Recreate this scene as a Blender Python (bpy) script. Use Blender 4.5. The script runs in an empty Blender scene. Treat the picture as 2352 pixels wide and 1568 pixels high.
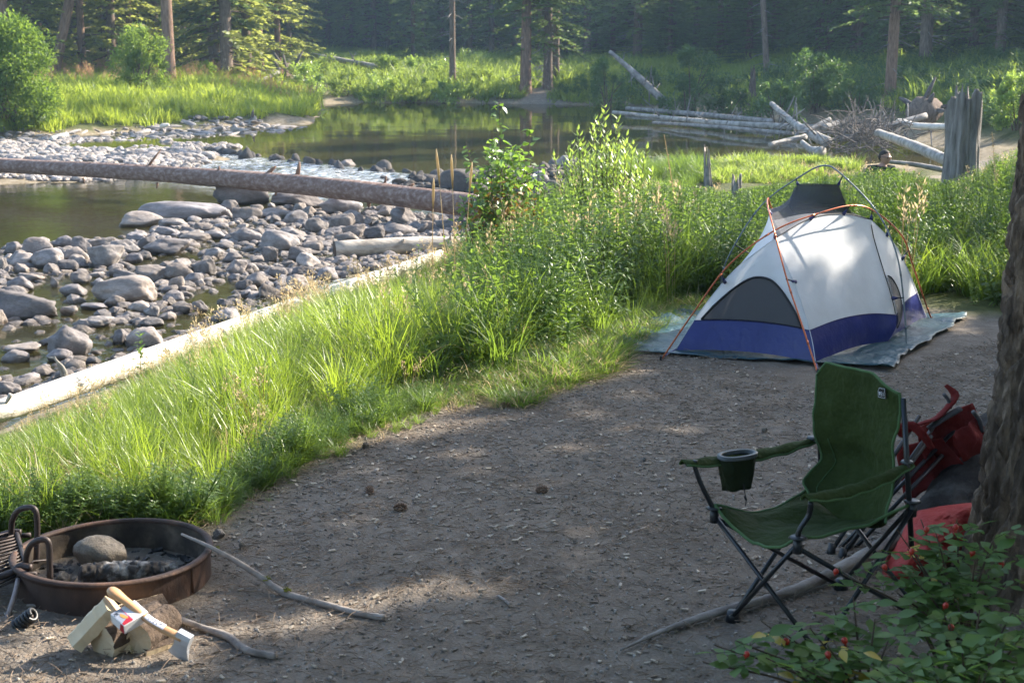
import bpy, bmesh, math, random
import numpy as np
from mathutils import Vector, Matrix, Euler, Quaternion

R = math.radians
scene = bpy.context.scene
COL = scene.collection
rng = np.random.default_rng(7)
random.seed(7)

# ------------------------------------------------------------------ camera, sky, sun, exposure
CAM_H, PITCH, FPX, CX, CY = 2.2, R(11.7), 3400.0, 1176.0, 784.0
cam_d = bpy.data.cameras.new('camera')
cam_d.sensor_width = 36.0
cam_d.lens = FPX / 2352.0 * 36.0
cam_d.clip_start, cam_d.clip_end = 0.1, 2000.0
cam_d.dof.use_dof = True
cam_d.dof.focus_distance = 9.0
cam_d.dof.aperture_fstop = 7.0
cam = bpy.data.objects.new('camera', cam_d)
cam.location = (0, 0, CAM_H)
cam.rotation_euler = (R(90) - PITCH, 0, 0)
COL.objects.link(cam)
scene.camera = cam

SUN_EL = R(31)
SUN_AZ = math.atan2(0.85, 0.53)
SUN = Vector((math.sin(SUN_AZ) * math.cos(SUN_EL), math.cos(SUN_AZ) * math.cos(SUN_EL), math.sin(SUN_EL)))
world = bpy.data.worlds.new('World')
scene.world = world
world.use_nodes = True
wn = world.node_tree
sky = wn.nodes.new('ShaderNodeTexSky')
sky.sky_type = 'NISHITA'
sky.sun_disc = False
sky.sun_elevation = SUN_EL
sky.sun_rotation = SUN_AZ
sky.air_density, sky.dust_density, sky.ozone_density = 1.0, 1.6, 1.0
bg = wn.nodes['Background']
bg.inputs['Strength'].default_value = 0.145
wn.links.new(sky.outputs[0], bg.inputs['Color'])

sun_d = bpy.data.lights.new('sun', 'SUN')
sun_d.energy = 5.0
sun_d.angle = R(0.5)
sun_d.color = (1.0, 0.9, 0.76)
sun = bpy.data.objects.new('sun', sun_d)
sun.rotation_euler = (-SUN).to_track_quat('-Z', 'Y').to_euler()
sun.location = (40, 25, 30)
COL.objects.link(sun)

vs = scene.view_settings
vs.view_transform = 'Standard'
vs.look = 'None'
vs.gamma = 1.0
vs.use_curve_mapping = False
vs.exposure = 1.8
scene.cycles.max_bounces = 8
scene.cycles.diffuse_bounces = 3
scene.cycles.transparent_max_bounces = 12
scene.cycles.volume_bounces = 0
scene.cycles.use_denoising = True

# ------------------------------------------------------------------ photo pixel -> place
cp, sp = math.cos(PITCH), math.sin(PITCH)
def ray(u, v):
    a, b = (u - CX) / FPX, -(v - CY) / FPX
    return Vector((a, cp + b * sp, -sp + b * cp))
def at(u, v, y):                       # point seen at (u, v) whose distance along the view is y
    d = ray(u, v)
    return Vector((0, 0, CAM_H)) + d * (y / d.y)
def on(u, v, z=0.0):                   # point seen at (u, v) lying at height z
    d = ray(u, v)
    return Vector((0, 0, CAM_H)) + d * ((z - CAM_H) / d.z)

# ------------------------------------------------------------------ numpy noise
_tab = np.random.default_rng(3).random((256, 256))
def vnoise(x, y):
    xi, yi = np.floor(x).astype(int), np.floor(y).astype(int)
    fx, fy = x - xi, y - yi
    fx, fy = fx * fx * (3 - 2 * fx), fy * fy * (3 - 2 * fy)
    g = lambda i, j: _tab[i & 255, j & 255]
    a = g(xi, yi) * (1 - fx) + g(xi + 1, yi) * fx
    b = g(xi, yi + 1) * (1 - fx) + g(xi + 1, yi + 1) * fx
    return (a * (1 - fy) + b * fy) * 2 - 1
def fbm(x, y, o=4):
    s, a = 0, 1.0
    for k in range(o):
        s = s + a * vnoise(x * 2 ** k + 17 * k, y * 2 ** k + 31 * k)
        a *= 0.5
    return s

# ------------------------------------------------------------------ mesh builder and tagging
class MB:
    def __init__(s):
        s.v, s.f, s.m = [], [], []
    def add(s, vs_, fs, mi=0):
        o = len(s.v)
        s.v.extend([tuple(p) for p in vs_])
        for f in fs:
            s.f.append(tuple(i + o for i in f)); s.m.append(mi)
        return s
    def tube(s, path, rad, n=8, mi=0, caps=True, wob=0.0, flat=1.0):
        P = [Vector(p) for p in path]
        if not hasattr(rad, '__len__'): rad = [rad] * len(P)
        t0 = (P[1] - P[0]).normalized()
        up = Vector((0, 0, 1)) if abs(t0.z) < 0.9 else Vector((1, 0, 0))
        a = t0.cross(up).normalized()
        vs_, fs = [], []
        for i, p in enumerate(P):
            t = (P[min(i + 1, len(P) - 1)] - P[max(i - 1, 0)]).normalized()
            a = (a - t * a.dot(t)).normalized()
            b = t.cross(a)
            for k in range(n):
                th = 2 * math.pi * k / n
                r = rad[i] * (1 + (random.uniform(-wob, wob) if wob else 0))
                vs_.append(p + a * (math.cos(th) * r) + b * (math.sin(th) * r * flat))
        for i in range(len(P) - 1):
            for k in range(n):
                k2 = (k + 1) % n
                fs.append((i * n + k, i * n + k2, (i + 1) * n + k2, (i + 1) * n + k))
        if caps:
            fs.append(tuple(range(n - 1, -1, -1)))
            fs.append(tuple((len(P) - 1) * n + k for k in range(n)))
        return s.add(vs_, fs, mi)
    def box(s, c, size, mat=None, mi=0):
        hx, hy, hz = size[0] / 2, size[1] / 2, size[2] / 2
        pts = [Vector((x, y, z)) for x in (-hx, hx) for y in (-hy, hy) for z in (-hz, hz)]
        if mat is not None: pts = [mat @ p for p in pts]
        pts = [p + Vector(c) for p in pts]
        return s.add(pts, [(0, 1, 3, 2), (4, 6, 7, 5), (0, 4, 5, 1), (2, 3, 7, 6), (0, 2, 6, 4), (1, 5, 7, 3)], mi)
    def grid(s, P, mi=0, closed=False):  # P[i][j] points
        ni, nj = len(P), len(P[0])
        vs_ = [p for row in P for p in row]
        fs = []
        for i in range(ni - 1):
            for j in range(nj - (0 if closed else 1)):
                j2 = (j + 1) % nj
                fs.append((i * nj + j, i * nj + j2, (i + 1) * nj + j2, (i + 1) * nj + j))
        return s.add(vs_, fs, mi)
    def build(s, name, mats, parent=None, smooth=True, loc=None):
        off = Vector(parent.location) if parent is not None and parent.parent is None else Vector((0, 0, 0))
        if parent is not None and parent.parent is not None:
            off = Vector(parent.parent.location)
            if parent.parent.parent is not None: off = Vector(parent.parent.parent.location)
        if loc is not None: off = Vector(loc)
        me = bpy.data.meshes.new(name)
        me.from_pydata([(p[0] - off[0], p[1] - off[1], p[2] - off[2]) for p in s.v], [], s.f)
        if not isinstance(mats, (list, tuple)): mats = [mats]
        for m_ in mats: me.materials.append(m_)
        if len(mats) > 1: me.polygons.foreach_set('material_index', s.m)
        me.polygons.foreach_set('use_smooth', [smooth] * len(me.polygons))
        me.update()
        o = bpy.data.objects.new(name, me)
        COL.objects.link(o)
        if loc is not None: o.location = loc
        if parent is not None: o.parent = parent
        return o

def tag(o, label=None, cat=None, group=None, kind=None):
    if label: o['label'] = label
    if cat: o['category'] = cat
    if group: o['group'] = group
    if kind: o['kind'] = kind
    return o
def thing(name, label, cat, loc=(0, 0, 0), group=None):
    o = bpy.data.objects.new(name, None)
    o.empty_display_size = 0.2
    o.location = loc
    COL.objects.link(o)
    return tag(o, label, cat, group)
def copy_tree(o, parent=None):
    c = o.copy(); COL.objects.link(c)
    if parent is not None: c.parent = parent
    for ch in list(o.children): copy_tree(ch, c)
    return c
def solid(o, t, off=0.0):              # gives a cloth sheet a real thickness
    m = o.modifiers.new('thickness', 'SOLIDIFY'); m.thickness = t; m.offset = off
    return o
def subdiv(o, n=1):
    m = o.modifiers.new('round', 'SUBSURF'); m.levels = n; m.render_levels = n
    return o

# spline through points
def spline(pts, n=8):
    P = [Vector(p) for p in pts]
    P = [P[0] * 2 - P[1]] + P + [P[-1] * 2 - P[-2]]
    out = []
    for i in range(1, len(P) - 2):
        for k in range(n):
            t = k / n
            a, b, c, d = P[i - 1], P[i], P[i + 1], P[i + 2]
            out.append(0.5 * ((2 * b) + (c - a) * t + (2 * a - 5 * b + 4 * c - d) * t * t + (3 * b - a - 3 * c + d) * t ** 3))
    out.append(P[-2])
    return out
def lerp_list(vals, n):
    x = np.linspace(0, len(vals) - 1, n)
    return list(np.interp(x, range(len(vals)), vals))

# ------------------------------------------------------------------ materials
def newmat(name):
    m = bpy.data.materials.new(name)
    m.use_nodes = True
    nt = m.node_tree
    nt.nodes.clear()
    out = nt.nodes.new('ShaderNodeOutputMaterial')
    return m, nt, out
def N(nt, kind, **kw):
    n = nt.nodes.new('ShaderNode' + kind)
    for k, v in kw.items():
        if k.startswith('i_'):
            key = k[2:]
            key = int(key) if key.isdigit() else key
            n.inputs[key].default_value = v
        else: setattr(n, k, v)
    return n
def ramp(nt, fac, stops):
    r = nt.nodes.new('ShaderNodeValToRGB')
    el = r.color_ramp.elements
    while len(el) < len(stops): el.new(0.5)
    for e, (p, c) in zip(el, stops):
        e.position = p; e.color = (c[0], c[1], c[2], 1) if hasattr(c, '__len__') else (c, c, c, 1)
    nt.links.new(fac, r.inputs[0])
    return r.outputs[0]
def mixc(nt, fac, a, b, blend='MIX'):
    m = nt.nodes.new('ShaderNodeMix'); m.data_type = 'RGBA'; m.blend_type = blend
    for ii, val in ((0, fac), (6, a), (7, b)):
        s_ = m.inputs[ii]
        if hasattr(val, 'default_value') or hasattr(val, 'is_linked'): nt.links.new(val, s_)
        elif hasattr(val, '__len__'): s_.default_value = (val[0], val[1], val[2], 1)
        else: s_.default_value = val if ii == 0 else (val, val, val, 1)
    return m.outputs[2]
def coords(nt, scale=(1, 1, 1), kind='Object'):
    tc = nt.nodes.new('ShaderNodeTexCoord'); mp = nt.nodes.new('ShaderNodeMapping')
    mp.inputs['Scale'].default_value = scale
    nt.links.new(tc.outputs[kind], mp.inputs[0])
    return mp.outputs[0]
def noise(nt, vec, scale, detail=4, rough=0.55):
    n = nt.nodes.new('ShaderNodeTexNoise')
    n.inputs['Scale'].default_value = scale; n.inputs['Detail'].default_value = detail; n.inputs['Roughness'].default_value = rough
    if vec is not None: nt.links.new(vec, n.inputs['Vector'])
    return n.outputs['Fac']
def bump(nt, h, strength=0.5, dist=0.02, normal=None):
    b = nt.nodes.new('ShaderNodeBump')
    b.inputs['Strength'].default_value = strength; b.inputs['Distance'].default_value = dist
    nt.links.new(h, b.inputs['Height'])
    if normal is not None: nt.links.new(normal, b.inputs['Normal'])
    return b.outputs[0]
def objrand(nt):
    return nt.nodes.new('ShaderNodeObjectInfo').outputs['Random']

def noisy(name, c1, c2, scale=8, rough=0.8, bscale=None, bstr=0.4, bdist=0.01, stretch=(1, 1, 1), c3=None, metallic=0.0, spec=0.3, vary=0.0, coat=0.0):
    """two or three colours mixed by noise, with fine relief"""
    m, nt, out = newmat(name)
    v = coords(nt, stretch)
    f = noise(nt, v, scale, 6, 0.62)
    st = [(0.3, c1), (0.7, c2)] if c3 is None else [(0.28, c1), (0.5, c2), (0.72, c3)]
    col = ramp(nt, f, st)
    if vary:
        hv = N(nt, 'HueSaturation')
        mr = N(nt, 'MapRange'); mr.inputs[3].default_value = 1 - vary; mr.inputs[4].default_value = 1 + vary
        nt.links.new(objrand(nt), mr.inputs[0]); nt.links.new(mr.outputs[0], hv.inputs['Value'])
        nt.links.new(col, hv.inputs['Color']); col = hv.outputs[0]
    p = N(nt, 'BsdfPrincipled')
    nt.links.new(col, p.inputs['Base Color'])
    p.inputs['Roughness'].default_value = rough
    p.inputs['Metallic'].default_value = metallic
    p.inputs['Specular IOR Level'].default_value = spec
    if coat: p.inputs['Coat Weight'].default_value = coat
    if bstr:
        h = noise(nt, v, bscale or scale * 4, 5, 0.6)
        nt.links.new(bump(nt, h, bstr, bdist), p.inputs['Normal'])
    nt.links.new(p.outputs[0], out.inputs[0])
    return m

def leafmat(name, c1, c2, t1, trans=0.45, gloss=0.08, rough=0.35, c3=None):
    """thin leaf: reflects c1..c2 (per plant and by noise), lets t1 through"""
    m, nt, out = newmat(name)
    v = coords(nt, (1, 1, 1))
    f = noise(nt, v, 7.0, 2)
    add = N(nt, 'Math', operation='ADD'); nt.links.new(f, add.inputs[0])
    mr = N(nt, 'MapRange'); mr.inputs[3].default_value = -0.28; mr.inputs[4].default_value = 0.28
    nt.links.new(objrand(nt), mr.inputs[0]); nt.links.new(mr.outputs[0], add.inputs[1])
    col = ramp(nt, add.outputs[0], [(0.25, c1), (0.7, c2)] if c3 is None else [(0.2, c1), (0.55, c2), (0.8, c3)])
    d = N(nt, 'BsdfDiffuse'); nt.links.new(col, d.inputs[0])
    t = N(nt, 'BsdfTranslucent')
    tc = mixc(nt, 0.5, col, t1); tc = mixc(nt, 1.0, tc, (2.0, 2.0, 2.0), 'MULTIPLY')
    nt.links.new(tc, t.inputs[0])
    mx = N(nt, 'MixShader'); mx.inputs[0].default_value = trans
    nt.links.new(d.outputs[0], mx.inputs[1]); nt.links.new(t.outputs[0], mx.inputs[2])
    g = N(nt, 'BsdfGlossy'); g.inputs['Roughness'].default_value = rough; g.inputs[0].default_value = (0.9, 0.95, 0.9, 1)
    m2 = N(nt, 'MixShader'); m2.inputs[0].default_value = gloss
    nt.links.new(mx.outputs[0], m2.inputs[1]); nt.links.new(g.outputs[0], m2.inputs[2])
    nt.links.new(m2.outputs[0], out.inputs[0])
    return m

M = {}
M['grass'] = leafmat('grass', (0.085, 0.135, 0.016), (0.14, 0.185, 0.026), (0.25, 0.33, 0.02), 0.5, 0.05, 0.4)
M['grass_dark'] = leafmat('green_blade', (0.055, 0.105, 0.016), (0.1, 0.155, 0.025), (0.18, 0.26, 0.025), 0.45, 0.04, 0.4)
M['meadow'] = leafmat('meadow_grass', (0.12, 0.17, 0.02), (0.19, 0.235, 0.035), (0.28, 0.33, 0.03), 0.5, 0.03, 0.5)
M['meadow_far'] = leafmat('far_meadow_grass', (0.09, 0.145, 0.025), (0.17, 0.22, 0.045), (0.24, 0.3, 0.04), 0.45, 0.03, 0.5)
M['straw'] = leafmat('dry_grass', (0.26, 0.2, 0.11), (0.42, 0.34, 0.2), (0.4, 0.3, 0.16), 0.4, 0.03, 0.5)
M['russet'] = leafmat('russet_seed', (0.24, 0.13, 0.07), (0.36, 0.22, 0.12), (0.35, 0.2, 0.1), 0.35, 0.02, 0.5)
M['weed'] = leafmat('weed_leaf', (0.048, 0.088, 0.018), (0.09, 0.14, 0.028), (0.18, 0.27, 0.03), 0.45, 0.05, 0.4)
M['willow'] = leafmat('willow_leaf', (0.09, 0.15, 0.03), (0.16, 0.22, 0.06), (0.32, 0.42, 0.06), 0.5, 0.06, 0.35)
M['birch'] = leafmat('birch_leaf', (0.05, 0.1, 0.02), (0.09, 0.15, 0.03), (0.2, 0.32, 0.03), 0.45, 0.07, 0.35)
M['rust_leaf'] = leafmat('rust_leaf', (0.2, 0.1, 0.02), (0.28, 0.15, 0.03), (0.3, 0.15, 0.03), 0.4, 0.06, 0.4)
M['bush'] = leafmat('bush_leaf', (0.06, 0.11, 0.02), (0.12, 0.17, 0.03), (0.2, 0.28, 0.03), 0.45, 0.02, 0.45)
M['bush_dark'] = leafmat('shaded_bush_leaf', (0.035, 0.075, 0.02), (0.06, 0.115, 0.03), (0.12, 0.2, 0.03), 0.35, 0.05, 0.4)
M['rose'] = leafmat('rose_leaf', (0.06, 0.115, 0.03), (0.1, 0.17, 0.045), (0.17, 0.27, 0.03), 0.3, 0.035, 0.42)
M['rose_yellow'] = leafmat('yellowed_leaf', (0.35, 0.27, 0.03), (0.45, 0.33, 0.05), (0.5, 0.35, 0.04), 0.35, 0.06, 0.4)
M['needles'] = leafmat('conifer_needles', (0.05, 0.09, 0.035), (0.09, 0.135, 0.045), (0.17, 0.22, 0.055), 0.45, 0.03, 0.5)
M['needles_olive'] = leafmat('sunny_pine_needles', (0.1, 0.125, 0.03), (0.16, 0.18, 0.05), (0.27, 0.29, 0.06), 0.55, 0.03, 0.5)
M['bark'] = noisy('bark', (0.05, 0.036, 0.028), (0.16, 0.12, 0.095), 5, 0.95, 14, 0.8, 0.03, (4, 4, 0.8), (0.23, 0.175, 0.13))
M['bark_red'] = noisy('reddish_bark', (0.07, 0.045, 0.035), (0.2, 0.125, 0.085), 4, 0.95, 12, 0.8, 0.03, (3, 3, 0.6), (0.3, 0.2, 0.14))
M['twig'] = noisy('twig', (0.07, 0.05, 0.035), (0.15, 0.11, 0.08), 20, 0.9, None, 0.3)
M['deadwood'] = noisy('weathered_wood', (0.11, 0.1, 0.09), (0.3, 0.28, 0.25), 5, 0.9, 10, 0.7, 0.02, (1, 1, 1), (0.46, 0.43, 0.39))
M['darktwig'] = noisy('dark_dead_twig', (0.07, 0.06, 0.055), (0.15, 0.135, 0.125), 9, 0.95, None, 0.3)
M['greywood'] = noisy('grey_wood', (0.08, 0.073, 0.07), (0.22, 0.205, 0.19), 5, 0.9, 12, 0.7, 0.02, (1, 1, 1), (0.36, 0.34, 0.32))

# ------------------------------------------------------------------ the lie of the land
def C_(u, v, z): p = on(u, v, z); return (p.x, p.y, z)
ctrl = [  # camp flat
    (-2, 2, 0), (2, 2, 0), (0, 4, 0), (-3, 4, .0), (3, 4, .02), (0, 5.5, 0), (-1.6, 5.8, 0.0), (1.6, 6, 0), (3, 7, .03), (5, 6, .05), (-2.6, 5.6, 0),
    (0, 7, 0), (-.9, 7.4, 0), (1, 8, 0), (2.5, 9, 0), (4.5, 9.5, .03), (.6, 9.6, 0), (1.6, 11, 0), (3, 11.5, 0), (4.6, 12, .03), (2, 13, -.02),
    (7, 9, .1), (9, 13, .15), (-8, -8, 0), (8, -8, 0), (0, -10, 0), (-6, 2, -.1), (10, 3, .2),
    # bank down to the river
    (-2.2, 6.8, -.03), (-3.4, 6.4, -.08), (-2.6, 7.8, -.2), (-1.5, 8.2, -.06), (-3.3, 9.2, -.55), (-4.6, 8, -.5), (-4.2, 10.4, -.85), (-3.4, 11.1, -.78), (-2.6, 13.6, -.8), (-1.6, 16.6, -.78),
    (-.9, 18.6, -.75), (-2.3, 10.6, -.45), (-1.2, 10.5, -.2), (-.2, 11, -.08), (-.4, 13, -.4), (.6, 13, -.15), (1.2, 15, -.4), (2.6, 15, -.15), (4.6, 14.5, 0), (6.5, 15, .05), (8, 18, .1),
    (.6, 18, -.65), (2.5, 18.5, -.5), (5, 18.5, -.2), (-6.5, 9, -1.1), (-9, 6, -1.2), (-14, 0, -1.2),
    # rocky shallows
    (-5, 12, -1.14), (-4, 14, -1.12), (-3, 16.5, -1.1), (-5.5, 16, -1.13), (-7, 14, -1.14), (-6.8, 18, -1.12), (-4, 20, -1.04), (-2, 19.5, -1.05), (-1.6, 22, -.98), (-3.6, 24, -.98),
    (-.6, 21.5, -.9), (.6, 23, -.85), (-.8, 25.5, -.95), (-5.5, 22.5, -1.12), (-7.6, 21, -1.25), (-9.5, 24, -1.22), (-7, 26.5, -1.22), (-12, 20, -1.25), (-10.5, 28.5, -1.2), (-5, 29, -1.35), (-2.6, 29, -1.2), (-1, 29.5, -1.05), (-16, 28, -1.4), (-20, 15, -1.5),
    (1.5, 27, -.85), (3.5, 24, -.7), (3.5, 29, -.85), (6, 24, -.55), (9, 25, -.35), (13, 25, .15),
    # gravel bar and riffle
    (-13.5, 33.6, -.98), (-11.5, 34.5, -.86), (-9, 35.5, -.84), (-7.6, 37.5, -.84), (-6.2, 33, -1.15), (-4.5, 31.5, -1.15), (-3, 31, -1.12), (-15.5, 36, -1.05), (-12.5, 38.5, -.95), (-9.5, 39, -.9), (-8, 41.5, -.9), (-13.5, 41.6, -.93), (-17, 40.5, -.82), (-20, 38, -.9),
    (-7.2, 39.6, -1.0), (-5, 37, -1.02), (-3.4, 35, -1.02), (-2, 33, -.95), (-5.9, 35.5, -1.15), (-4.6, 34, -1.15), (-3.2, 33, -1.12), (-6.6, 37, -1.08), (-.5, 32.5, -.8), (1, 33, -.85), (3, 33.5, -.82), (5.5, 34.5, -.82), (8, 34.5, -.8), (10, 32, -.75), (11.5, 29, -.5),
    # pool
    (-6, 42.5, -1.15), (-7, 45.5, -1.2), (-4, 41, -1.3), (-2, 38, -1.35), (1, 38, -1.3), (4, 38, -1.2), (7.5, 38, -1.1), (10.5, 36.5, -.95), (-3, 50, -2), (2, 48, -2), (7, 46, -1.7), (-4, 58, -2), (2, 58, -2), (7, 55, -1.6), (-5, 65, -1.3), (0, 65, -1.3), (4, 64, -1.2), (10.5, 44, -1.2), (9.5, 52, -1.1),
    # left island meadow
    (-15.5, 43.8, -.95), (-12.8, 46.5, -.97), (-10.6, 48.8, -.95), (-8.2, 50.3, -.95), (-6.9, 52, -.95), (-16, 45.5, -.45), (-13, 48.8, -.4), (-11, 51.2, -.45), (-9, 53, -.5), (-7.6, 54.5, -.7), (-8.3, 60, -.7), (-9.6, 66, -.6), (-11.5, 56, -.25), (-15, 55, -.15), (-18, 50, -.2), (-22, 46, -.3), (-14, 66, -.05), (-20, 65, 0), (-12, 75, 0), (-20, 80, .1), (-30, 55, 0), (-35, 80, .4),
    (-6.4, 58, -1.1), (-7.4, 66, -1.0), (-8.6, 71, -.6), (-9.3, 78, -.1), (-30, 40, -.6), (-40, 30, -.9),
    # far bank and meadow
    (-6.6, 68, -1.0), (-4, 68, -1.0), (0, 67, -1.0), (4, 65.5, -1.0), (6.2, 62, -.95), (-6, 70, -.4), (-3, 70, -.4), (1, 69, -.38), (4, 67.8, -.55), (6.3, 65, -.6), (8.2, 61.5, -.35), (-5, 78, -.05), (0, 80, 0), (5, 76, 0), (9, 72, .1), (-8, 95, .2), (0, 100, .25), (8, 95, .35), (-18, 100, .5), (0, 120, .5), (-20, 125, .9), (20, 110, 1.4), (0, 150, 2.2), (-40, 140, 2.5), (40, 130, 3.5),
    # right bank and hillside
    (9.7, 58, -.95), (11.2, 51, -.95), (12, 45, -.95), (12.2, 40, -.9), (10.6, 56.5, -.35), (12.4, 51, -.25), (13.3, 45, -.2), (13.8, 40, -.2), (13.4, 36, -.35), (11.6, 34.5, -.6), (15, 33, .1), (13, 62, .25), (17, 55, .55), (18, 45, .75), (19, 36, .9), (25, 60, 1.6), (28, 45, 1.9), (30, 30, 1.5), (22, 22, .8), (25, 80, 2.2), (40, 80, 4), (50, 40, 4), (40, 0, 2),
    (0, 250, 14), (-120, 220, 12), (120, 220, 16), (0, 320, 22), (200, 240, 26), (-200, 240, 20), (260, 0, 16), (-260, 0, 12), (0, -280, 8), (200, -200, 15), (-200, -200, 10), (90, 60, 10), (-90, 60, 3), (-60, -40, 0), (60, -40, 2),
]
CP = np.array(ctrl, float)
_A = np.hypot(CP[:, None, 0] - CP[None, :, 0], CP[:, None, 1] - CP[None, :, 1])
_n = len(CP)
_S = np.zeros((_n + 3, _n + 3))
_S[:_n, :_n] = -_A + np.eye(_n) * 0.0
_S[:_n, _n] = 1; _S[:_n, _n + 1] = CP[:, 0]; _S[:_n, _n + 2] = CP[:, 1]
_S[_n:, :_n] = _S[:_n, _n:].T
_W = np.linalg.solve(_S, np.concatenate([CP[:, 2], [0, 0, 0]]))
def smooth(a, b, x):
    t = np.clip((x - a) / (b - a), 0, 1); return t * t * (3 - 2 * t)
def height(x, y):
    x = np.atleast_1d(np.asarray(x, float)); y = np.atleast_1d(np.asarray(y, float))
    z = np.empty_like(x)
    for s in range(0, len(x), 20000):
        xs, ys = x[s:s + 20000], y[s:s + 20000]
        D = np.hypot(xs[:, None] - CP[None, :, 0], ys[:, None] - CP[None, :, 1])
        z[s:s + 20000] = -D @ _W[:_n] + _W[_n] + _W[_n + 1] * xs + _W[_n + 2] * ys
    camp = smooth(-.12, -.02, z) * (y < 14)
    amp = 0.05 * (1 - camp) * np.clip(np.hypot(x, y) / 15, .3, 2.5) * smooth(0, 6, y)
    z = z + amp * fbm(x * .9, y * .9, 3) * .7 + camp * (0.012 * fbm(x * 1.3, y * 1.3, 3) + .004 * fbm(x * 9, y * 9, 2))
    return z
def hz(x, y): return float(height([x], [y])[0])
def hit(u, v, lift=0.0):               # point of the ground seen at (u, v)
    d = ray(u, v); t = 3.0
    o = Vector((0, 0, CAM_H))
    ts = np.concatenate([np.linspace(3, 30, 200), np.linspace(30.3, 160, 240)])
    P = np.array([[d.x * t_, d.y * t_, CAM_H + d.z * t_] for t_ in ts])
    g = P[:, 2] - height(P[:, 0], P[:, 1]) - lift
    k = int(np.argmax(g < 0)) if (g < 0).any() else len(ts) - 1
    if k > 0:
        a = g[k - 1] / (g[k - 1] - g[k]); q = P[k - 1] * (1 - a) + P[k] * a
    else: q = P[k]
    return Vector(q)

# water level: the pool stands higher than the reach below the line of dam stones
DAM_A, DAM_B = Vector((-8.3, 40.0)), Vector((-1.6, 32.4))
_dd = (DAM_B - DAM_A).normalized(); _dn = Vector((-_dd.y, _dd.x))   # points downstream if negative y
if _dn.y > 0: _dn = -_dn
def water_z(x, y):
    s = (x - DAM_A.x) * _dn.x + (y - DAM_A.y) * _dn.y              # metres downstream of the dam
    return -0.85 - 0.15 * smooth(-.3, 4.5, s)

# ground sheet: rings round the camera, fine where the picture looks
th = np.concatenate([np.linspace(-180, -42, 40)[:-1], np.linspace(-42, -23, 30)[:-1], np.linspace(-23, 23, 330)[:-1], np.linspace(23, 42, 30)[:-1], np.linspace(42, 180, 40)[:-1]])
rr = np.concatenate([np.linspace(.3, 4, 16)[:-1], np.geomspace(4, 24, 260)[:-1], np.geomspace(24, 90, 150)[:-1], np.geomspace(90, 300, 50)])
TH, RR = np.meshgrid(np.radians(th), rr)
GX, GY = (np.sin(TH) * RR).ravel(), (np.cos(TH) * RR).ravel()
GZ = height(GX, GY)
nt_, nr_ = len(th), len(rr)
idx = np.arange(nt_ * nr_).reshape(nr_, nt_)
i0, i1 = idx[:-1, :], idx[1:, :]
F4 = np.stack([i0, np.roll(i0, -1, 1), np.roll(i1, -1, 1), i1], -1).reshape(-1, 4)
verts = np.vstack([np.stack([GX, GY, GZ], -1), [[0, 0, hz(0, 0)]]])
faces = [tuple(f) for f in F4[:, ::-1]] + [(nt_ * nr_, int(idx[0, (k + 1) % nt_]), int(idx[0, k])) for k in range(nt_)]
me = bpy.data.meshes.new('ground')
me.from_pydata(verts.tolist(), [], faces)
me.polygons.foreach_set('use_smooth', [True] * len(me.polygons))
def poly_in(poly, x, y):
    ins = np.zeros(len(x), bool); n = len(poly)
    for i in range(n):
        (x1, y1), (x2, y2) = poly[i], poly[(i + 1) % n]
        c = ((y1 > y) != (y2 > y)) & (x < (x2 - x1) * (y - y1) / (y2 - y1 + 1e-12) + x1)
        ins ^= c
    return ins
def poly_dist(poly, x, y, closed=True):
    d = np.full(len(x), 1e9); n = len(poly)
    for i in range(n if closed else n - 1):
        (x1, y1), (x2, y2) = poly[i], poly[(i + 1) % n]
        dx, dy = x2 - x1, y2 - y1
        t = np.clip(((x - x1) * dx + (y - y1) * dy) / (dx * dx + dy * dy + 1e-12), 0, 1)
        d = np.minimum(d, np.hypot(x - x1 - t * dx, y - y1 - t * dy))
    return d
def pix_poly(pts, z=0.0):
    return [tuple(on(u, v, z)[:2]) for u, v in pts]
# edge of the trampled camp ground (photo pixels on the flat)
camp_edge = [(-420, 1230), (0, 1225), (250, 1205), (430, 1195), (560, 1130), (640, 1060), (760, 1010), (880, 960), (1010, 905), (1120, 885), (1260, 855), (1400, 800), (1480, 745), (1620, 700), (1800, 680), (2000, 690), (2180, 715), (2400, 740), (3000, 760)]
CAMP = pix_poly(camp_edge) + [(14, 6), (14, -14), (-14, -14), (-14, 5)]
vx, vy, vz = verts[:, 0], verts[:, 1], verts[:, 2]
cd = np.where(poly_in(CAMP, vx, vy), 1, -1) * np.minimum(poly_dist(CAMP, vx, vy), 5)
w_camp = smooth(-.25, .25, cd + .16 * fbm(vx * 2.2, vy * 2.2, 3))
wl = np.array(water_z(vx, vy))
rb_poly = [(-60, -10), (-7, 6), (-4.6, 9.6), (-3.4, 11.4), (-1.8, 16), (-.6, 19), (.5, 21), (1.5, 25), (3, 27), (4, 31), (9, 33), (12.5, 34.5), (14, 39), (13.6, 46), (12, 53), (9.6, 60), (7.5, 64), (4, 67.4), (-6, 70), (-9, 73), (-8, 62), (-7.5, 54), (-9, 51.5), (-12, 48), (-16, 44.6), (-60, 42)]
w_bed = np.where(poly_in(rb_poly, vx, vy), 1.0, 0.0)
w_bed = np.maximum(w_bed * smooth(.45, .15, vz - wl), smooth(.1, .0, vz - wl) * w_bed)
path_pts = [tuple(on(u, v, -.2)[:2]) for u, v in [(1130, 225), (1080, 213), (1180, 205), (1230, 195), (1180, 180), (1150, 172), (1250, 165), (1350, 160), (1340, 172), (1270, 180), (1300, 200), (1250, 216), (1300, 228)]]
w_path = smooth(-.6, .4, np.where(poly_in(path_pts, vx, vy), 1, -1) * np.minimum(poly_dist(path_pts, vx, vy), 5) + .5 * fbm(vx * .5, vy * .5, 2))
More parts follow.
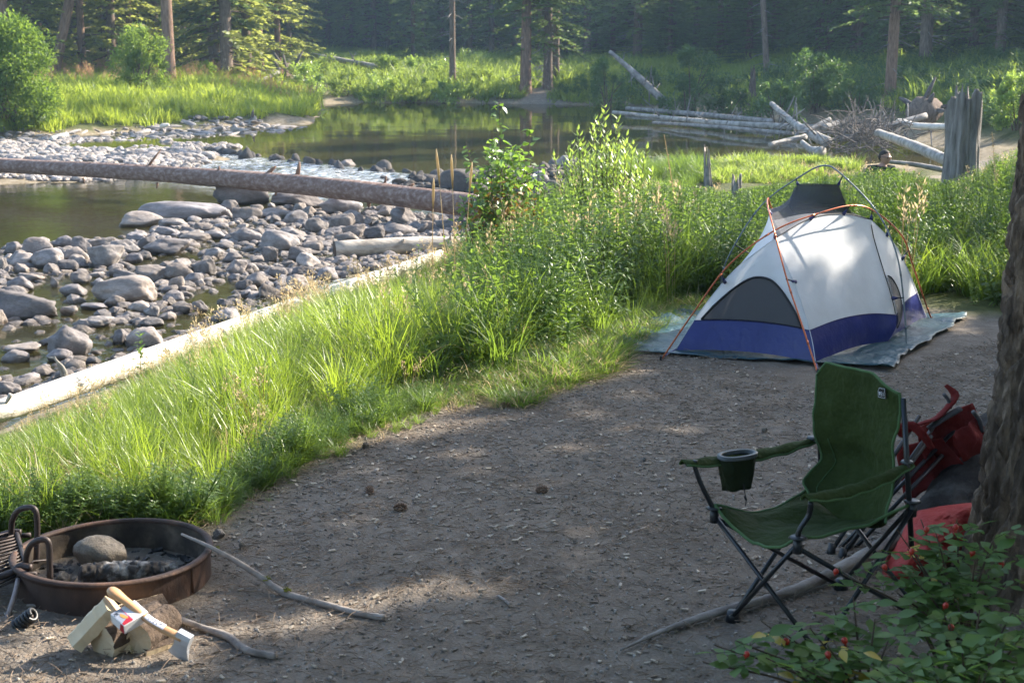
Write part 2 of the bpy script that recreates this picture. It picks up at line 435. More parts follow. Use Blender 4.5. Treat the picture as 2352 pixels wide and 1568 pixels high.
mud_pts = [(9.5, 26), (13, 30), (13.5, 36), (11.5, 36), (8.5, 31)]
w_path = np.maximum(w_path, smooth(-.5, .5, np.where(poly_in(mud_pts, vx, vy), 1, -1) * np.minimum(poly_dist(mud_pts, vx, vy), 5)))
zc = me.color_attributes.new('zone', 'FLOAT_COLOR', 'POINT')
zc.data.foreach_set('color', np.stack([w_camp, w_bed, w_path, np.ones_like(w_bed)], -1).astype(np.float32).ravel())

m, nt, out = newmat('earth')
v = coords(nt)
at_ = N(nt, 'VertexColor', layer_name='zone'); sep = N(nt, 'SeparateColor'); nt.links.new(at_.outputs[0], sep.inputs[0])
n_big, n_mid, n_fine = noise(nt, v, .9, 4), noise(nt, v, 9, 5, .65), noise(nt, v, 70, 4, .7)
dirt = ramp(nt, n_mid, [(.25, (.105, .086, .068)), (.5, (.178, .148, .118)), (.75, (.255, .218, .178))])
n_pat = noise(nt, v, .45, 5, .7)
dirt = mixc(nt, ramp(nt, n_big, [(.4, 0), (.68, .55)]), dirt, (.22, .188, .152))
dirt = mixc(nt, ramp(nt, n_pat, [(.46, 0), (.62, .6)]), dirt, (.1, .08, .062))
vo = N(nt, 'TexVoronoi'); vo.inputs['Scale'].default_value = 55; nt.links.new(v, vo.inputs['Vector'])
speck = ramp(nt, vo.outputs['Color'], [(.55, 0), (.8, .85)])
peb = mixc(nt, n_fine, (.1, .09, .08), (.36, .33, .29))
dirt = mixc(nt, mixc(nt, ramp(nt, vo.outputs['Distance'], [(.3, 1), (.5, 0)]), 0.0, speck), dirt, peb)
soil = ramp(nt, n_mid, [(.3, (.05, .06, .02)), (.7, (.1, .105, .035))])
bed = ramp(nt, n_mid, [(.3, (.12, .09, .05)), (.5, (.21, .17, .11)), (.7, (.28, .245, .19))])
path = ramp(nt, n_mid, [(.3, (.15, .125, .1)), (.7, (.26, .22, .18))])
col = mixc(nt, sep.outputs[1], soil, bed)
col = mixc(nt, sep.outputs[2], col, path)
col = mixc(nt, sep.outputs[0], col, dirt)
p = N(nt, 'BsdfPrincipled'); p.inputs['Roughness'].default_value = .93; p.inputs['Specular IOR Level'].default_value = .2
nt.links.new(col, p.inputs['Base Color'])
hsum = N(nt, 'Math', operation='MULTIPLY_ADD'); nt.links.new(n_mid, hsum.inputs[0]); hsum.inputs[1].default_value = 1.6; nt.links.new(n_fine, hsum.inputs[2])
b1 = bump(nt, hsum.outputs[0], .8, .012)
b2 = bump(nt, ramp(nt, vo.outputs['Distance'], [(.15, 1), (.5, 0)]), .35, .006, b1)
nt.links.new(b2, p.inputs['Normal'])
nt.links.new(p.outputs[0], out.inputs[0])
me.materials.append(m)
ground = bpy.data.objects.new('ground', me); COL.objects.link(ground)
tag(ground, kind='structure')

# ------------------------------------------------------------------ river
wth = np.concatenate([np.linspace(-75, -23, 30)[:-1], np.linspace(-23, 24, 240)[:-1], np.linspace(24, 60, 12)])
wrr = np.concatenate([np.linspace(7.5, 60, 240), np.linspace(60.5, 84, 16)])
WT, WR = np.meshgrid(np.radians(wth), wrr)
WX, WY = (np.sin(WT) * WR), (np.cos(WT) * WR)
ds = (WX - DAM_A.x) * _dn.x + (WY - DAM_A.y) * _dn.y
al = (WX - DAM_A.x) * _dd.x + (WY - DAM_A.y) * _dd.y
rif = smooth(-.2, .4, ds) * smooth(5.2, 2.6, ds) * smooth(.6, 2.2, al - .5 * np.maximum(ds, 0)) * smooth(12.5, 9.5, al)
rif = np.maximum(rif, .55 * smooth(2.2, .6, np.hypot(WX + .9, (WY - 25.2) * .8)))
rif2 = smooth(1.6, .3, np.hypot((WX + 1.75) * .8, (WY - 19.4)))
rif = np.maximum(rif, .8 * rif2)
WZ = water_z(WX, WY) + rif * (.05 * fbm(WX * 2.3, WY * 1.6, 3)) + .002 * fbm(WX * 1.1, WY * 1.1, 2)
mb = MB()
n1, n2 = WX.shape
me = bpy.data.meshes.new('river')
wi = np.arange(n1 * n2).reshape(n1, n2)
wf = np.stack([wi[:-1, :-1], wi[1:, :-1], wi[1:, 1:], wi[:-1, 1:]], -1).reshape(-1, 4)
keep = np.ones(len(wf), bool)
GH = height(WX.ravel(), WY.ravel())
dry = (GH - WZ.ravel()) > .25
keep &= ~dry[wf].all(1)
wx_, wy_ = WX.ravel()[wf].mean(1), WY.ravel()[wf].mean(1)
river_zone = [(-60, -10), (-7, 5), (-3.9, 9.6), (-2.2, 13.8), (.3, 18.6), (2.5, 23), (4.4, 27), (12, 24), (14.5, 33), (15, 46), (13, 54), (10, 63), (4, 69), (-7, 71), (-10, 74), (-12, 74), (-9, 60), (-8.5, 55), (-16, 47), (-60, 46)]
keep &= poly_in(river_zone, wx_, wy_)
wf = wf[keep]
used = np.unique(wf); remap = -np.ones(n1 * n2, int); remap[used] = np.arange(len(used))
me.from_pydata(np.stack([WX.ravel(), WY.ravel(), WZ.ravel()], -1)[used].tolist(), [], [tuple(f) for f in remap[wf][:, ::-1]])
me.polygons.foreach_set('use_smooth', [True] * len(me.polygons))
wa = me.color_attributes.new('riffle', 'FLOAT_COLOR', 'POINT')
pool = smooth(.3, -.6, ds)
wa.data.foreach_set('color', np.stack([rif.ravel()[used], pool.ravel()[used], 0 * used, np.ones(len(used))], -1).astype(np.float32).ravel())
m, nt, out = newmat('river_water')
v = coords(nt, (1, 1.0, 1))
va = N(nt, 'VertexColor', layer_name='riffle'); sp_ = N(nt, 'SeparateColor'); nt.links.new(va.outputs[0], sp_.inputs[0])
rf, pl = sp_.outputs[0], sp_.outputs[1]
wv = noise(nt, v, 2.2, 4, .55); wv2 = noise(nt, v, 9, 3, .6)
ws = N(nt, 'MapRange'); ws.inputs[3].default_value = .09; ws.inputs[4].default_value = .012; nt.links.new(pl, ws.inputs[0])
ad = N(nt, 'Math', operation='MULTIPLY_ADD'); nt.links.new(rf, ad.inputs[0]); ad.inputs[1].default_value = 1.0; nt.links.new(ws.outputs[0], ad.inputs[2])
bb = N(nt, 'Bump'); bb.inputs['Distance'].default_value = .1; nt.links.new(ad.outputs[0], bb.inputs['Strength']); nt.links.new(wv, bb.inputs['Height'])
b3 = N(nt, 'Bump'); b3.inputs['Distance'].default_value = .03; nt.links.new(ad.outputs[0], b3.inputs['Strength']); nt.links.new(wv2, b3.inputs['Height']); nt.links.new(bb.outputs[0], b3.inputs['Normal'])
fr = N(nt, 'Fresnel'); fr.inputs[0].default_value = 1.33; nt.links.new(b3.outputs[0], fr.inputs['Normal'])
gl = N(nt, 'BsdfGlossy'); gl.inputs['Roughness'].default_value = .03; nt.links.new(b3.outputs[0], gl.inputs['Normal'])
tr = N(nt, 'BsdfTransparent'); tr.inputs[0].default_value = (.93, .84, .6, 1)
body = N(nt, 'BsdfDiffuse'); body.inputs[0].default_value = (.1, .092, .03, 1)
bm_ = N(nt, 'MixShader'); nt.links.new(tr.outputs[0], bm_.inputs[1]); nt.links.new(body.outputs[0], bm_.inputs[2])
tb = N(nt, 'MapRange'); tb.inputs[3].default_value = .22; tb.inputs[4].default_value = .5; nt.links.new(pl, tb.inputs[0]); nt.links.new(tb.outputs[0], bm_.inputs[0])
mx = N(nt, 'MixShader'); nt.links.new(fr.outputs[0], mx.inputs[0]); nt.links.new(bm_.outputs[0], mx.inputs[1]); nt.links.new(gl.outputs[0], mx.inputs[2])
foam = N(nt, 'BsdfDiffuse'); foam.inputs[0].default_value = (.74, .8, .86, 1)
fn = noise(nt, coords(nt, (2.2, 5, 1)), 2.2, 6, .7)
fm = N(nt, 'Math', operation='MULTIPLY'); nt.links.new(ramp(nt, fn, [(.46, 0), (.72, 1)]), fm.inputs[0]); nt.links.new(rf, fm.inputs[1])
mf = N(nt, 'MixShader'); nt.links.new(fm.outputs[0], mf.inputs[0]); nt.links.new(mx.outputs[0], mf.inputs[1]); nt.links.new(foam.outputs[0], mf.inputs[2])
nt.links.new(mf.outputs[0], out.inputs[0])
me.materials.append(m)
river = bpy.data.objects.new('river_water', me); COL.objects.link(river); tag(river, kind='structure')

# ------------------------------------------------------------------ rocks
def rockmat(name, c1, c2, c3, vary=.3, wet=True):
    m, nt, out = newmat(name)
    v = coords(nt)
    f1 = noise(nt, v, 3.2, 6, .65); f2 = noise(nt, v, 22, 5, .75)
    col = ramp(nt, f1, [(.3, c1), (.52, c2), (.74, c3)])
    col = mixc(nt, ramp(nt, f2, [(.42, 0), (.68, .6)]), col, tuple(c * .55 for c in c2))
    tint = ramp(nt, objrand(nt), [(.0, (.9, .92, 1.0)), (.3, (1, 1, 1)), (.55, (1.06, 1.0, .94)), (.75, (.7, .71, .75)), (1, (1.2, 1.15, 1.1))])
    col = mixc(nt, 1.0, col, tint, 'MULTIPLY')
    hv = N(nt, 'HueSaturation'); mr = N(nt, 'MapRange'); mr.inputs[3].default_value = 1 - vary; mr.inputs[4].default_value = 1 + vary
    wn_ = N(nt, 'TexWhiteNoise', noise_dimensions='1D'); nt.links.new(objrand(nt), wn_.inputs['W'])
    nt.links.new(wn_.outputs['Value'], mr.inputs[0]); nt.links.new(mr.outputs[0], hv.inputs['Value']); nt.links.new(col, hv.inputs['Color'])
    col = hv.outputs[0]
    # the wet band a few centimetres above the water
    ge = N(nt, 'NewGeometry'); sx = N(nt, 'SeparateXYZ'); nt.links.new(ge.outputs['Position'], sx.inputs[0])
    ad = N(nt, 'Math', operation='MULTIPLY_ADD'); nt.links.new(f2, ad.inputs[0]); ad.inputs[1].default_value = .05; nt.links.new(sx.outputs[2], ad.inputs[2])
    wm = N(nt, 'MapRange'); wm.inputs[1].default_value = -.955; wm.inputs[2].default_value = -.925; wm.inputs[3].default_value = 1; wm.inputs[4].default_value = 0; nt.links.new(ad.outputs[0], wm.inputs[0])
    col = mixc(nt, wm.outputs[0], col, mixc(nt, 1.0, col, (.42, .38, .33), 'MULTIPLY'))
    p = N(nt, 'BsdfPrincipled'); p.inputs['Specular IOR Level'].default_value = .3
    rg_ = N(nt, 'MapRange'); rg_.inputs[3].default_value = .88; rg_.inputs[4].default_value = .35; nt.links.new(wm.outputs[0], rg_.inputs[0]); nt.links.new(rg_.outputs[0], p.inputs['Roughness'])
    nt.links.new(col, p.inputs['Base Color'])
    b = bump(nt, f2, .7, .013); b = bump(nt, f1, .6, .045, b)
    nt.links.new(b, p.inputs['Normal'])
    nt.links.new(p.outputs[0], out.inputs[0])
    return m
M['rock'] = rockmat('river_rock', (.14, .124, .115), (.24, .217, .202), (.355, .325, .302))
M['rock_dark'] = rockmat('dark_wet_rock', (.05, .046, .042), (.085, .078, .072), (.13, .12, .112))
M['rock_pale'] = rockmat('pale_gravel', (.22, .2, .18), (.33, .3, .275), (.45, .42, .38))
M['rock_tan'] = rockmat('tan_rock', (.16, .14, .115), (.26, .23, .19), (.34, .3, .25))

def rock_mesh(name, seed, planes=14, sharp=.5, sub=3, mat=None, rough=.05, kmax=18):
    r = random.Random(seed)
    bm = bmesh.new()
    bmesh.ops.create_icosphere(bm, subdivisions=sub, radius=1)
    pl = []
    for k in range(planes):
        n = Vector((r.gauss(0, 1), r.gauss(0, 1), r.gauss(0, 1))).normalized()
        pl.append((n, r.uniform(.52, .95)))
    pw = 5 + kmax * 1.7 * sharp
    off = [Vector((r.uniform(0, 50), r.uniform(0, 50), r.uniform(0, 50))) for _ in range(2)]
    from mathutils import noise as mn
    for v_ in bm.verts:
        d = v_.co.normalized()
        s = sum(max(0.0, d.dot(n) / o) ** pw for n, o in pl) + 1.0
        rad = s ** (-1 / pw)
        rad *= 1 + rough * mn.fractal(d * 2.2 + off[0], .9, 2.1, 5) + .025 * mn.noise(d * 8 + off[1])
        v_.co = d * rad
    me = bpy.data.meshes.new(name)
    bm.to_mesh(me); bm.free()
    me.polygons.foreach_set('use_smooth', [True] * len(me.polygons))
    if sharp > .75: me.polygons.foreach_set('use_smooth', [False] * len(me.polygons)) if sub < 3 else None
    me.materials.append(mat)
    # normalise to a unit box so that a scale is a size
    co = np.empty(len(me.vertices) * 3); me.vertices.foreach_get('co', co); co = co.reshape(-1, 3)
    lo, hi = co.min(0), co.max(0)
    co = (co - (lo + hi) / 2) / (hi - lo)
    me.vertices.foreach_set('co', co.ravel()); me.update()
    return me
BOULD = [rock_mesh('river_boulder', 100 + k, 8 + k % 5, 1.0 + .5 * (k % 5), 4, M['rock'], .12) for k in range(8)]
ROUND = [rock_mesh('river_rock', 200 + k, 11, .25 + .45 * (k % 4), 4, M['rock'], .09) for k in range(8)]
DARKR = [rock_mesh('wet_stone', 300 + k, 12, .2 + .1 * (k % 3), 3, M['rock_dark'], .06) for k in range(4)]

rock_sites = []                        # (x, y, radius) taken
def place_rock(me, name, x, y, zb, w, d, h, rz, label, group=None, cat='rock', tilt=0.06, sink=.3):
    o = bpy.data.objects.new(name, me); COL.objects.link(o)
    o.scale = (w, d, h / (1 - sink))
    o.location = (x, y, zb - h / (1 - sink) * sink + h / (1 - sink) / 2)
    o.rotation_euler = (random.uniform(-tilt, tilt), random.uniform(-tilt, tilt), rz)
    rock_sites.append((x, y, max(w, d) / 2))
    return tag(o, label, cat, group)
COMMON = 'grey river rock lying among many others in the rocky shallows beyond the white log'
GROUP = 'river rocks in the shallows'
# u, v at the waterline in front, width and height in photo pixels, style (b angular / r round), label
big = [
 (86, 587, 72, 40, 'r', 'large smooth rounded boulder on the upper left edge of the rocky shallows'),
 (149, 572, 52, 29, 'b', 'rough two-humped grey boulder at the far edge of the shallows by open water'),
 (186, 584, 50, 40, 'b', None), (237, 578, 60, 30, 'b', None),
 (244, 613, 82, 50, 'S', 'tilted flat-faced angular slab of grey rock with a pointed top'),
 (290, 585, 66, 34, 'b', None), (32, 585, 38, 29, 'r', None), (57, 614, 66, 31, 'r', 'long low rounded rock below the smooth boulder at the left'),
 (110, 616, 72, 44, 'b', 'cracked layered boulder leaning on the smooth rounded one'), (172, 607, 64, 38, 'b', None), (157, 625, 47, 27, 'r', None),
 (307, 605, 44, 23, 'r', 'egg-shaped pale rock mirrored in still brown water'), (331, 597, 34, 19, 'r', None),
 (58, 735, 156, 64, 'S', 'broad sloping boulder with a dark undercut, biggest at the left'),
 (-12, 747, 52, 38, 'r', 'rock cut off by the left picture edge, below the broad sloping boulder'),
 (169, 680, 60, 26, 'r', 'smooth oval rock standing alone in brown water'),
 (285, 697, 145, 60, 'b', 'long humped boulder with a step in its top, in mid stream'),
 (262, 706, 48, 27, 'r', None), (185, 652, 52, 27, 'b', None), (353, 651, 76, 40, 'b', 'rounded wedge-shaped boulder with a ridge, mid shallows'),
 (292, 647, 58, 27, 'b', None), (46, 668, 60, 33, 'r', None), (36, 682, 44, 22, 'b', None),
 (160, 822, 104, 72, 'b', 'tall domed boulder with a fine crack, beside the dead branch stub of the white log'),
 (231, 752, 54, 23, 'S', 'pale flat rock with a black hollow beneath it'), (320, 721, 60, 28, 'b', 'dark peaked rock at the edge of the fast little channel'), (159, 724, 42, 21, 'r', None),
 (217, 713, 64, 16, 'r', 'long flat pale stone lying in the brown water'), (73, 646, 58, 17, 'r', None), (126, 659, 18, 23, 'S', 'small pointed shard of rock sticking out of the water'), (4, 626, 30, 36, 'r', None),
 (419, 506, 202, 43, 'L', 'long flat-topped slab of rock, longest stone in the river'),
 (325, 521, 97, 34, 'r', 'pale rounded boulder in front of the long slab'),
 (558, 470, 128, 50, 'S', 'big block-shaped boulder under the fallen pine trunk'),
 (525, 494, 55, 34, 'b', None), (398, 523, 66, 22, 'r', None), (385, 543, 57, 22, 'r', None),
 (381, 586, 108, 37, 'b', 'wide low table-like boulder in the middle of the shallows'), (450, 556, 74, 21, 'r', None),
 (567, 559, 80, 36, 'b', 'dark half-shaded boulder with a pale right half'), (645, 579, 90, 49, 'b', 'broad domed boulder left of the short cut log'),
 (407, 651, 82, 46, 'b', 'bluish grey broad flat-sided boulder in mid shallows'), (407, 668, 38, 33, 'r', None), (399, 698, 50, 30, 'r', 'round dark boulder nearest the white log'),
 (469, 634, 55, 40, 'b', None), (544, 633, 50, 37, 'b', None), (492, 595, 46, 26, 'r', None), (535, 604, 43, 24, 'r', None), (622, 604, 38, 38, 'S', 'upright blocky stone with a flat sunlit top'),
 (444, 655, 48, 28, 'r', None), (467, 535, 42, 22, 'r', None), (492, 550, 54, 21, 'r', None), (532, 555, 35, 20, 'r', None), (629, 500, 74, 20, 'r', None),
 (707, 483, 73, 36, 'b', None), (783, 491, 100, 41, 'b', 'wide dark boulder just under the middle of the fallen pine trunk'), (670, 471, 92, 28, 'b', None),
 (786, 528, 60, 40, 'S', 'square-edged dark block of rock behind the short cut log'), (727, 535, 56, 35, 'b', None), (813, 550, 56, 35, 'b', None), (768, 546, 46, 24, 'r', None), (797, 557, 58, 24, 'r', None),
 (927, 519, 62, 39, 'b', 'chunky boulder below the right end of the fallen pine trunk'), (914, 548, 92, 34, 'b', 'broad flat boulder directly behind the short cut log'), (860, 552, 50, 33, 'b', None), (883, 498, 33, 24, 'r', None),
 (976, 533, 44, 21, 'r', None), (1037, 539, 77, 35, 'b', None), (718, 579, 50, 27, 'b', None),
 (37, 833, 64, 26, 'r', None), (278, 791, 34, 36, 'r', None), (335, 801, 84, 48, 'r', 'big rounded boulder partly hidden behind the middle of the white log'), (20, 910, 62, 32, 'b', 'dark rock behind the lower left end of the white log'),
 (137, 831, 56, 29, 'r', None), (53, 811, 80, 18, 'r', None), (349, 751, 56, 20, 'r', None), (420, 719, 50, 23, 'b', None), (461, 719, 36, 30, 'b', None), (560, 668, 40, 26, 'b', None), (590, 650, 44, 26, 'b', None), (690, 600, 56, 34, 'b', None), (700, 640, 60, 28, 'b', None), (640, 640, 44, 26, 'r', None),
]
for k, (u, v, w, h, st, lab) in enumerate(big):
    d0 = on(u, v, water_z(*on(u, v, -1.0)[:2]))
    s = d0.length / FPX
    W, H_ = w * s * 1.02, h * s * 1.05
    D = W * random.uniform(.6, .8) if st != 'L' else W * .3
    y = d0.y + D * .42
    x = d0.x * y / d0.y
    me = {'b': BOULD, 'S': BOULD, 'r': ROUND, 'L': BOULD}[st]
    me = me[k % len(me)] if st != 'L' else BOULD[0]
    rz = random.choice([0, math.pi]) + random.uniform(-.2, .2)
    if st == 'S': me = BOULD[[3, 4][k % 2]]
    place_rock(me, 'river_boulder' if w > 58 else 'river_rock', x, y, water_z(x, y), W, D, H_ * .92, rz, lab or COMMON, None if lab else GROUP, 'boulder' if w > 58 else 'rock', .08 if st != 'L' else .02, .22 if w > 30 else .3)
# dam stones and the boulders round the pool's outlet
for (u, v, w, h, lab) in [(1055, 438, 122, 54, 'big dark smooth boulder at the right end of the riffle'), (916, 425, 60, 24, 'grey boulder just above the fallen pine trunk at the foot of the riffle'), (800, 385, 56, 25, 'humped grey boulder midway along the row of dam stones'),
                          (1295, 388, 62, 36, 'grey boulder showing between the two tall shrubs'), (1335, 392, 40, 20, 'low stone right of the boulder between the two shrubs'), (1490, 372, 50, 24, 'pale boulder by the pool right of the willow shrub'), (1560, 368, 46, 20, 'low boulder at the edge of the yellow-green marsh grass'), (1240, 428, 60, 30, 'pale grey boulder half hidden behind the birch shrub')]:
    d0 = on(u, v, -.9); s = d0.length / FPX
    W = w * s; D = W * .7; y = d0.y + D * .4; x = d0.x * y / d0.y
    big_dark = w > 100
    me = BOULD[2] if not big_dark else rock_mesh('river_boulder', 410, 12, .1, 4, M['rock_dark'], .05)
    place_rock(me, 'river_boulder', x, y, min(water_z(x, y), hz(x, y) + .05), W, D, h * s, random.uniform(0, 6), lab, None, 'boulder', .05, .3)
for k in range(34):
    t = (k + random.uniform(-.3, .3)) / 33
    x = DAM_A.x * (1 - t) + DAM_B.x * t + random.gauss(0, .14); y = DAM_A.y * (1 - t) + DAM_B.y * t + random.gauss(0, .14)
    w = random.uniform(.14, .34) * (1.25 if k % 5 == 0 else 1)
    place_rock(DARKR[k % 4], 'dam_stone', x, y, -.9, w, w * random.uniform(.7, 1.1), w * random.uniform(.45, .75), random.uniform(0, 6), 'dark wet stone in the row of stones that dams the pool above the riffle', 'row of dam stones', 'stone', .2, .35)

shallows = [tuple(on(u, v, -1.0)[:2]) for u, v in [(-40, 575), (60, 560), (150, 555), (250, 548), (330, 535), (420, 500), (560, 478), (700, 468), (880, 478), (1000, 500), (1130, 510), (1130, 560), (1030, 590), (900, 620), (760, 640), (640, 690), (480, 760), (330, 830), (200, 890), (80, 930), (-40, 960)]]
SX, SY = np.array(shallows)[:, 0], np.array(shallows)[:, 1]
def sample_poly(poly, n, seed):
    g = np.random.default_rng(seed); P = np.array(poly); out = []
    while len(out) < n:
        c = g.uniform(P.min(0), P.max(0), (4 * n, 2)); k = poly_in(poly, c[:, 0], c[:, 1]); out.extend(c[k].tolist())
    return np.array(out[:n])
# density follows the photograph: thick bars of rock, open brown water between
def rockiness(x, y):
    u_v = [( (x / (y * cp - (-2.2 - 1) * sp)) )]
    return 1
water_gaps = [pix_poly(q, -1.0) for q in ([(40, 690), (110, 640), (200, 630), (330, 660), (250, 690), (170, 760), (300, 790), (200, 810), (60, 860), (-40, 880), (-40, 770), (130, 740)], [(230, 560), (300, 570), (330, 590), (440, 560), (520, 570), (420, 600), (330, 615), (260, 600)], [(420, 690), (520, 640), (560, 660), (430, 760), (400, 740)])]
cand = sample_poly(shallows, 2600, 11)
n_ind = 0
def free(x, y, r, k=.72):
    for (a, b, q) in rock_sites:
        if (a - x) ** 2 + (b - y) ** 2 < ((q + r) * k) ** 2: return False
    return True
for i, (x, y) in enumerate(cand):
    if n_ind >= 120: break
    gap = any(poly_in(g, np.array([x]), np.array([y]))[0] for g in water_gaps)
    if gap and random.random() < .96: continue
    sz = random.choice([.15, .18, .22, .28, .36]) * (1.0 + .02 * (y - 14))
    w = sz * random.uniform(.8, 1.2)
    if not free(x, y, w / 2): continue
    zb = max(water_z(x, y) - .02, hz(x, y))
    place_rock(ROUND[i % 8] if i % 2 else BOULD[i % 8], 'river_rock', x, y, zb, w, w * random.uniform(.65, .95), w * random.uniform(.4, .62), random.uniform(0, 6), COMMON, GROUP, 'rock', .2, .3)
    n_ind += 1

# ------------------------------------------------------------------ scattering of what nobody could count
def proto(name, mb, mats, smooth=True):
    o = mb.build(name, mats, smooth=smooth)
    COL.objects.unlink(o)
    return o
_scat = {}
def scatter(name, protos, P, rot, scl, pick=None, kind='stuff'):
    """one object: copies of the prototypes standing at points P"""
    coll = bpy.data.collections.new(name + '_kinds')
    for k, o in enumerate(protos):
        o.name = '%s_kind.%03d' % (name, k)
        coll.objects.link(o)
    P = np.asarray(P, float); n = len(P)
    me = bpy.data.meshes.new(name)
    me.from_pydata(P.tolist(), [], [])
    a = me.attributes.new('turn', 'FLOAT_VECTOR', 'POINT'); a.data.foreach_set('vector', np.asarray(rot, np.float32).ravel())
    scl = np.asarray(scl, np.float32)
    if scl.ndim == 1: scl = np.repeat(scl[:, None], 3, 1)
    a = me.attributes.new('size', 'FLOAT_VECTOR', 'POINT'); a.data.foreach_set('vector', scl.ravel())
    a = me.attributes.new('pick', 'INT', 'POINT'); a.data.foreach_set('value', (np.random.default_rng(n).integers(0, len(protos), n) if pick is None else np.asarray(pick)).astype(np.int32))
    o = bpy.data.objects.new(name, me); COL.objects.link(o)
    ng = bpy.data.node_groups.new(name, 'GeometryNodeTree')
    ng.interface.new_socket('Geometry', in_out='INPUT', socket_type='NodeSocketGeometry')
    ng.interface.new_socket('Geometry', in_out='OUTPUT', socket_type='NodeSocketGeometry')
    gi, go = ng.nodes.new('NodeGroupInput'), ng.nodes.new('NodeGroupOutput')
    ci = ng.nodes.new('GeometryNodeCollectionInfo'); ci.inputs[0].default_value = coll
    ci.inputs['Separate Children'].default_value = True; ci.inputs['Reset Children'].default_value = True
    ip = ng.nodes.new('GeometryNodeInstanceOnPoints'); ip.inputs['Pick Instance'].default_value = True
    def named(nm, ty):
        q = ng.nodes.new('GeometryNodeInputNamedAttribute'); q.data_type = ty; q.inputs[0].default_value = nm; return q.outputs[0]
    er = ng.nodes.new('FunctionNodeEulerToRotation')
    ng.links.new(named('turn', 'FLOAT_VECTOR'), er.inputs[0])
    ng.links.new(gi.outputs[0], ip.inputs['Points']); ng.links.new(ci.outputs[0], ip.inputs['Instance'])
    ng.links.new(named('pick', 'INT'), ip.inputs['Instance Index'])
    ng.links.new(er.outputs[0], ip.inputs['Rotation']); ng.links.new(named('size', 'FLOAT_VECTOR'), ip.inputs['Scale'])
    ng.links.new(ip.outputs[0], go.inputs[0])
    md = o.modifiers.new('scatter', 'NODES'); md.node_group = ng
    return tag(o, kind=kind)
def zrot(n, seed, tilt=.1):
    g = np.random.default_rng(seed)
    return np.stack([g.uniform(-tilt, tilt, n), g.uniform(-tilt, tilt, n), g.uniform(0, 6.28, n)], -1)

# small cobbles between the boulders, and the pale gravel bars
def cob_protos(name, mat, seed):
    res = []
    for k in range(6):
        me = rock_mesh(name, seed + k, 9, .3 + .5 * (k % 3), 2, mat, .08)
        res.append(bpy.data.objects.new(name, me))
    return res
cp_ = sample_poly(shallows, 5600, 21)
keepc = np.ones(len(cp_), bool)
for g in water_gaps: keepc &= ~(poly_in(g, cp_[:, 0], cp_[:, 1]) & (np.random.default_rng(5).random(len(cp_)) < .9))
cp_ = cp_[keepc]
g_ = np.random.default_rng(31)
zz = np.maximum(height(cp_[:, 0], cp_[:, 1]), -1.035)
sz = g_.choice([.08, .12, .16, .21, .27], len(cp_), p=[.3, .28, .22, .13, .07])
scatter('river_cobbles', cob_protos('cobble', M['rock'], 500), np.c_[cp_, zz + sz * .1], zrot(len(cp_), 4, .3), np.c_[sz, sz * g_.uniform(.65, 1, len(sz)), sz * g_.uniform(.45, .7, len(sz))])
bar = [tuple(on(u, v, -.88)[:2]) for u, v in [(-40, 335), (120, 318), (260, 318), (330, 312), (480, 300), (660, 318), (675, 328), (520, 345), (480, 372), (400, 405), (0, 405), (-40, 400)]]
cp_ = sample_poly(bar, 7500, 22)
hh = height(cp_[:, 0], cp_[:, 1]); ww = water_z(cp_[:, 0], cp_[:, 1])
dry_ = (hh - ww + .05 * fbm(cp_[:, 0] * 1.2, cp_[:, 1] * 1.2, 2)) > -.06
cp_, hh = cp_[dry_], hh[dry_]
sz = g_.choice([.1, .15, .2, .27, .34], len(cp_), p=[.25, .3, .25, .15, .05])
scatter('gravel_bar', cob_protos('bar_cobble', M['rock_pale'], 540), np.c_[cp_, hh + sz * .1], zrot(len(cp_), 6, .3), np.c_[sz, sz * g_.uniform(.65, 1, len(sz)), sz * g_.uniform(.4, .7, len(sz))])

outlet = [tuple(on(u, v, -.85)[:2]) for u, v in [(880, 405), (1000, 400), (1150, 385), (1300, 372), (1560, 366), (1600, 385), (1580, 415), (1400, 430), (1250, 450), (1150, 480), (1050, 450), (950, 440)]]
cp_ = sample_poly(outlet, 620, 23)
hh = np.maximum(height(cp_[:, 0], cp_[:, 1]), -.9)
sz = g_.choice([.12, .18, .26, .38, .5], len(cp_), p=[.3, .3, .22, .13, .05])
scatter('outlet_stones', cob_protos('outlet_stone', M['rock_dark'], 580), np.c_[cp_, hh + sz * .1], zrot(len(cp_), 8, .3), np.c_[sz, sz * g_.uniform(.65, 1, len(sz)), sz * g_.uniform(.4, .7, len(sz))])

shore = [tuple(on(u, v, -.8)[:2]) for u, v in [(-40, 312), (180, 306), (380, 294), (420, 288), (600, 284), (700, 286), (690, 296), (560, 308), (420, 316), (200, 322), (-40, 330)]]
cp_ = sample_poly(shore, 900, 24)
hh = np.maximum(height(cp_[:, 0], cp_[:, 1]), -.9)
sz = g_.choice([.1, .16, .24, .34], len(cp_), p=[.4, .3, .2, .1])
scatter('shore_stones', cob_protos('shore_stone', M['rock_pale'], 620), np.c_[cp_, hh + sz * .08], zrot(len(cp_), 9, .3), np.c_[sz * g_.choice([1, 1, 2.6], len(sz)), sz * g_.uniform(.4, .8, len(sz)), sz * g_.uniform(.3, .6, len(sz))])

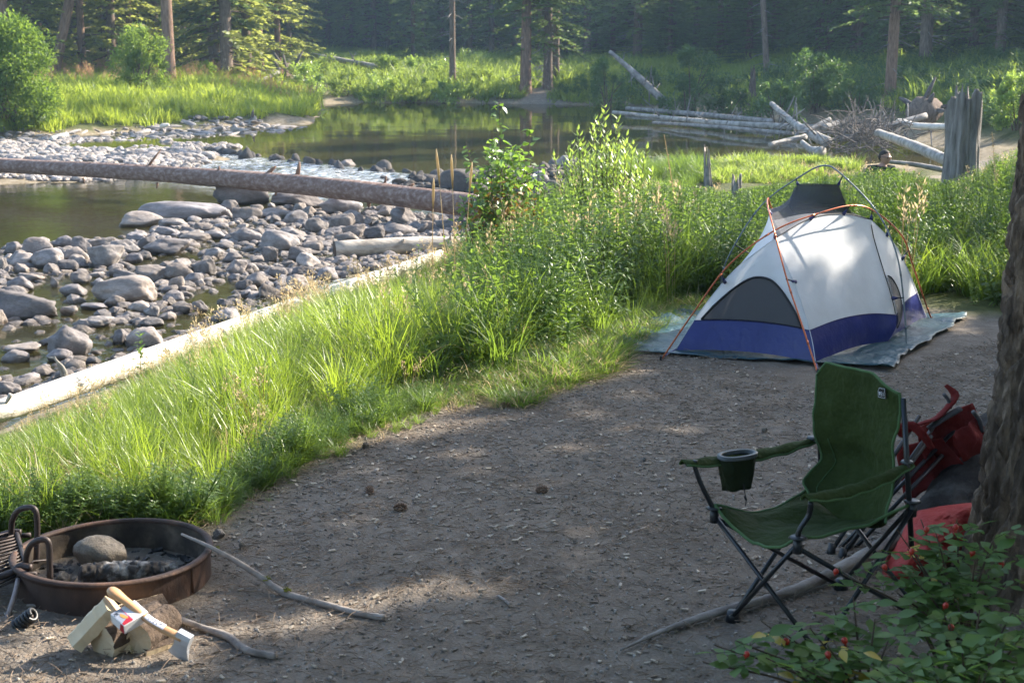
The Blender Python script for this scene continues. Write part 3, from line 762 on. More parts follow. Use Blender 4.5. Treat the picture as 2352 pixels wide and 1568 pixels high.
# ------------------------------------------------------------------ fallen logs
def logmat(name, c1, c2, c3, along=None):
    return noisy(name, c1, c2, 2.5, .9, 16, .7, .015, (1, 1, 1), c3)
M['pine_log'] = noisy('fallen_pine_bark', (.12, .07, .05), (.2, .135, .108), 15, .92, 30, 1.0, .03, (.6, .8, 1), (.34, .275, .24))
M['bleached'] = noisy('bleached_log', (.4, .355, .3), (.62, .57, .49), 6, .8, 26, .8, .012, (1.5, .4, 1.5), (.72, .67, .59))
M['cutend'] = noisy('dark_cut_end', (.05, .035, .025), (.1, .07, .05), 12, .95)
M['pale_log'] = noisy('pale_log', (.16, .135, .11), (.42, .37, .31), 6, .85, 20, .9, .015, (.5, 2, 2), (.58, .52, .44))
def log(name, label, pts, rads, mat, cat='log', group=None, n=14, stubs=0, stub_len=.25, seed=0, end=None, wob=.06, twigs=0, stub_mat=None, up=False):
    r = random.Random(seed); random.seed(seed)
    path = spline(pts, 7)
    rad = lerp_list(rads, len(path))
    base = Vector(pts[0])
    t = thing(name, label, cat, base, group)
    mb = MB(); mb.tube(path, rad, n, 0, True, wob)
    if end: mb.m = [1 if len(f) > 4 else 0 for f in mb.f]
    mb.build('trunk', [mat] + ([end] if end else []), t)
    for k in range(stubs):
        i = r.randrange(2, len(path) - 2); c = path[i]; d = (path[i + 1] - path[i]).normalized()
        a = d.cross(Vector((0, 0, 1))).normalized(); th_ = r.uniform(.2, 2.9) if up else r.uniform(0, 6.28)
        q = (a * math.cos(th_) + d.cross(a) * -math.sin(th_) * (-1 if d.cross(a).z < 0 else 1) * -1)
        q = (a * math.cos(th_) + Vector((0, 0, 1)) * math.sin(th_) + d * r.uniform(-.3, .5)).normalized()
        L = stub_len * r.uniform(.5, 1.4)
        p0 = c + q * rad[i] * .7
        s_ = MB(); s_.tube([p0, p0 + q * L * .6, p0 + q * L + Vector((0, 0, r.uniform(-.05, .08) * L))], [rad[i] * .22 + .004, rad[i] * .15 + .003, rad[i] * .06 + .002], 6)
        s_.build('branch_stub', stub_mat or mat, t)
    return t
# the long fallen pine across the stream
P0, P1, P2, P3 = at(-160, 372, 32.5), at(330, 397, 29.5), at(760, 432, 26.6), at(1190, 486, 23.6)
log('fallen_pine_trunk', 'long fallen pine trunk with reddish bark spanning the stream above the rocks', [P0, P1, P2, P3], [.14, .16, .185, .195], M['pine_log'], 'fallen tree', None, 18, 0, seed=3)
lg = [o for o in COL.objects if o.name == 'fallen_pine_trunk'][0]
for (u, v, y, L, du, dv, r_) in [(335, 383, 29.4, .9, 35, -40, .03), (500, 392, 28.3, .3, 4, -10, .035), (682, 402, 27.2, .5, 6, -30, .05), (612, 396, 27.6, .35, 22, -14, .045), (882, 420, 25.8, .4, 5, -16, .03), (935, 428, 25.4, .3, 16, -6, .04), (360, 425, 29.3, .2, 0, 8, .03), (635, 440, 27.5, .2, -3, 9, .04), (190, 415, 30.4, .2, 3, 7, .03), (845, 465, 26, .25, 2, 12, .05)]:
    p0 = at(u, v + (6 if dv < 0 else -6), y); p1 = at(u + du, v + dv, y)
    MB().tube([p0, p0.lerp(p1, .5) + Vector((.01, 0, .015)), p1], [r_, r_ * .8, r_ * .35], 7).build('branch_stub', M['bark_red'], lg)
# bleached log along the bank
A_, B_ = at(-60, 965, 10.55), at(1012, 590, 18.5)
mid = [A_.lerp(B_, t) for t in (0, .33, .66, 1)]
bl = log('bleached_log', 'smooth white bleached log lying along the foot of the grassy bank', mid, [.088, .1, .105, .09], M['bleached'], 'log', None, 18, 0, seed=4, wob=.02)
for (u, v, y, L) in [(145, 865, 11.6, [( -3, -10), (-12, -30), (-20, -47)]), (150, 862, 11.6, [(0, -8), (-6, -20), (-26, -40), (-40, -42)]), (25, 905, 10.8, [(-4, 8), (-12, 22), (-22, 32)])]:
    p0 = at(u, v, y)
    MB().tube([p0] + [at(u + a, v + b, y) for a, b in L], lerp_list([.02, .006], len(L) + 1), 7).build('branch_stub', M['deadwood'], bl)
# short sawn log
A_, B_ = at(768, 574, 21.2), at(1100, 560, 21.9)
sl = log('sawn_log', 'short pale barkless log with a dark sawn end lying behind the white log', [A_, A_.lerp(B_, .5) + Vector((0, 0, .02)), B_], [.128, .125, .11], M['pale_log'], 'log', None, 18, 5, .12, 5, M['cutend'], .03, up=True)
# log jam and drift logs round the pool
W_ = lambda u, v, y: at(u, v, y)
jam = [
 ('drift_log', 'thin grey log floating farthest out along the right bank of the pool', [(1439, 249, 60), (1600, 262, 56), (1772, 279, 50)], [.11, .13, .12], 'greywood', 8),
 ('drift_log', 'longest thin pale log floating in the pool, nearer than the other floating logs', [(1408, 258, 55), (1592, 277, 51), (1711, 286, 48), (1890, 293, 45)], [.09, .12, .13, .12], 'deadwood', 10),
 ('drift_log', 'half sunken thin log lowest in the row of floating logs', [(1500, 282, 51), (1640, 291, 47), (1820, 307, 43.5)], [.07, .08, .09], 'greywood', 8),
 ('leaning_snag', 'bare grey tree leaning out over the pool from the far bank', [(1400, 118, 60), (1470, 180, 59.5), (1548, 256, 59)], [.07, .13, .17], 'greywood', 14),
 ('dead_tree', 'bare pale dead tree lying tilted up out of the log jam, roots at its foot', [(1772, 238, 46), (1830, 288, 43), (1902, 328, 41)], [.1, .16, .22], 'deadwood', 22),
 ('drift_log', 'short pale forked root piece standing in the water before the log jam', [(1842, 326, 38), (1862, 343, 37.4), (1888, 350, 37)], [.08, .12, .2], 'deadwood', 0),
 ('drift_log', 'short pale log lying low on the water left of the tilted dead tree', [(1768, 333, 40.5), (1805, 324, 41), (1850, 314, 41.5)], [.09, .11, .11], 'deadwood', 6),
 ('drift_log', 'short log poking up to the right behind the tilted dead tree', [(1862, 299, 43), (1884, 286, 43.2), (1906, 275, 43.4)], [.1, .11, .11], 'deadwood', 0),
 ('drift_log', 'stubby pale log in the middle of the log jam', [(1893, 294, 43), (1915, 287, 43.3), (1938, 284, 43.6)], [.14, .15, .14], 'deadwood', 2),
 ('drift_log', 'thick smooth grey log sloping down to the foot of the tall broken stump', [(2016, 305, 36), (2085, 330, 33), (2175, 368, 30)], [.13, .15, .17], 'deadwood', 0),
 ('drift_log', 'curved white log behind the tall broken stump', [(2064, 280, 41), (2110, 290, 40), (2180, 292, 39.5)], [.13, .13, .13], 'bleached', 3),
 ('drift_log', 'dark branchy log slanting up to the right through the brush of the log jam', [(1934, 318, 40), (2030, 294, 40.5), (2127, 266, 41)], [.1, .14, .12], 'greywood', 16),
 ('drift_log', 'long grey log fallen behind the sunglasses of the man in the weeds', [(2036, 371, 26.5), (2100, 378, 26.5), (2165, 390, 26.4)], [.05, .06, .07], 'greywood', 0),
 ('drift_log', 'white log in the far meadow left of the round bush', [(690, 122, 98), (768, 137, 88), (861, 153, 78)], [.2, .24, .2], 'deadwood', 5),
 ('drift_log', 'short white log in the far meadow right of the round bush', [(905, 163, 78), (945, 174, 75), (985, 184, 72)], [.12, .14, .12], 'bleached', 2),
 ('drift_log', 'white log end propped on the dark root mound across the pool', [(662, 139, 86), (677, 131, 86), (690, 126, 86)], [.2, .2, .18], 'bleached', 0),
 ('drift_log', 'brown log lying on the sandy path at the far bank', [(1118, 213, 70), (1160, 206, 70.5), (1205, 199, 71)], [.16, .19, .2], 'bark_red', 3),
 ('drift_log', 'dark log lying behind the three tall trunks at the far bank', [(1215, 176, 82), (1270, 189, 78), (1328, 199, 75)], [.2, .24, .22], 'bark', 3),
 ('drift_log', 'forked grey driftwood lying in the gully right of the island meadow', [(585, 193, 70), (612, 180, 70.5), (640, 166, 71)], [.1, .13, .12], 'deadwood', 9),
 ('drift_log', 'pale stick of driftwood on the muddy shore of the island meadow', [(418, 311, 48.5), (445, 306, 48.5), (472, 304, 48.5)], [.09, .1, .09], 'bleached', 0),
 ('drift_log', 'small white drift root on the island shore below the grass', [(368, 292, 48), (376, 289, 48), (388, 287, 48)], [.09, .12, .07], 'bleached', 0),
 ('drift_log', 'white drift log end at the left of the gravel bar', [(118, 322, 44.2), (135, 316, 44.4), (155, 311, 44.6)], [.14, .15, .15], 'bleached', 0),
 ('drift_log', 'thin drift log on the tip of the island shore', [(500, 304, 49.5), (530, 302, 49.5), (560, 300, 49.5)], [.06, .07, .06], 'deadwood', 2),
 ('upturned_root', 'jagged pale upturned root on the tip of the island meadow', [(573, 292, 51), (580, 281, 51), (586, 267, 51)], [.22, .16, .06], 'deadwood', 12),
 ('root_mound', 'dark upturned root mound at the bank edge across the pool', [(648, 215, 72), (655, 190, 73), (662, 160, 74)], [.45, .6, .4], 'bark', 18),
 ('upturned_root', 'dark upturned root plate behind the log jam', [(2095, 270, 44), (2120, 258, 44.2), (2150, 250, 44.5)], [.3, .5, .3], 'bark', 6),
]
for k, (nm, lab, pts, rads, mat, st) in enumerate(jam):
    log(nm, lab, [W_(*q) for q in pts], [q * (.72 if 'log' in nm or 'tree' in nm else 1) for q in rads], M[mat], 'root' if 'root' in nm else ('dead tree' if nm in ('leaning_snag', 'dead_tree') else 'log'), None, 10, st, .55 if 'root' not in nm else (.28 if 'island' in lab else .8), 20 + k, None, .07, stub_mat=M['greywood'] if 'root' not in nm else M['darktwig'])
# tangle of thin dead twigs in the log jam
mb = MB(); r = random.Random(77)
for k in range(300):
    u, v = r.gauss(1985, 45), r.gauss(312, 20)
    p = at(u, min(v, 352), r.uniform(36, 42)); d = Vector((r.gauss(0, 1), r.gauss(0, .6), r.gauss(.3, .5))).normalized() * r.uniform(.3, 1.1)
    mb.tube([p, p + d * .5 + Vector((0, 0, .05)), p + d], [.016, .011, .005], 4, 0, False)
tag(mb.build('brush_pile', M['darktwig']), 'tangled pile of thin grey dead branches in the log jam', 'brush pile', kind='stuff')

# broken stumps
def stump(name, label, base, r0, r1, h, jag, mat, seed, hollow=.7, flare=1.0, lean=(0, 0), n=64, rows=40):
    r = random.Random(seed); from mathutils import noise as mn
    t = thing(name, label, 'stump', base)
    mb = MB(); rowsP = []
    top = [1 - jag * abs(mn.noise(Vector((math.cos(2 * math.pi * k / n) * 1.3 + seed, math.sin(2 * math.pi * k / n) * 1.3, 0.5)))) * 2.6 - jag * .12 * r.random() for k in range(n)]
    for i in range(rows):
        f = i / (rows - 1); row = []
        for k in range(n):
            th_ = 2 * math.pi * k / n
            ff = f * max(.15, top[k])
            rad = r0 + (r1 - r0) * ff + flare * r0 * .6 * math.exp(-ff * 9)
            c, s_ = math.cos(th_), math.sin(th_)
            rad *= 1 + .24 * mn.fractal(Vector((c * 1.7 + seed, s_ * 1.7, ff * h * .5)), 1, 2, 3) - .32 * max(0, mn.noise(Vector((c * 2.3, s_ * 2.3 + seed, ff * h * .22)))) - .09 * max(0, mn.noise(Vector((c * 8, s_ * 9 + seed, ff * h * .3)))) + .05 * mn.noise(Vector((c * 11, s_ * 11, ff * h * 1.2)))
            row.append(Vector(base) + Vector((c * rad + lean[0] * ff * h, s_ * rad + lean[1] * ff * h, ff * h)))
        rowsP.append(row)
    inner = [[p.lerp(Vector((sum(q.x for q in row) / n, sum(q.y for q in row) / n, p.z)), 1 - hollow) - Vector((0, 0, dz)) for p in row] for row, dz in ((rowsP[-1], .02), (rowsP[-1], h * .3))]
    mb.grid(rowsP + inner, 0, True)
    mb.build('stump_wood', mat, t)
    return t
M['stumpwood'] = noisy('silver_stump_wood', (.06, .052, .046), (.22, .2, .185), 4, .85, 14, 1.0, .06, (1.8, 1.8, .3), (.38, .355, .33))
b = at(2207, 430, 24.0); b.z = hz(b.x, b.y) - .05
top = at(2195, 190, 24.0)
stump('broken_stump', 'tall silvery hollow stump with a jagged broken top standing in the weeds', b, .28, .245, top.z - b.z, .3, M['stumpwood'], 5, .8, .9, (-.02, 0), 110, 60)
b = at(1634, 402, 24); b.z = hz(b.x, b.y) - .05
stump('broken_stump', 'small splintered grey stump at the edge of the marsh grass', b, .1, .05, at(1622, 320, 24).z - b.z, .5, M['greywood'], 9, .6, .6, (-.08, 0), 28, 20)
b = at(1692, 425, 21); b.z = hz(b.x, b.y) - .05
stump('broken_stump', 'short dark stump in the weeds right of the splintered stump', b, .09, .07, at(1687, 392, 21).z - b.z, .3, M['greywood'], 12, .6, .5, (0, 0), 28, 14)
b = at(1727, 236, 60); b.z = hz(b.x, b.y) - .1
stump('broken_snag', 'broken pointed tree snag standing among the bushes on the far right bank', b, .17, .08, at(1725, 145, 60).z - b.z, .45, M['bark'], 15, .6, .5, (-.01, 0), 24, 18)

# ------------------------------------------------------------------ trees
def conifer_meshes(seed, H, base_h, Rc, trunk_r, dens=1.0, droop=.25, dead=0, twig=(.33, .065), up=.0, top_open=False, low_w=1.0, ndead=18):
    """crown (branches with needle sprays) and trunk, built round the tree's foot"""
    r = random.Random(seed); g = np.random.default_rng(seed)
    V, Fc = [], []
    B = MB()
    z = base_h
    while z < H - .3:
        f = (z - base_h) / (H - base_h)
        L0 = Rc * min(1.0, (1 - f) ** .75 + .02) * (low_w + (1 - low_w) * min(1, f * 5))
        nb = r.choice([3, 4, 4, 5])
        a0 = r.uniform(0, 6.28)
        for k in range(nb):
            if r.random() > dens: continue
            az = a0 + 6.28 * k / nb + r.uniform(-.5, .5)
            L = L0 * r.uniform(.55, 1.15)
            d = Vector((math.cos(az), math.sin(az), 0))
            side = Vector((-d.y, d.x, 0))
            rise = r.uniform(-.05, .15) + up + .5 * f
            dr = droop * r.uniform(.6, 1.4) * (1 - f)
            zz_ = z + r.uniform(-.2, .2)
            pt = lambda s: d * (trunk_r * .5 + L * s) + Vector((0, 0, zz_ + L * (rise * s - dr * s * s)))
            if z < 9: B.tube([pt(0), pt(.5), pt(1)], [.03 + L * .006, .02, .006], 4, 0, False)
            nt_w = int((12 + L * 19) * (1.0 if z < 9 else .55))
            bush = 1.0 if z < 9 else 1.6
            for q in range(nt_w):
                s = .12 + .88 * (q + r.random()) / nt_w
                sg = r.choice((-1, 1))
                tl = twig[0] * r.uniform(.6, 1.3) * (1.1 - .45 * s) * (1 + .25 * L / 3) * bush
                ax = (d * r.uniform(.35, 1.0) + side * sg * r.uniform(.4, 1.0) + Vector((0, 0, r.uniform(-.55, .15)))).normalized()
                c = pt(s) + Vector((r.gauss(0, .03), r.gauss(0, .03), r.gauss(0, .03)))
                nrm = (Vector((0, 0, 1)) + Vector((r.gauss(0, .5), r.gauss(0, .5), r.gauss(0, .5)))).normalized()
                wv = ax.cross(nrm).normalized() * twig[1] * r.uniform(.7, 1.4) * bush
                o = len(V)
                V.extend([c, c + ax * tl * .4 + wv, c + ax * tl, c + ax * tl * .45 - wv])
                Fc.append((o, o + 1, o + 2, o + 3))
        z += r.uniform(.22, .42) * (1 if z < 9 else 1.5)
    D = MB()
    for k in range(ndead if dead else 0):
        zz_ = r.uniform(.6, base_h + 1.0); az = r.uniform(0, 6.28); L = dead * r.uniform(.4, 1.2)
        d = Vector((math.cos(az), math.sin(az), r.uniform(-.35, .1)))
        p = Vector((0, 0, zz_)); D.tube([p, p + d * L * .5, p + d * L + Vector((0, 0, -.12 * L))], [.022, .014, .005], 4, 0, False)
    T = MB()
    lean = Vector((r.gauss(0, .012), r.gauss(0, .012), 0))
    hs = [-.4, 0, .4, 1.2, 3, 6, H * .6, H]
    T.tube([Vector((0, 0, h_)) + lean * max(h_, 0) for h_ in hs], [trunk_r * 1.5, trunk_r * 1.3, trunk_r * 1.1, trunk_r, trunk_r * .94, trunk_r * .85, trunk_r * .5, .03], 14, 0, True, .05)
    return V, Fc, B, D, T
def tree_kind(name, seed, needle='needles', bark='bark', **kw):
    V, Fc, B, D, T = conifer_meshes(seed, **kw)
    me = bpy.data.meshes.new('crown'); o0 = len(V)
    me.from_pydata([tuple(p) for p in V] + B.v, [], Fc + [tuple(i + o0 for i in f) for f in B.f])
    me.materials.append(M[needle]); me.materials.append(M['twig'])
    me.polygons.foreach_set('material_index', [0] * len(Fc) + [1] * len(B.f))
    me.update()
    def mk(n, b_, m_):
        if not b_.v: return None
        q = bpy.data.meshes.new(n); q.from_pydata(b_.v, [], b_.f); q.materials.append(M[m_]); q.polygons.foreach_set('use_smooth', [True] * len(q.polygons)); q.update(); return q
    return dict(crown=me, trunk=mk('trunk', T, bark), dead=mk('dead_branches', D, 'greywood'))
def plant_tree(kind, name, label, x, y, s=1.0, rz=None, group=None, lean=(0, 0), z=None, cat='tree'):
    t = thing(name, label, cat, (x, y, hz(x, y) if z is None else z), group)
    t.rotation_euler = (lean[0], lean[1], random.uniform(0, 6.28) if rz is None else rz)
    t.scale = (s, s, s)
    for part, nm in (('trunk', 'trunk'), ('crown', 'crown'), ('dead', 'dead_branches')):
        if kind.get(part) is None: continue
        o = bpy.data.objects.new(nm, kind[part]); COL.objects.link(o); o.parent = t
    return t
random.seed(5)
K = {}
K['spruceA'] = tree_kind('spruce', 1, H=20, base_h=.7, Rc=2.9, trunk_r=.2, droop=.32)
K['spruceB'] = tree_kind('spruce', 2, H=24, base_h=1.6, Rc=3.1, trunk_r=.24, droop=.28, dead=1.2)
K['spruceC'] = tree_kind('spruce', 3, H=17, base_h=.4, Rc=2.3, trunk_r=.16, droop=.3)
K['firD'] = tree_kind('fir', 4, H=22, base_h=2.6, Rc=2.8, trunk_r=.26, droop=.35, dead=1.6, ndead=26)
K['pineE'] = tree_kind('pine', 5, H=24, base_h=4.2, Rc=3.0, trunk_r=.27, droop=.2, dead=1.3, bark='bark_red', ndead=14)
K['oliveF'] = tree_kind('pine', 6, 'needles_olive', 'bark_red', H=13, base_h=1.0, Rc=3.0, trunk_r=.2, dens=.7, droop=.3, dead=1.4, up=.05, ndead=16, twig=(.34, .075))
K['oliveG'] = tree_kind('pine', 7, 'needles_olive', 'bark', H=15, base_h=.8, Rc=3.4, trunk_r=.26, dens=.75, droop=.38, dead=1.0, twig=(.34, .075))
K['oliveH'] = tree_kind('pine', 8, 'needles_olive', 'bark_red', H=21, base_h=5.0, Rc=2.6, trunk_r=.27, droop=.2)
K['poleI'] = tree_kind('pole', 9, H=19, base_h=7.0, Rc=1.6, trunk_r=.15, dens=.6, droop=.3, dead=.9, ndead=40)
K['shadeK'] = tree_kind('shade', 11, H=15, base_h=.5, Rc=3.6, trunk_r=.2, droop=.3, low_w=.8, twig=(.4, .1))
K['oliveL'] = tree_kind('pine', 12, 'needles_olive', 'bark', H=12, base_h=.2, Rc=3.2, trunk_r=.2, droop=.36, twig=(.34, .075))
K['youngJ'] = tree_kind('young', 10, H=6, base_h=.2, Rc=1.3, trunk_r=.07, droop=.2, twig=(.26, .06))

def tree_at(kind, name, label, u, v, y, s=1.0, **kw):
    p = at(u, v, y)
    return plant_tree(K[kind], name, label, p.x, y, s, **kw)
# trees one can tell apart
tree_at('oliveH', 'leaning_pine', 'reddish pine trunk leaning to the right behind the left bush', 118, 165, 68, .9, lean=(0, R(15)), rz=0)
tree_at('oliveF', 'pine_tree', 'sunlit olive pine right behind the leaning trunk', 190, 165, 71, .9)
tree_at('oliveG', 'pine_tree', 'olive pine with pale dead lower boughs left of the young birch bush', 258, 160, 74, .85)
tree_at('oliveH', 'tall_pine', 'tall straight pine with a sunlit orange right edge standing on the island meadow', 390, 180, 67, 1.0, rz=2.0)
tree_at('oliveG', 'large_fir', 'big spreading fir with two thick trunks above the end of the island meadow', 522, 185, 71, 1.12, rz=1.0)
tree_at('firD', 'large_fir', 'second trunk of fir close behind the big spreading fir, leaning left', 500, 182, 73, 1.05, lean=(0, R(-4)), rz=.4)
tree_at('oliveF', 'pine_tree', 'pine at the right of the big spreading fir above the gully', 640, 160, 80, .8)
tree_at('oliveF', 'pine_tree', 'olive pine at the far left behind the big round bush', 20, 165, 66, .95)
tree_at('oliveG', 'pine_tree', 'olive pine behind the left bush, left of the leaning trunk', 72, 160, 72, .9)
tree_at('spruceB', 'spruce_tree', 'dark spruce between the birch bush and the straight tall pine', 335, 150, 86, .9)
tree_at('spruceA', 'spruce_tree', 'dark bluish spruce right behind the tall straight pine', 440, 140, 92, .9)
b = on(1040, 197, -.15)
tree_at('poleI', 'dead_pine', 'bare straight grey trunk standing alone on the far bank beside the sandy path', 1040, 197, 73, 1.0, rz=2.2)
tree_at('pineE', 'tall_pine', 'thickest of the three trunks beside the sandy landing across the pool', 1207, 212, 69, .92, rz=1.1)
tree_at('firD', 'tall_fir', 'middle one of the three trunks beside the sandy landing', 1258, 206, 70, .8, rz=3.1)
tree_at('poleI', 'tall_fir', 'thin rightmost one of the three trunks beside the sandy landing', 1276, 197, 72, 1.1, rz=.7)
tree_at('spruceC', 'spruce_tree', 'slim bare-stemmed spruce before the forest, left of the lone grey trunk', 948, 138, 98, .8)
tree_at('pineE', 'forest_pine', 'straight brown trunk on the shaded hillside left of the broken stump', 2042, 258, 52, .72, rz=.5)
tree_at('poleI', 'forest_pine', 'thin leaning trunk right of the broken snag', 1762, 205, 66, .9, lean=(0, R(5)))
tree_at('pineE', 'forest_pine', 'thick dark trunk high on the right hillside', 2140, 190, 70, 1.05, rz=2.6)
tree_at('pineE', 'forest_pine', 'trunk left of the thick dark one on the right hillside', 2103, 190, 72, .8, rz=4.0)
tree_at('firD', 'forest_pine', 'slender trunk near the sunlit patch on the right hillside', 2292, 195, 62, .8, rz=5.0)
tree_at('firD', 'forest_pine', 'trunk at the edge of the forest above the shaded round bush', 1960, 180, 74, .9)
tree_at('spruceB', 'forest_spruce', 'dark spruce standing over the middle bush of the right bank', 1880, 165, 76, .9)
for k, (u, v, y, kk, s, lab) in enumerate([(-60, 170, 68, 'oliveG', .9, 'olive pine at the picture edge above the large round bush'), (45, 165, 84, 'oliveF', 1.0, 'olive pine half hidden above the large round bush'), (150, 160, 80, 'oliveG', .95, 'olive pine in the second rank behind the leaning trunk'), (225, 160, 83, 'oliveF', 1.0, 'olive pine between the leaning trunk and the birch bush'), (300, 165, 76, 'oliveF', .85, 'olive pine whose boughs hang just behind the birch bush'), (360, 155, 84, 'oliveG', .9, 'olive fir filling the gap left of the tall straight pine'), (570, 175, 74, 'oliveG', .85, 'sunlit fir boughs right of the big spreading fir'), (600, 165, 84, 'oliveF', .9, 'olive pine in the second rank right of the big spreading fir'), (470, 160, 82, 'oliveG', .9, 'olive fir behind the second trunk of the spreading fir'), (110, 160, 88, 'spruceA', .9, 'dark spruce far back behind the leaning pine trunk'), (280, 155, 90, 'spruceB', .9, 'dark spruce far back behind the birch bush')]):
    tree_at(kk, 'pine_tree' if 'olive' in kk else 'spruce_tree', lab, u, v, y, s)
for k, (u, y, s_, lab) in enumerate([(-20, 76, 1.0, 'bushy olive pine low behind the large round bush'), (95, 78, .9, 'bushy olive pine just left of the leaning trunk'), (175, 77, .8, 'bushy olive pine just right of the leaning trunk'), (238, 79, .9, 'bushy olive pine left behind the birch bush'), (318, 82, .9, 'bushy olive pine straight behind the birch bush'), (425, 86, .8, 'bushy bluish-lit pine right of the tall straight pine'), (545, 82, .9, 'bushy olive fir behind the big spreading fir'), (665, 92, .8, 'bushy pine above the root mound across the pool')]):
    p_ = at(u, 160, y); plant_tree(K['oliveL'], 'pine_tree', lab, p_.x, y, s_)
# forest crowns cut low so that the sun reaches these meadow points
LIT = [(x, y, z) for x, y, z in [(-5, 70, 0), (-2, 72, 0), (1, 74, 0), (-4, 80, 0), (2, 82, 0), (5, 74, 0), (-1, 90, 0), (-9, 53, 0), (-11, 58, 0), (-13, 50, 0), (-15, 56, 0), (-15, 65, 0), (-11, 68, 0), (-12, 71, 3), (-15, 74, 3), (-20, 68, 3), (-18, 62, 0), (-20, 74, 3), (-9, 76, 4), (20.8, 66, 0), (18, 68, 0), (23, 62, 0), (16, 58, 0)]]
def sun_cap(x, y):
    cap = 99
    for px, py, pz in LIT:
        t = (x - px) * .848 + (y - py) * .529; q = abs(-(x - px) * .529 + (y - py) * .848)
        if t > 6 and q < 3.0: cap = min(cap, pz + (t - 2.5) * .6)
    return max(cap, 7.0)
KH = dict(spruceA=20, spruceB=24, spruceC=17, firD=22, pineE=24, oliveF=17, oliveG=20, oliveH=21, poleI=19)
# the wall of forest
FOREST = 'dark conifer in the dense wall of forest across the river'
r = random.Random(12); spots = []
def try_spot(x, y, dmin):
    for a, b_ in spots:
        if (a - x) ** 2 + (b_ - y) ** 2 < dmin ** 2: return False
    spots.append((x, y)); return True
def edge_y(u):                          # how far off the forest edge stands, by photo column
    return float(np.interp(u, [-300, 0, 330, 460, 650, 760, 1000, 1300, 1450, 1700, 1900, 2100, 2352, 2800], [78, 80, 92, 105, 118, 122, 116, 104, 92, 80, 74, 66, 60, 50]))
kinds = ['spruceA', 'spruceB', 'spruceC', 'firD', 'spruceA', 'pineE', 'spruceB']
nf = 0
for row in range(5):
    u = -260 + r.uniform(0, 40)
    while u < 2720:
        y = edge_y(u) + row * 7 + r.uniform(-2.5, 4)
        x = (u - CX) / FPX * y * 1.0
        kk = r.choice(kinds if row else ['spruceA', 'spruceB', 'spruceC', 'spruceC', 'spruceA', 'firD'])
        if try_spot(x, y, 2.6):
            s_ = r.uniform(.75, 1.1); ft = plant_tree(K[kk], 'forest_tree', FOREST, x, y, s_, None, 'forest across the river'); nf += 1
            ft.scale.z = min(s_, sun_cap(x, y) / KH[kk])
        u += r.uniform(40, 80) * 90 / y * (1 + .1 * row)
# far wood that reads as one mass
def far_proto(k):
    q = K[k]; me = q['crown']; o = bpy.data.objects.new('far_conifer', me); return o
px, py = [], []
for i in range(420):
    u = r.uniform(-700, 3000); y = edge_y(u) + r.uniform(36, 95); x = (u - CX) / FPX * y
    px.append(x); py.append(y)
px, py = np.array(px), np.array(py)
scatter('far_wood', [far_proto(k) for k in ('spruceA', 'spruceB', 'spruceC')], np.c_[px, py, height(px, py)], zrot(len(px), 3, .02), np.random.default_rng(2).uniform(.8, 1.15, len(px)))
# unseen conifers added to shade the camp from the right and block sky behind
SHADE = 'unseen conifer around the camp ground, placed for its shade'
for (x, y, kk, s) in [(7.6, 8.2, 'spruceC', .55), (9.2, 10.4, 'spruceC', .62), (10.8, 9.6, 'spruceA', .62), (12.6, 13.2, 'spruceC', .6), (13.5, 10.5, 'spruceA', .7), (16.5, 13.8, 'spruceB', .62), (17.5, 17.8, 'pineE', .5), (15.6, 16.6, 'oliveF', .5), (21, 19.5, 'pineE', .55), (20, 15, 'spruceA', .8), (24, 24.5, 'pineE', .5), (10.2, 13.2, 'shadeK', .56), (8.4, 11.6, 'shadeK', .46), (11.6, 14.9, 'shadeK', .6), (13.2, 16.6, 'shadeK', .62), (9.4, 11.0, 'shadeK', .5), (16.5, 21.5, 'pineE', .5), (18.5, 24.6, 'spruceC', .68), (20.5, 27.5, 'pineE', .55), (5.2, .8, 'spruceB', .8), (3.4, -3.5, 'spruceA', .9), (-1.5, -5, 'shadeK', 1.0), (7.5, -2.5, 'spruceB', .9), (-6, -4.5, 'spruceA', .8), (1, -8, 'spruceB', 1.0), (8.5, 3.5, 'spruceA', .8), (11, 6, 'spruceB', .7), (-9.5, -7, 'spruceB', .9), (26, 19, 'spruceB', .8)]:
    plant_tree(K[kk], 'shade_conifer', SHADE, x, y, s, None, 'conifers around the camp')

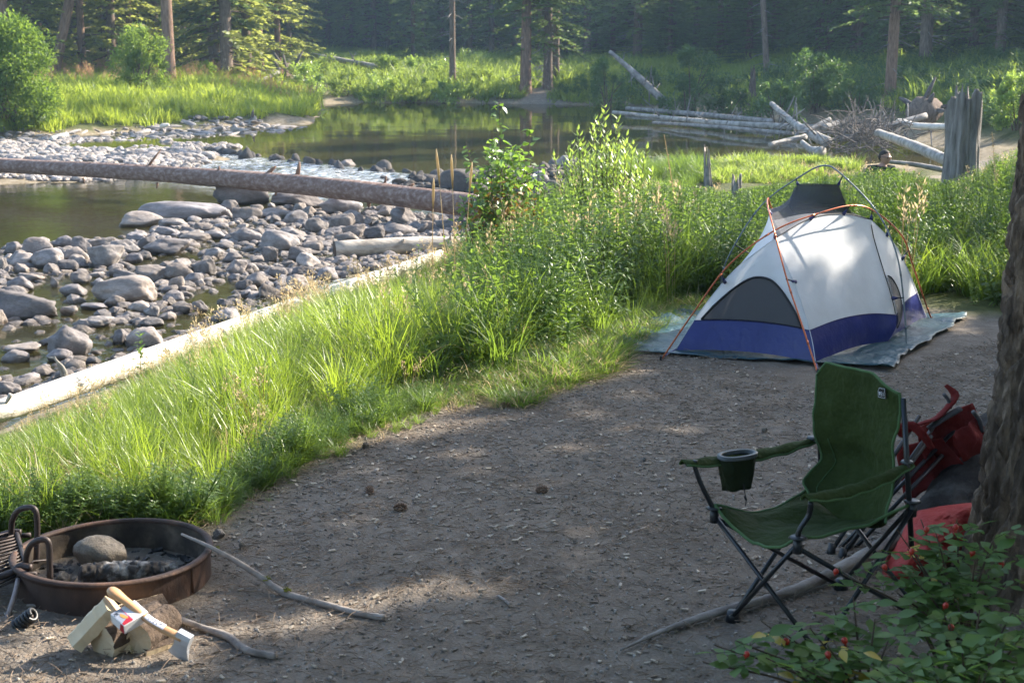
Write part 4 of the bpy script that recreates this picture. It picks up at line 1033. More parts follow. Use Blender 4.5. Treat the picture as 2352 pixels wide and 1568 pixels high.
# ------------------------------------------------------------------ leafy bushes
def leaf_quad(mb, c, ax, nrm, L, W, mi=0, fold=.15):
    ax = ax.normalized(); sd = ax.cross(nrm).normalized(); n2 = sd.cross(ax)
    mb.add([c, c + ax * L * .35 + sd * W * .5 + n2 * fold * W, c + ax * L, c + ax * L * .35 - sd * W * .5 + n2 * fold * W, c + ax * L * .55], [(0, 1, 4), (1, 2, 4), (2, 3, 4), (3, 0, 4)], mi)
def bush(name, label, base, size, n, leaf, mat, seed, group=None, clumps=16, stems=9, cat='bush', hang=0.0, low=.1, stem_mat='twig'):
    """several arching stems and leaves gathered in clumps through the crown"""
    r = random.Random(seed)
    t = thing(name, label, cat, base, group)
    b = Vector(base); w, d, h = size
    cl = []
    for k in range(clumps):
        a = r.uniform(0, 6.28); zf = low + (1 - low) * r.random() ** .85
        q = math.sqrt(max(.05, 1 - ((zf - .45) / .62) ** 2)) * math.sqrt(r.uniform(.15, 1))
        cl.append((Vector((math.cos(a) * q * w / 2, math.sin(a) * q * d / 2, zf * h)), r.uniform(.55, 1.1) * (w * d * h) ** (1 / 3) * r.choice((.12, .17, .2))))
    S = MB()
    for k in range(stems):
        c, rr_ = cl[k % len(cl)]
        foot = Vector((r.gauss(0, .05) * w, r.gauss(0, .05) * d, -.05))
        S.tube([b + foot, b + foot.lerp(c, .5) + Vector((0, 0, .12 * h)), b + c], [.012 * h + .006, .008 * h + .004, .003], 5, 0, False)
    S.build('stems', M[stem_mat], t)
    Lm = MB()
    for i in range(n):
        c, rr_ = cl[r.randrange(len(cl))]
        dv = Vector((r.gauss(0, 1), r.gauss(0, 1), r.gauss(0, 1))).normalized() * rr_ * r.uniform(.2, 1.1)
        p = b + c + dv
        if p.z < b.z: continue
        ax = (dv.normalized() + Vector((r.gauss(0, .6), r.gauss(0, .6), r.gauss(0, .6) - hang)))
        leaf_quad(Lm, p, ax, Vector((r.gauss(0, .5), r.gauss(0, .5), 1)), leaf * r.uniform(.7, 1.3), leaf * r.uniform(.4, .65), 0)
    Lm.build('leaves', M[mat], t, False)
    return t
def bush_at(name, label, u, v, y, wpx, hpx, n, leaf, mat, seed, **kw):
    p = at(u, v, y); z = hz(p.x, y)
    w = wpx / FPX * y; h = at(u, v - hpx, y).z - z
    return bush(name, label, (p.x, y, z), (w, w * .85, max(h, .3)), n, leaf, mat, seed, **kw)
bush_at('large_bush', 'large round sunlit bush at the left edge of the island meadow', 22, 305, 45.5, 215, 250, 21000, .12, 'bush', 1, clumps=110, stems=16, low=-.02)
bush_at('birch_bush', 'round young birch bush on thin stems in the middle of the island meadow', 322, 205, 57, 122, 132, 6500, .12, 'bush', 2, clumps=46, stems=14, low=.22)
bush_at('round_bush', 'small round dark bush in the far meadow between the white logs', 888, 178, 76, 50, 44, 1500, .12, 'bush', 3, clumps=14)
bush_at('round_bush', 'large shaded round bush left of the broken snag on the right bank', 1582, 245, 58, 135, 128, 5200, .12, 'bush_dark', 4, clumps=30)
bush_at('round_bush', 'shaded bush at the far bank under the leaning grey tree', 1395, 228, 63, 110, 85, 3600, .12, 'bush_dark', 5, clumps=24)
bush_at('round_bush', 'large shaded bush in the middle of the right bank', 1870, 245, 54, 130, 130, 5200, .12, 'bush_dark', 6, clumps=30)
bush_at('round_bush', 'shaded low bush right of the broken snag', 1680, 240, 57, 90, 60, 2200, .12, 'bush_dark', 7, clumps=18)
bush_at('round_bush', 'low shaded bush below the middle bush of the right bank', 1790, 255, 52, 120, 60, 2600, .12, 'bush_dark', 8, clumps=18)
bush_at('round_bush', 'small bush below the big spreading fir', 470, 182, 68, 50, 40, 1200, .11, 'bush', 9, clumps=12)
bush_at('sunlit_shrub', 'pale sunlit shrub behind the bark of the near trunk', 2330, 310, 40, 110, 130, 3600, .1, 'willow', 10, clumps=22)
bush_at('sunlit_shrub', 'sunlit yellow-green shrub on the hillside under the forest', 2250, 175, 66, 130, 65, 2400, .12, 'willow', 11, clumps=20)
LAB1 = ['sunny willow thicket at the water left end of the far bank', 'willow thicket below the white log of the far meadow', 'willow thicket at the far water edge below the round meadow bush', 'long willow thicket overhanging the water in the middle of the far bank', 'low willow thicket at the water left of the bare grey trunk', 'sunny thicket higher up the far meadow, left of the white log', 'sunny thicket in the far meadow right of the short white log', 'low thicket between the bare grey trunk and the sandy path', 'pale thicket far back in the meadow left of the three trunks', 'pale thicket far back in the meadow behind the three trunks', 'small thicket beside the dark root mound across the pool', 'thicket far back in the meadow above the round bush']
LAB2 = ['low shaded shrub at the far bank right of the leaning grey tree', 'low shaded shrub right of the sandy landing', 'shaded shrub on the right bank below the forest, left of the brown trunk', 'shaded shrub on the hillside right of the brown trunk', 'shaded shrub on the hillside just above the broken stump', 'shaded shrub on the hillside right of the broken stump', 'shaded shrub around the foot of the thin leaning trunk', 'low shrub at the forest edge above the leaning grey tree']
for k, (u, v, y, w, h) in enumerate([(720, 205, 70, 90, 55), (800, 205, 70, 90, 40), (870, 215, 69.5, 100, 36), (950, 218, 69, 110, 40), (1030, 222, 68, 90, 30), (750, 170, 78, 80, 36), (975, 165, 77, 110, 36), (1100, 190, 73, 90, 26), (1080, 150, 90, 140, 30), (1240, 148, 95, 120, 30), (690, 190, 72, 60, 40), (840, 160, 84, 100, 24)]):
    bush_at('meadow_shrub', LAB1[k], u, v, y, w, h, 1500, .13, 'meadow_far' if k % 2 else 'willow', 40 + k, group='willow thickets of the far meadow', clumps=16, stems=5, low=.0)
for k, (u, v, y, w, h) in enumerate([(1480, 225, 66, 120, 60), (1330, 215, 68, 90, 36), (1960, 235, 52, 120, 70), (2080, 220, 54, 130, 60), (2180, 240, 50, 120, 50), (2290, 240, 48, 140, 60), (1760, 210, 64, 110, 50), (1430, 165, 84, 110, 36)]):
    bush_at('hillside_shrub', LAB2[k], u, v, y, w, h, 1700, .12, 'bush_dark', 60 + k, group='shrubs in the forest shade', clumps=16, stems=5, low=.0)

# ------------------------------------------------------------------ grasses and weeds
def proj(x, y, z):
    dz = z - CAM_H
    dep = y * cp - dz * sp; upc = y * sp + dz * cp
    return CX + FPX * x / dep, CY - FPX * upc / dep
TOPV = np.array([(-300, 1080), (0, 992), (150, 930), (300, 862), (420, 795), (520, 735), (640, 680), (760, 640), (880, 610), (960, 590), (1040, 560), (1110, 520), (1180, 480), (1260, 430), (1320, 415), (1500, 420), (1600, 425), (1660, 440), (1760, 425), (1840, 410), (1960, 395), (1995, 384), (2060, 386), (2100, 400), (2170, 420), (2250, 395), (2300, 350), (2420, 320)])
def clamp_h(x, y, z, h, slack=0):
    """plant height that keeps the sight lines of the place: low along the log, tall in the thicket"""
    u, v = proj(x, y, z)
    lim = np.interp(u, TOPV[:, 0], TOPV[:, 1]) - slack
    top = CAM_H + (y / (cp + (CY - lim) / FPX * sp)) * (-sp + (CY - lim) / FPX * cp)
    return np.clip(np.minimum(h, top - z), 0.0, None)
def blades(n, spread, bend, w, seed, seg=4, splay=.3, hvar=.45):
    """a tuft of curved tapering blades, one metre tall"""
    r = random.Random(seed); mb = MB()
    for k in range(n):
        a = r.uniform(0, 6.28); q = spread * math.sqrt(r.random())
        f = Vector((math.cos(a) * q, math.sin(a) * q, 0))
        az = a + r.gauss(0, .9); d = Vector((math.cos(az), math.sin(az), 0)); sd = Vector((-d.y, d.x, 0))
        tw = r.uniform(-.7, .7); sd = (sd * math.cos(tw) + d * math.sin(tw)).normalized()
        H = r.uniform(1 - hvar, 1.0); sl = splay * r.uniform(.1, 1); bd = bend * r.uniform(.2, 1.3)
        pts = []
        for i in range(seg + 1):
            t = i / seg
            pts.append(f + d * (sl * t + bd * t * t * t) * H + Vector((0, 0, H * (t - .35 * bd * t * t * t))))
        vs_, fs = [], []
        for i, p in enumerate(pts[:-1]):
            ww = w * (1 - (i / seg) ** 1.6) * .5 + w * .08
            vs_ += [p - sd * ww, p + sd * ww]
        vs_.append(pts[-1]); o = len(vs_) - 1
        for i in range(seg - 1): fs.append((2 * i, 2 * i + 1, 2 * i + 3, 2 * i + 2))
        fs.append((2 * seg - 2, 2 * seg - 1, o))
        mb.add(vs_, fs)
    return mb
def seed_stalks(n, spread, seed, mat_i=0, head=.22):
    r = random.Random(seed); mb = MB()
    for k in range(n):
        a = r.uniform(0, 6.28); q = spread * math.sqrt(r.random()); f = Vector((math.cos(a) * q, math.sin(a) * q, 0))
        d = Vector((math.cos(a), math.sin(a), 0)); H = r.uniform(.65, 1); b_ = r.uniform(.02, .2)
        pt = lambda t: f + d * b_ * t * t * H + Vector((0, 0, H * t))
        mb.tube([pt(0), pt(.4), pt(.75), pt(1)], [.0045, .004, .003, .002], 3, 0, False)
        for i in range(22):
            t = 1 - head * r.random() ** .8; p = pt(t)
            az = r.uniform(0, 6.28); o = Vector((math.cos(az), math.sin(az), r.uniform(.8, 2.2))).normalized()
            L = r.uniform(.025, .055); s_ = o.cross(Vector((r.gauss(0, 1), r.gauss(0, 1), r.gauss(0, 1)))).normalized() * L * .2
            p = p + Vector((math.cos(az), math.sin(az), .3)) * r.uniform(0, .03) * (1.3 - t) * 4
            mb.add([p, p + o * L * .5 + s_, p + o * L, p + o * L * .5 - s_], [(0, 1, 2, 3)])
    return mb
def weed(seed, stems=3, leaves=26, L=.17, W=.05, spread=.12, lobed=True):
    """leafy upright weed with jagged leaves, one metre tall"""
    r = random.Random(seed); mb = MB()
    for s_ in range(stems):
        a = r.uniform(0, 6.28); d = Vector((math.cos(a), math.sin(a), 0)); H = r.uniform(.65, 1.0) if s_ else 1.0
        f = d * spread * r.random()
        pt = lambda t: f + d * .16 * t * t + Vector((0, 0, H * t))
        mb.tube([pt(0), pt(.5), pt(1)], [.008, .006, .003], 4, 0, False)
        for k in range(leaves):
            t = .06 + .94 * (k + r.random()) / leaves
            az = k * 2.4 + r.uniform(-.4, .4); o = Vector((math.cos(az), math.sin(az), r.uniform(.1, .9))).normalized()
            ll = L * (1.15 - .75 * t) * r.uniform(.7, 1.3); ww = W * (1.1 - .5 * t) * r.uniform(.8, 1.3)
            sd = o.cross(Vector((0, 0, 1))).normalized(); up = sd.cross(o)
            c = pt(t); dr = r.uniform(.1, .5)
            mid_ = [c + o * ll * q - up * ll * dr * q * q for q in (0, .3, .6, 1)]
            if lobed:
                v_ = [mid_[0], mid_[1] + sd * ww * .5, c + o * ll * .42 + sd * ww * .22 - up * ll * dr * .17, mid_[2] + sd * ww * .45, mid_[3], mid_[2] - sd * ww * .45, c + o * ll * .42 - sd * ww * .22 - up * ll * dr * .17, mid_[1] - sd * ww * .5, mid_[1] + up * -.004, mid_[2] + up * -.004]
                mb.add(v_, [(0, 1, 8), (1, 2, 9, 8), (2, 3, 9), (3, 4, 9), (4, 5, 9), (5, 6, 9), (6, 7, 8, 9), (7, 0, 8)])
            else:
                mb.add([mid_[0], mid_[1] + sd * ww * .5, mid_[2] + sd * ww * .4, mid_[3], mid_[2] - sd * ww * .4, mid_[1] - sd * ww * .5], [(0, 1, 5), (1, 2, 4, 5), (2, 3, 4)])
    return mb
def kinds_of(fn, mats, n, seed, **kw):
    return [proto('kind', fn(seed=seed + k, **kw), mats, False) for k in range(n)]
G = {
 'tall': kinds_of(lambda seed: blades(46, .16, .6, .0135, seed, 4, .45), M['grass'], 6, 10),
 'lush': kinds_of(lambda seed: blades(46, .18, .9, .016, seed, 4, .45), M['grass_dark'], 6, 20),
 'tstraw': kinds_of(lambda seed: blades(16, .2, .9, .012, seed, 4, .6), M['straw'], 3, 25),
 'short': kinds_of(lambda seed: blades(34, .6, .9, .035, seed, 3, .8), M['grass_dark'], 4, 30),
 'dry': kinds_of(lambda seed: blades(22, .6, 1.1, .03, seed, 3, .9), M['straw'], 3, 40),
 'seed': kinds_of(lambda seed: seed_stalks(5, .12, seed), M['straw'], 5, 50),
 'russet': kinds_of(lambda seed: seed_stalks(6, .2, seed, head=.3), M['russet'], 4, 60),
 'weed': kinds_of(lambda seed: weed(seed), M['weed'], 6, 70),
 'herb': kinds_of(lambda seed: weed(seed, 5, 22, .13, .042, .2, False), M['grass_dark'], 5, 80),
 'meadow': kinds_of(lambda seed: blades(46, .5, .5, .05, seed, 3, .35), M['meadow'], 6, 90),
 'mdry': kinds_of(lambda seed: seed_stalks(14, .5, seed, head=.3), M['russet'], 4, 100),
 'mfar': kinds_of(lambda seed: blades(40, .6, .5, .07, seed, 3, .4), M['meadow_far'], 6, 110),
 'mherb': kinds_of(lambda seed: weed(seed, 9, 15, .2, .075, .5, False), M['meadow_far'], 5, 120),
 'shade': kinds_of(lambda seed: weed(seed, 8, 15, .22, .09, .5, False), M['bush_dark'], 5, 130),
}
def uv_mask(x, y):
    u, v = proj(x, y, height(x, y)); return u, v
def clumps(name, kind, poly, n, h0, h1, seed, xy=1.0, dens=None, clamp=True, slack=0, tilt=.36, inset=None, minh=.06, spread_fac=None):
    P_ = sample_poly(poly, n, seed); x, y = P_[:, 0], P_[:, 1]
    g = np.random.default_rng(seed + 1)
    k = np.ones(len(x), bool)
    if dens is not None: k &= g.random(len(x)) < dens(x, y)
    x, y = x[k], y[k]; z = height(x, y)
    k = z > water_z(x, y) - .04; x, y, z = x[k], y[k], z[k]
    h = g.uniform(h0 * .75, h1, len(x)) * (1 + .3 * fbm(x * .8, y * .8, 2) + .25 * fbm(x * 3.1, y * 3.1, 2))
    if clamp: h = clamp_h(x, y, z, h, slack * g.random(len(x)))
    k = h > minh; x, y, z, h = x[k], y[k], z[k], h[k]
    w = np.maximum(h, .5 * (h0 + h1) / 2) * xy
    return scatter(name, G[kind], np.c_[x, y, z - .01], zrot(len(x), seed + 2, tilt), np.c_[w, w, h])
def edge_soft(poly, w):                 # thins out towards the camp ground
    def f(x, y): return smooth(-.02, w, -np.where(poly_in(CAMP, x, y), 1, -1) * poly_dist(CAMP, x, y) + .1 * fbm(x * 3, y * 3, 2))
    return f
E = [tuple(on(u, v)[:2]) for u, v in camp_edge]
BANK = E[0:9] + [(.2, 10.5), (.4, 12.5), (.0, 15), (-.7, 18.2), (-1.6, 16.4), (-2.55, 13.8), (-3.35, 11.6), (-3.9, 10.4), (-6.5, 6.5)]
THICK = E[8:15] + [(2.4, 13.6), (3.2, 16), (4.6, 20), (4.4, 25), (2, 26), (.8, 22), (.2, 20), (-.7, 18.4), (-.3, 15), (-.2, 12.5), (-.25, 10.5)]
RIGHT = E[14:18] + [(9, 14), (10, 20), (9.5, 27), (6, 27), (4.4, 25), (4.4, 20), (3.2, 16), (2.4, 13.6)]
es = edge_soft(CAMP, .95)
def darkside(x, y): return smooth(-1.7, .2, x - .12 * (y - 8)) 
clumps('tall_bank_grass', 'tall', BANK, 2900, .38, .62, 1000, .75, lambda x, y: es(x, y) * (1 - .55 * darkside(x, y)))
clumps('lush_bank_grass', 'lush', BANK, 2200, .26, .46, 1010, .9, lambda x, y: es(x, y) * (.3 + .7 * darkside(x, y)))
clumps('bank_dry_blades', 'tstraw', BANK, 1000, .2, .42, 1015, 1.0, es)
clumps('bank_seed_stalks', 'seed', BANK, 800, .5, .8, 1020, 1.0, lambda x, y: smooth(1.3, .1, poly_dist([(-3.8, 10.6), (-2.4, 14.4), (-.8, 18.4)], x, y, False)) * .9 + .06, slack=62)
clumps('bank_weeds', 'weed', BANK, 1300, .22, .5, 1030, .9, lambda x, y: es(x, y) * (.25 + .75 * darkside(x, y)) * smooth(-.25, .35, fbm(x * 1.1 + 4, y * 1.1, 2) + .5 * darkside(x, y)))
clumps('bank_herbs', 'herb', BANK, 800, .2, .45, 1035, .9, lambda x, y: es(x, y) * smooth(-.1, .4, fbm(x * 1.3 + 9, y * 1.3, 2)))
clumps('thicket_weeds', 'weed', THICK, 3300, .55, 1.0, 1040, .8, es)
clumps('thicket_herbs', 'herb', THICK, 1500, .45, .85, 1050, .8, es)
clumps('thicket_grass', 'lush', THICK, 2600, .4, .8, 1060, .7, es)
clumps('thicket_seed_stalks', 'seed', THICK, 240, .7, 1.05, 1070, .8, lambda x, y: smooth(11, 13, y) * smooth(1.1, .3, np.abs(x - .14 * y + 1.3)) * .9 + .04, slack=30)
clumps('right_grass', 'tall', RIGHT, 1500, .4, .65, 1080, .9, es)
clumps('right_herbs', 'herb', RIGHT, 1900, .4, .8, 1090, .8, es)
clumps('right_weeds', 'weed', RIGHT, 2200, .45, .85, 1085, .85, es)
clumps('right_lush_grass', 'lush', RIGHT, 1200, .35, .7, 1087, .9, es)
clumps('right_seed_stalks', 'seed', RIGHT, 60, .8, 1.1, 1095, .8, None, slack=30)
FRINGE = E[5:16] + [(2.6, 13.2), (1.5, 12.4), (.6, 11), (-.3, 9.9), (-1.1, 8.4), (-1.7, 7.4)]
FR2 = [tuple(on(u, v)[:2]) for u, v in [(980, 930), (1080, 900), (1200, 930), (1300, 880), (1400, 860), (1440, 800), (1500, 760), (1600, 720), (1700, 700), (1560, 690), (1400, 730), (1250, 790), (1100, 830), (980, 880)]]
clumps('camp_edge_grass', 'short', FR2, 1500, .05, .13, 1100, 1.5, None, False, minh=.02)
clumps('camp_edge_dry_grass', 'dry', FR2, 500, .05, .12, 1110, 1.6, None, False, minh=.02)
EDGE2 = [tuple(on(u, v)[:2]) for u, v in [(-60, 1240), (250, 1215), (440, 1205), (570, 1150), (680, 1070), (800, 1010), (1000, 930), (960, 890), (700, 990), (560, 1090), (420, 1170), (-60, 1200)]]
clumps('low_edge_thistles', 'weed', EDGE2, 420, .14, .3, 1122, 1.2, lambda x, y: .25 + .75 * smooth(-1.2, -1.7, x), False, minh=.02)
EDGE3 = [tuple(on(u, v)[:2]) for u, v in [(-60, 1255), (250, 1232), (450, 1222), (590, 1170), (710, 1085), (830, 1030), (1020, 950), (1180, 930), (1330, 890), (1450, 830), (1400, 800), (1100, 860), (960, 890), (700, 990), (560, 1090), (420, 1170), (-60, 1200)]]
clumps('edge_tufts', 'lush', EDGE3, 170, .07, .2, 1127, 1.0, None, False, minh=.02)
clumps('edge_dry_tufts', 'tstraw', EDGE3, 140, .06, .16, 1128, 1.3, None, False, minh=.02)
clumps('low_edge_weeds', 'herb', EDGE2, 420, .1, .24, 1120, 1.1, None, False, minh=.02)
clumps('low_edge_grass', 'lush', EDGE2, 300, .1, .26, 1125, 1.0, None, False, minh=.02)
MARSH = [tuple(on(u, v, -.8)[:2]) for u, v in [(1590, 400), (1640, 376), (1760, 366), (1900, 366), (1960, 375), (1960, 410), (1800, 425), (1640, 425)]]
clumps('marsh_grass', 'mfar', MARSH, 1300, .12, .3, 1130, 1.2, lambda x, y: smooth(-.3, .3, fbm(x * .9, y * .9, 2) + .15), False)
ISLAND = [(-15.6, 44.6), (-12.9, 47.4), (-10.8, 49.7), (-9.2, 51.6), (-7.7, 53.2), (-7.4, 56), (-8.2, 61), (-9.4, 67), (-11, 74), (-20, 80), (-34, 74), (-34, 46)]
clumps('outlet_grass', 'lush', [tuple(on(u, v, -.8)[:2]) for u, v in [(1430, 372), (1600, 368), (1640, 400), (1560, 440), (1300, 450), (1340, 400)]], 900, .3, .6, 1135, 1.0, None, False)
clumps('marsh_dry_grass', 'dry', MARSH, 300, .15, .25, 1137, 1.2, None, False)
clumps('island_meadow_grass', 'meadow', ISLAND, 6200, .45, .75, 1140, 1.0, None, False)
clumps('island_russet_stalks', 'mdry', ISLAND, 1100, .6, .95, 1150, 1.0, lambda x, y: smooth(54, 66, y - .2 * (x + 15)), False)
FARM = [(-6.9, 68.3), (-3, 68.6), (1, 67.6), (4, 66.3), (6.6, 63.4), (9.5, 66), (14, 72), (18, 90), (12, 112), (-22, 128), (-20, 100), (-10, 80)]
notpath = lambda x, y: 1 - smooth(-.3, .6, np.where(poly_in(path_pts, x, y), 1, -1) * poly_dist(path_pts, x, y))
clumps('far_meadow_grass', 'mfar', FARM, 6000, .4, .75, 1160, 1.2, notpath, False)
clumps('far_meadow_herbs', 'mherb', FARM, 2600, .5, .9, 1170, 1.0, lambda x, y: notpath(x, y) * smooth(100, 75, y), False)
HILL = [(8, 61.5), (10.8, 57), (12.6, 51), (13.5, 45), (13.8, 39), (13.6, 35.5), (14.5, 30), (22, 28), (34, 50), (40, 80), (20, 84), (12, 70)]
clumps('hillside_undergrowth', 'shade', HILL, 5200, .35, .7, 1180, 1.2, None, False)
clumps('hillside_grass', 'mfar', HILL, 2600, .4, .7, 1190, 1.2, None, False)

# ------------------------------------------------------------------ the plants one can tell apart
def leaf_mesh(name, L, W, mats, kind='oval', fold=.12, droop=.25):
    mb = MB(); n = 6
    prof = {'oval': [0, .55, .95, 1, .78, .42, 0], 'lance': [0, .7, 1, .95, .7, .38, 0], 'birch': [.05, .95, 1, .85, .6, .3, 0]}[kind]
    rows = []
    for i in range(n + 1):
        t = i / n; w = W * .5 * prof[i]; z = -droop * L * t * t
        rows.append([(L * t, -w, z + fold * w), (L * t, 0, z), (L * t, w, z + fold * w)])
    mb.grid(rows)
    o = mb.build(name, mats, smooth=True); me_ = o.data; bpy.data.objects.remove(o)
    return me_
def orient(ax, up=Vector((0, 0, 1)), roll=0.0):
    ax = ax.normalized(); y_ = up.cross(ax)
    if y_.length < 1e-3: y_ = Vector((0, 1, 0))
    y_.normalize(); z_ = ax.cross(y_)
    m_ = Matrix((ax, y_, z_)).transposed()
    return (m_ @ Matrix.Rotation(roll, 3, 'X')).to_euler()
def add_leaf(me_, parent, p, ax, roll=0.0, s=1.0, name='leaf', up=Vector((0, 0, 1))):
    o = bpy.data.objects.new(name, me_); COL.objects.link(o); o.parent = parent
    o.location = Vector(p) - Vector(parent.location); o.rotation_euler = orient(ax, up, roll); o.scale = (s, s, s)
    return o
# tall birch-like shrub
r = random.Random(8)
bx = at(1165, 520, 16.6); bz = hz(bx.x, bx.y)
sh = thing('birch_shrub', 'tall leafy birch shrub with long bare-tipped shoots and rusty lower leaves at the bank', 'shrub', (bx.x, bx.y, bz))
tips = [(1146, 222, 16.6), (1218, 282, 16.4), (1070, 322, 16.8), (1095, 400, 16.4), (1130, 300, 16.3), (1185, 335, 16.9), (1240, 370, 16.5), (1160, 380, 16.2), (1062, 455, 16.3), (1205, 420, 16.1), (1255, 420, 16.7), (1110, 470, 16.1), (1190, 470, 16.0), (1085, 500, 16.2), (1235, 490, 16.0), (1130, 430, 16.2), (1210, 380, 16.4), (1165, 430, 15.9), (1140, 520, 15.9), (1210, 520, 15.9), (1100, 440, 16.0), (1260, 460, 16.2)]
BL = [leaf_mesh('leaf', .085, .062, M['birch'], 'birch'), leaf_mesh('leaf', .075, .058, M['rust_leaf'], 'birch')]
stm = MB(); extra = MB(); nl = 0
for (u, v, y) in tips:
    tip = at(u, v, y); foot = Vector((bx.x + r.gauss(0, .12), bx.y + r.gauss(0, .1), bz - .05))
    mid_ = foot.lerp(tip, .5) + Vector(((tip.x - foot.x) * .22, 0, .08))
    path_ = spline([foot, mid_, tip], 12)
    stm.tube(path_, lerp_list([.012, .008, .003], len(path_)), 6, 0, False)
    for k in range(66):
        t = r.uniform(.22, 1.0); q = path_[min(len(path_) - 1, int(t * (len(path_) - 1)))]
        dense = t < .75
        side = Vector((r.gauss(0, 1), r.gauss(0, 1), r.gauss(0, .6))).normalized()
        p = q + side * (r.uniform(.03, .2) if dense else r.uniform(.01, .05))
        if dense and r.random() < .4: stm.tube([q, p], [.003, .0015], 4, 0, False)
        rust = q.z < bz + 1.0 and r.random() < .3
        if nl < 300:
            add_leaf(BL[1 if rust else 0], sh, p, side + Vector((0, 0, r.uniform(-.5, .5))), r.uniform(-.5, .5), r.uniform(.7, 1.3)); nl += 1
        else: leaf_quad(extra, p, side + Vector((0, 0, r.uniform(-.6, .4))), Vector((r.gauss(0, .4), r.gauss(0, .4), 1)), .085, .06, 1 if rust else 0)
for k in range(800):
    u_, v_ = r.gauss(1160, 48), r.uniform(340, 520); p = at(u_, v_, 16.5 + r.gauss(0, .28))
    if abs(u_ - 1160) > 30 + (v_ - 330) * .42: continue
    rust = v_ > 420 and r.random() < .3
    leaf_quad(extra, p, Vector((r.gauss(0, 1), r.gauss(0, 1), r.gauss(0, .7))), Vector((r.gauss(0, .4), r.gauss(0, .4), 1)), .095 * r.uniform(.7, 1.2), .07, 1 if rust else 0)
    if k % 9 == 0: stm.tube([p, p + Vector((r.gauss(0, .04), r.gauss(0, .04), -.16))], [.003, .004], 4, 0, False)
stm.build('stems', M['twig'], sh)
tag(extra.build('leaves', [M['birch'], M['rust_leaf']], sh, False), kind='stuff')
# willow shrub
bx = at(1400, 470, 17.6); bz = hz(bx.x, bx.y)
sh = thing('willow_shrub', 'pale sunlit willow shrub of upright shoots right of the birch shrub', 'shrub', (bx.x, bx.y, bz))
WL = leaf_mesh('leaf', .1, .03, M['willow'], 'lance')
stm = MB(); extra = MB(); nl = 0
for k in range(44):
    u, v = r.choice([(1388, 232), (1365, 262), (1420, 262), (1440, 300), (1455, 320), (1330, 300), (1345, 330), (1310, 320), (1470, 360), (1400, 300), (1380, 330), (1430, 350)]) if k > 11 else [(1388, 232), (1365, 262), (1420, 262), (1440, 300), (1455, 320), (1330, 300), (1345, 330), (1310, 320), (1470, 360), (1400, 300), (1380, 330), (1430, 350)][k]
    if k > 11: u += r.gauss(0, 22); v += r.uniform(20, 80)
    tip = at(u, v, 17.6 + r.gauss(0, .25)); foot = Vector((bx.x + r.gauss(0, .1), bx.y + r.gauss(0, .1), bz - .05))
    path_ = spline([foot, foot.lerp(tip, .5) + Vector(((tip.x - foot.x) * .2, 0, .05)), tip], 12)
    stm.tube(path_, lerp_list([.01, .007, .0025], len(path_)), 5, 0, False)
    for j in range(46):
        t = .22 + .78 * (j + r.random()) / 46; q = path_[min(len(path_) - 1, int(t * (len(path_) - 1)))]
        az = j * 2.4 + r.uniform(-.4, .4); ax = Vector((math.cos(az), math.sin(az), r.uniform(.8, 1.9)))
        if nl < 300 and j % 2: add_leaf(WL, sh, q, ax, r.uniform(-.4, .4), r.uniform(.7, 1.25)); nl += 1
        else: leaf_quad(extra, q, ax, Vector((math.cos(az), math.sin(az), -.5)), .1 * r.uniform(.7, 1.2), .032)
stm.build('stems', M['twig'], sh)
tag(extra.build('leaves', M['willow'], sh, False), kind='stuff')
# thistles and single tall weeds
def tall_weed(label, u, v, y, hpx, seed, mat='weed', name='thistle', leaves=34, L=.15, cat='plant', lobed=True, stems=1):
    p = at(u, v, y); z = hz(p.x, y); H = max(.2, at(u, v - hpx, y).z - z)
    mb = weed(seed, stems, leaves, L / H, .05 / H, .05, lobed)
    mb.v = [(a * H * .8 + p.x, b_ * H * .8 + p.y, c * H + z) for a, b_, c in mb.v]
    t = thing(name, label, cat, (p.x, p.y, z))
    nst = stems
    mb.build('stem_and_leaves', M[mat], t, False)
for args in [('tall dark thistle standing up against the white log, left of the two', 938, 700, 11.6, 135, 1), ('second tall thistle just right of the tall dark one before the white log', 1003, 700, 11.9, 105, 2), ('thistle above the dark weeds left of the round stone', 1120, 690, 12.2, 95, 3),
             ('small bright green weed growing on top of the white log at its middle', 322, 865, 11.8, 100, 4), ('broad-leaved weed at the trampled edge above the round stone', 1060, 720, 11.2, 100, 5), ('weed with a long thin pale stem left of the tent tarp', 1215, 740, 11.4, 95, 6)]:
    tall_weed(*args)
tall_weed('tall weed with pale fluffy spikes in front of the broken stump', 2290, 430, 19, 125, 7, 'straw', 'mullein', 40, .1)
tall_weed('yellow-green sapling behind the top of the tent', 1985, 560, 14.5, 95, 8, 'willow', 'sapling', 26, .13, 'plant', False)
tall_weed('tall grassy weed with a drooping seed head standing before the pool', 1560, 420, 20, 110, 9, 'straw', 'reed', 14, .14, 'plant', False)
for k, (u, v, y, h) in enumerate([(1025, 500, 14.8, 110), (1045, 500, 14.9, 100), (990, 510, 14.6, 60), (1064, 505, 15, 90)]):
    p = at(u, v, y); z = hz(p.x, y); mb = MB(); H = at(u, v - h, y).z - z
    dx = .05 * (k - 1.5)
    mb.tube([(p.x, p.y, z), (p.x + dx * .4, p.y, z + H * .6), (p.x + dx, p.y, z + H)], [.005, .004, .003], 5)
    t = thing('timothy_grass', 'thin stalk of timothy grass with a slim straw-coloured head before the fallen pine', 'grass stalk', (p.x, p.y, z), 'timothy stalks before the fallen pine')
    mb.build('stalk', M['straw'], t)
    hb = MB(); hb.tube([(p.x + dx * .85, p.y, z + H * .9), (p.x + dx, p.y, z + H), (p.x + dx * 1.15, p.y, z + H * 1.08), (p.x + dx * 1.25, p.y, z + H * 1.14)], [.006, .014, .013, .004], 7)
    hb.build('seed_head', M['straw'], t)

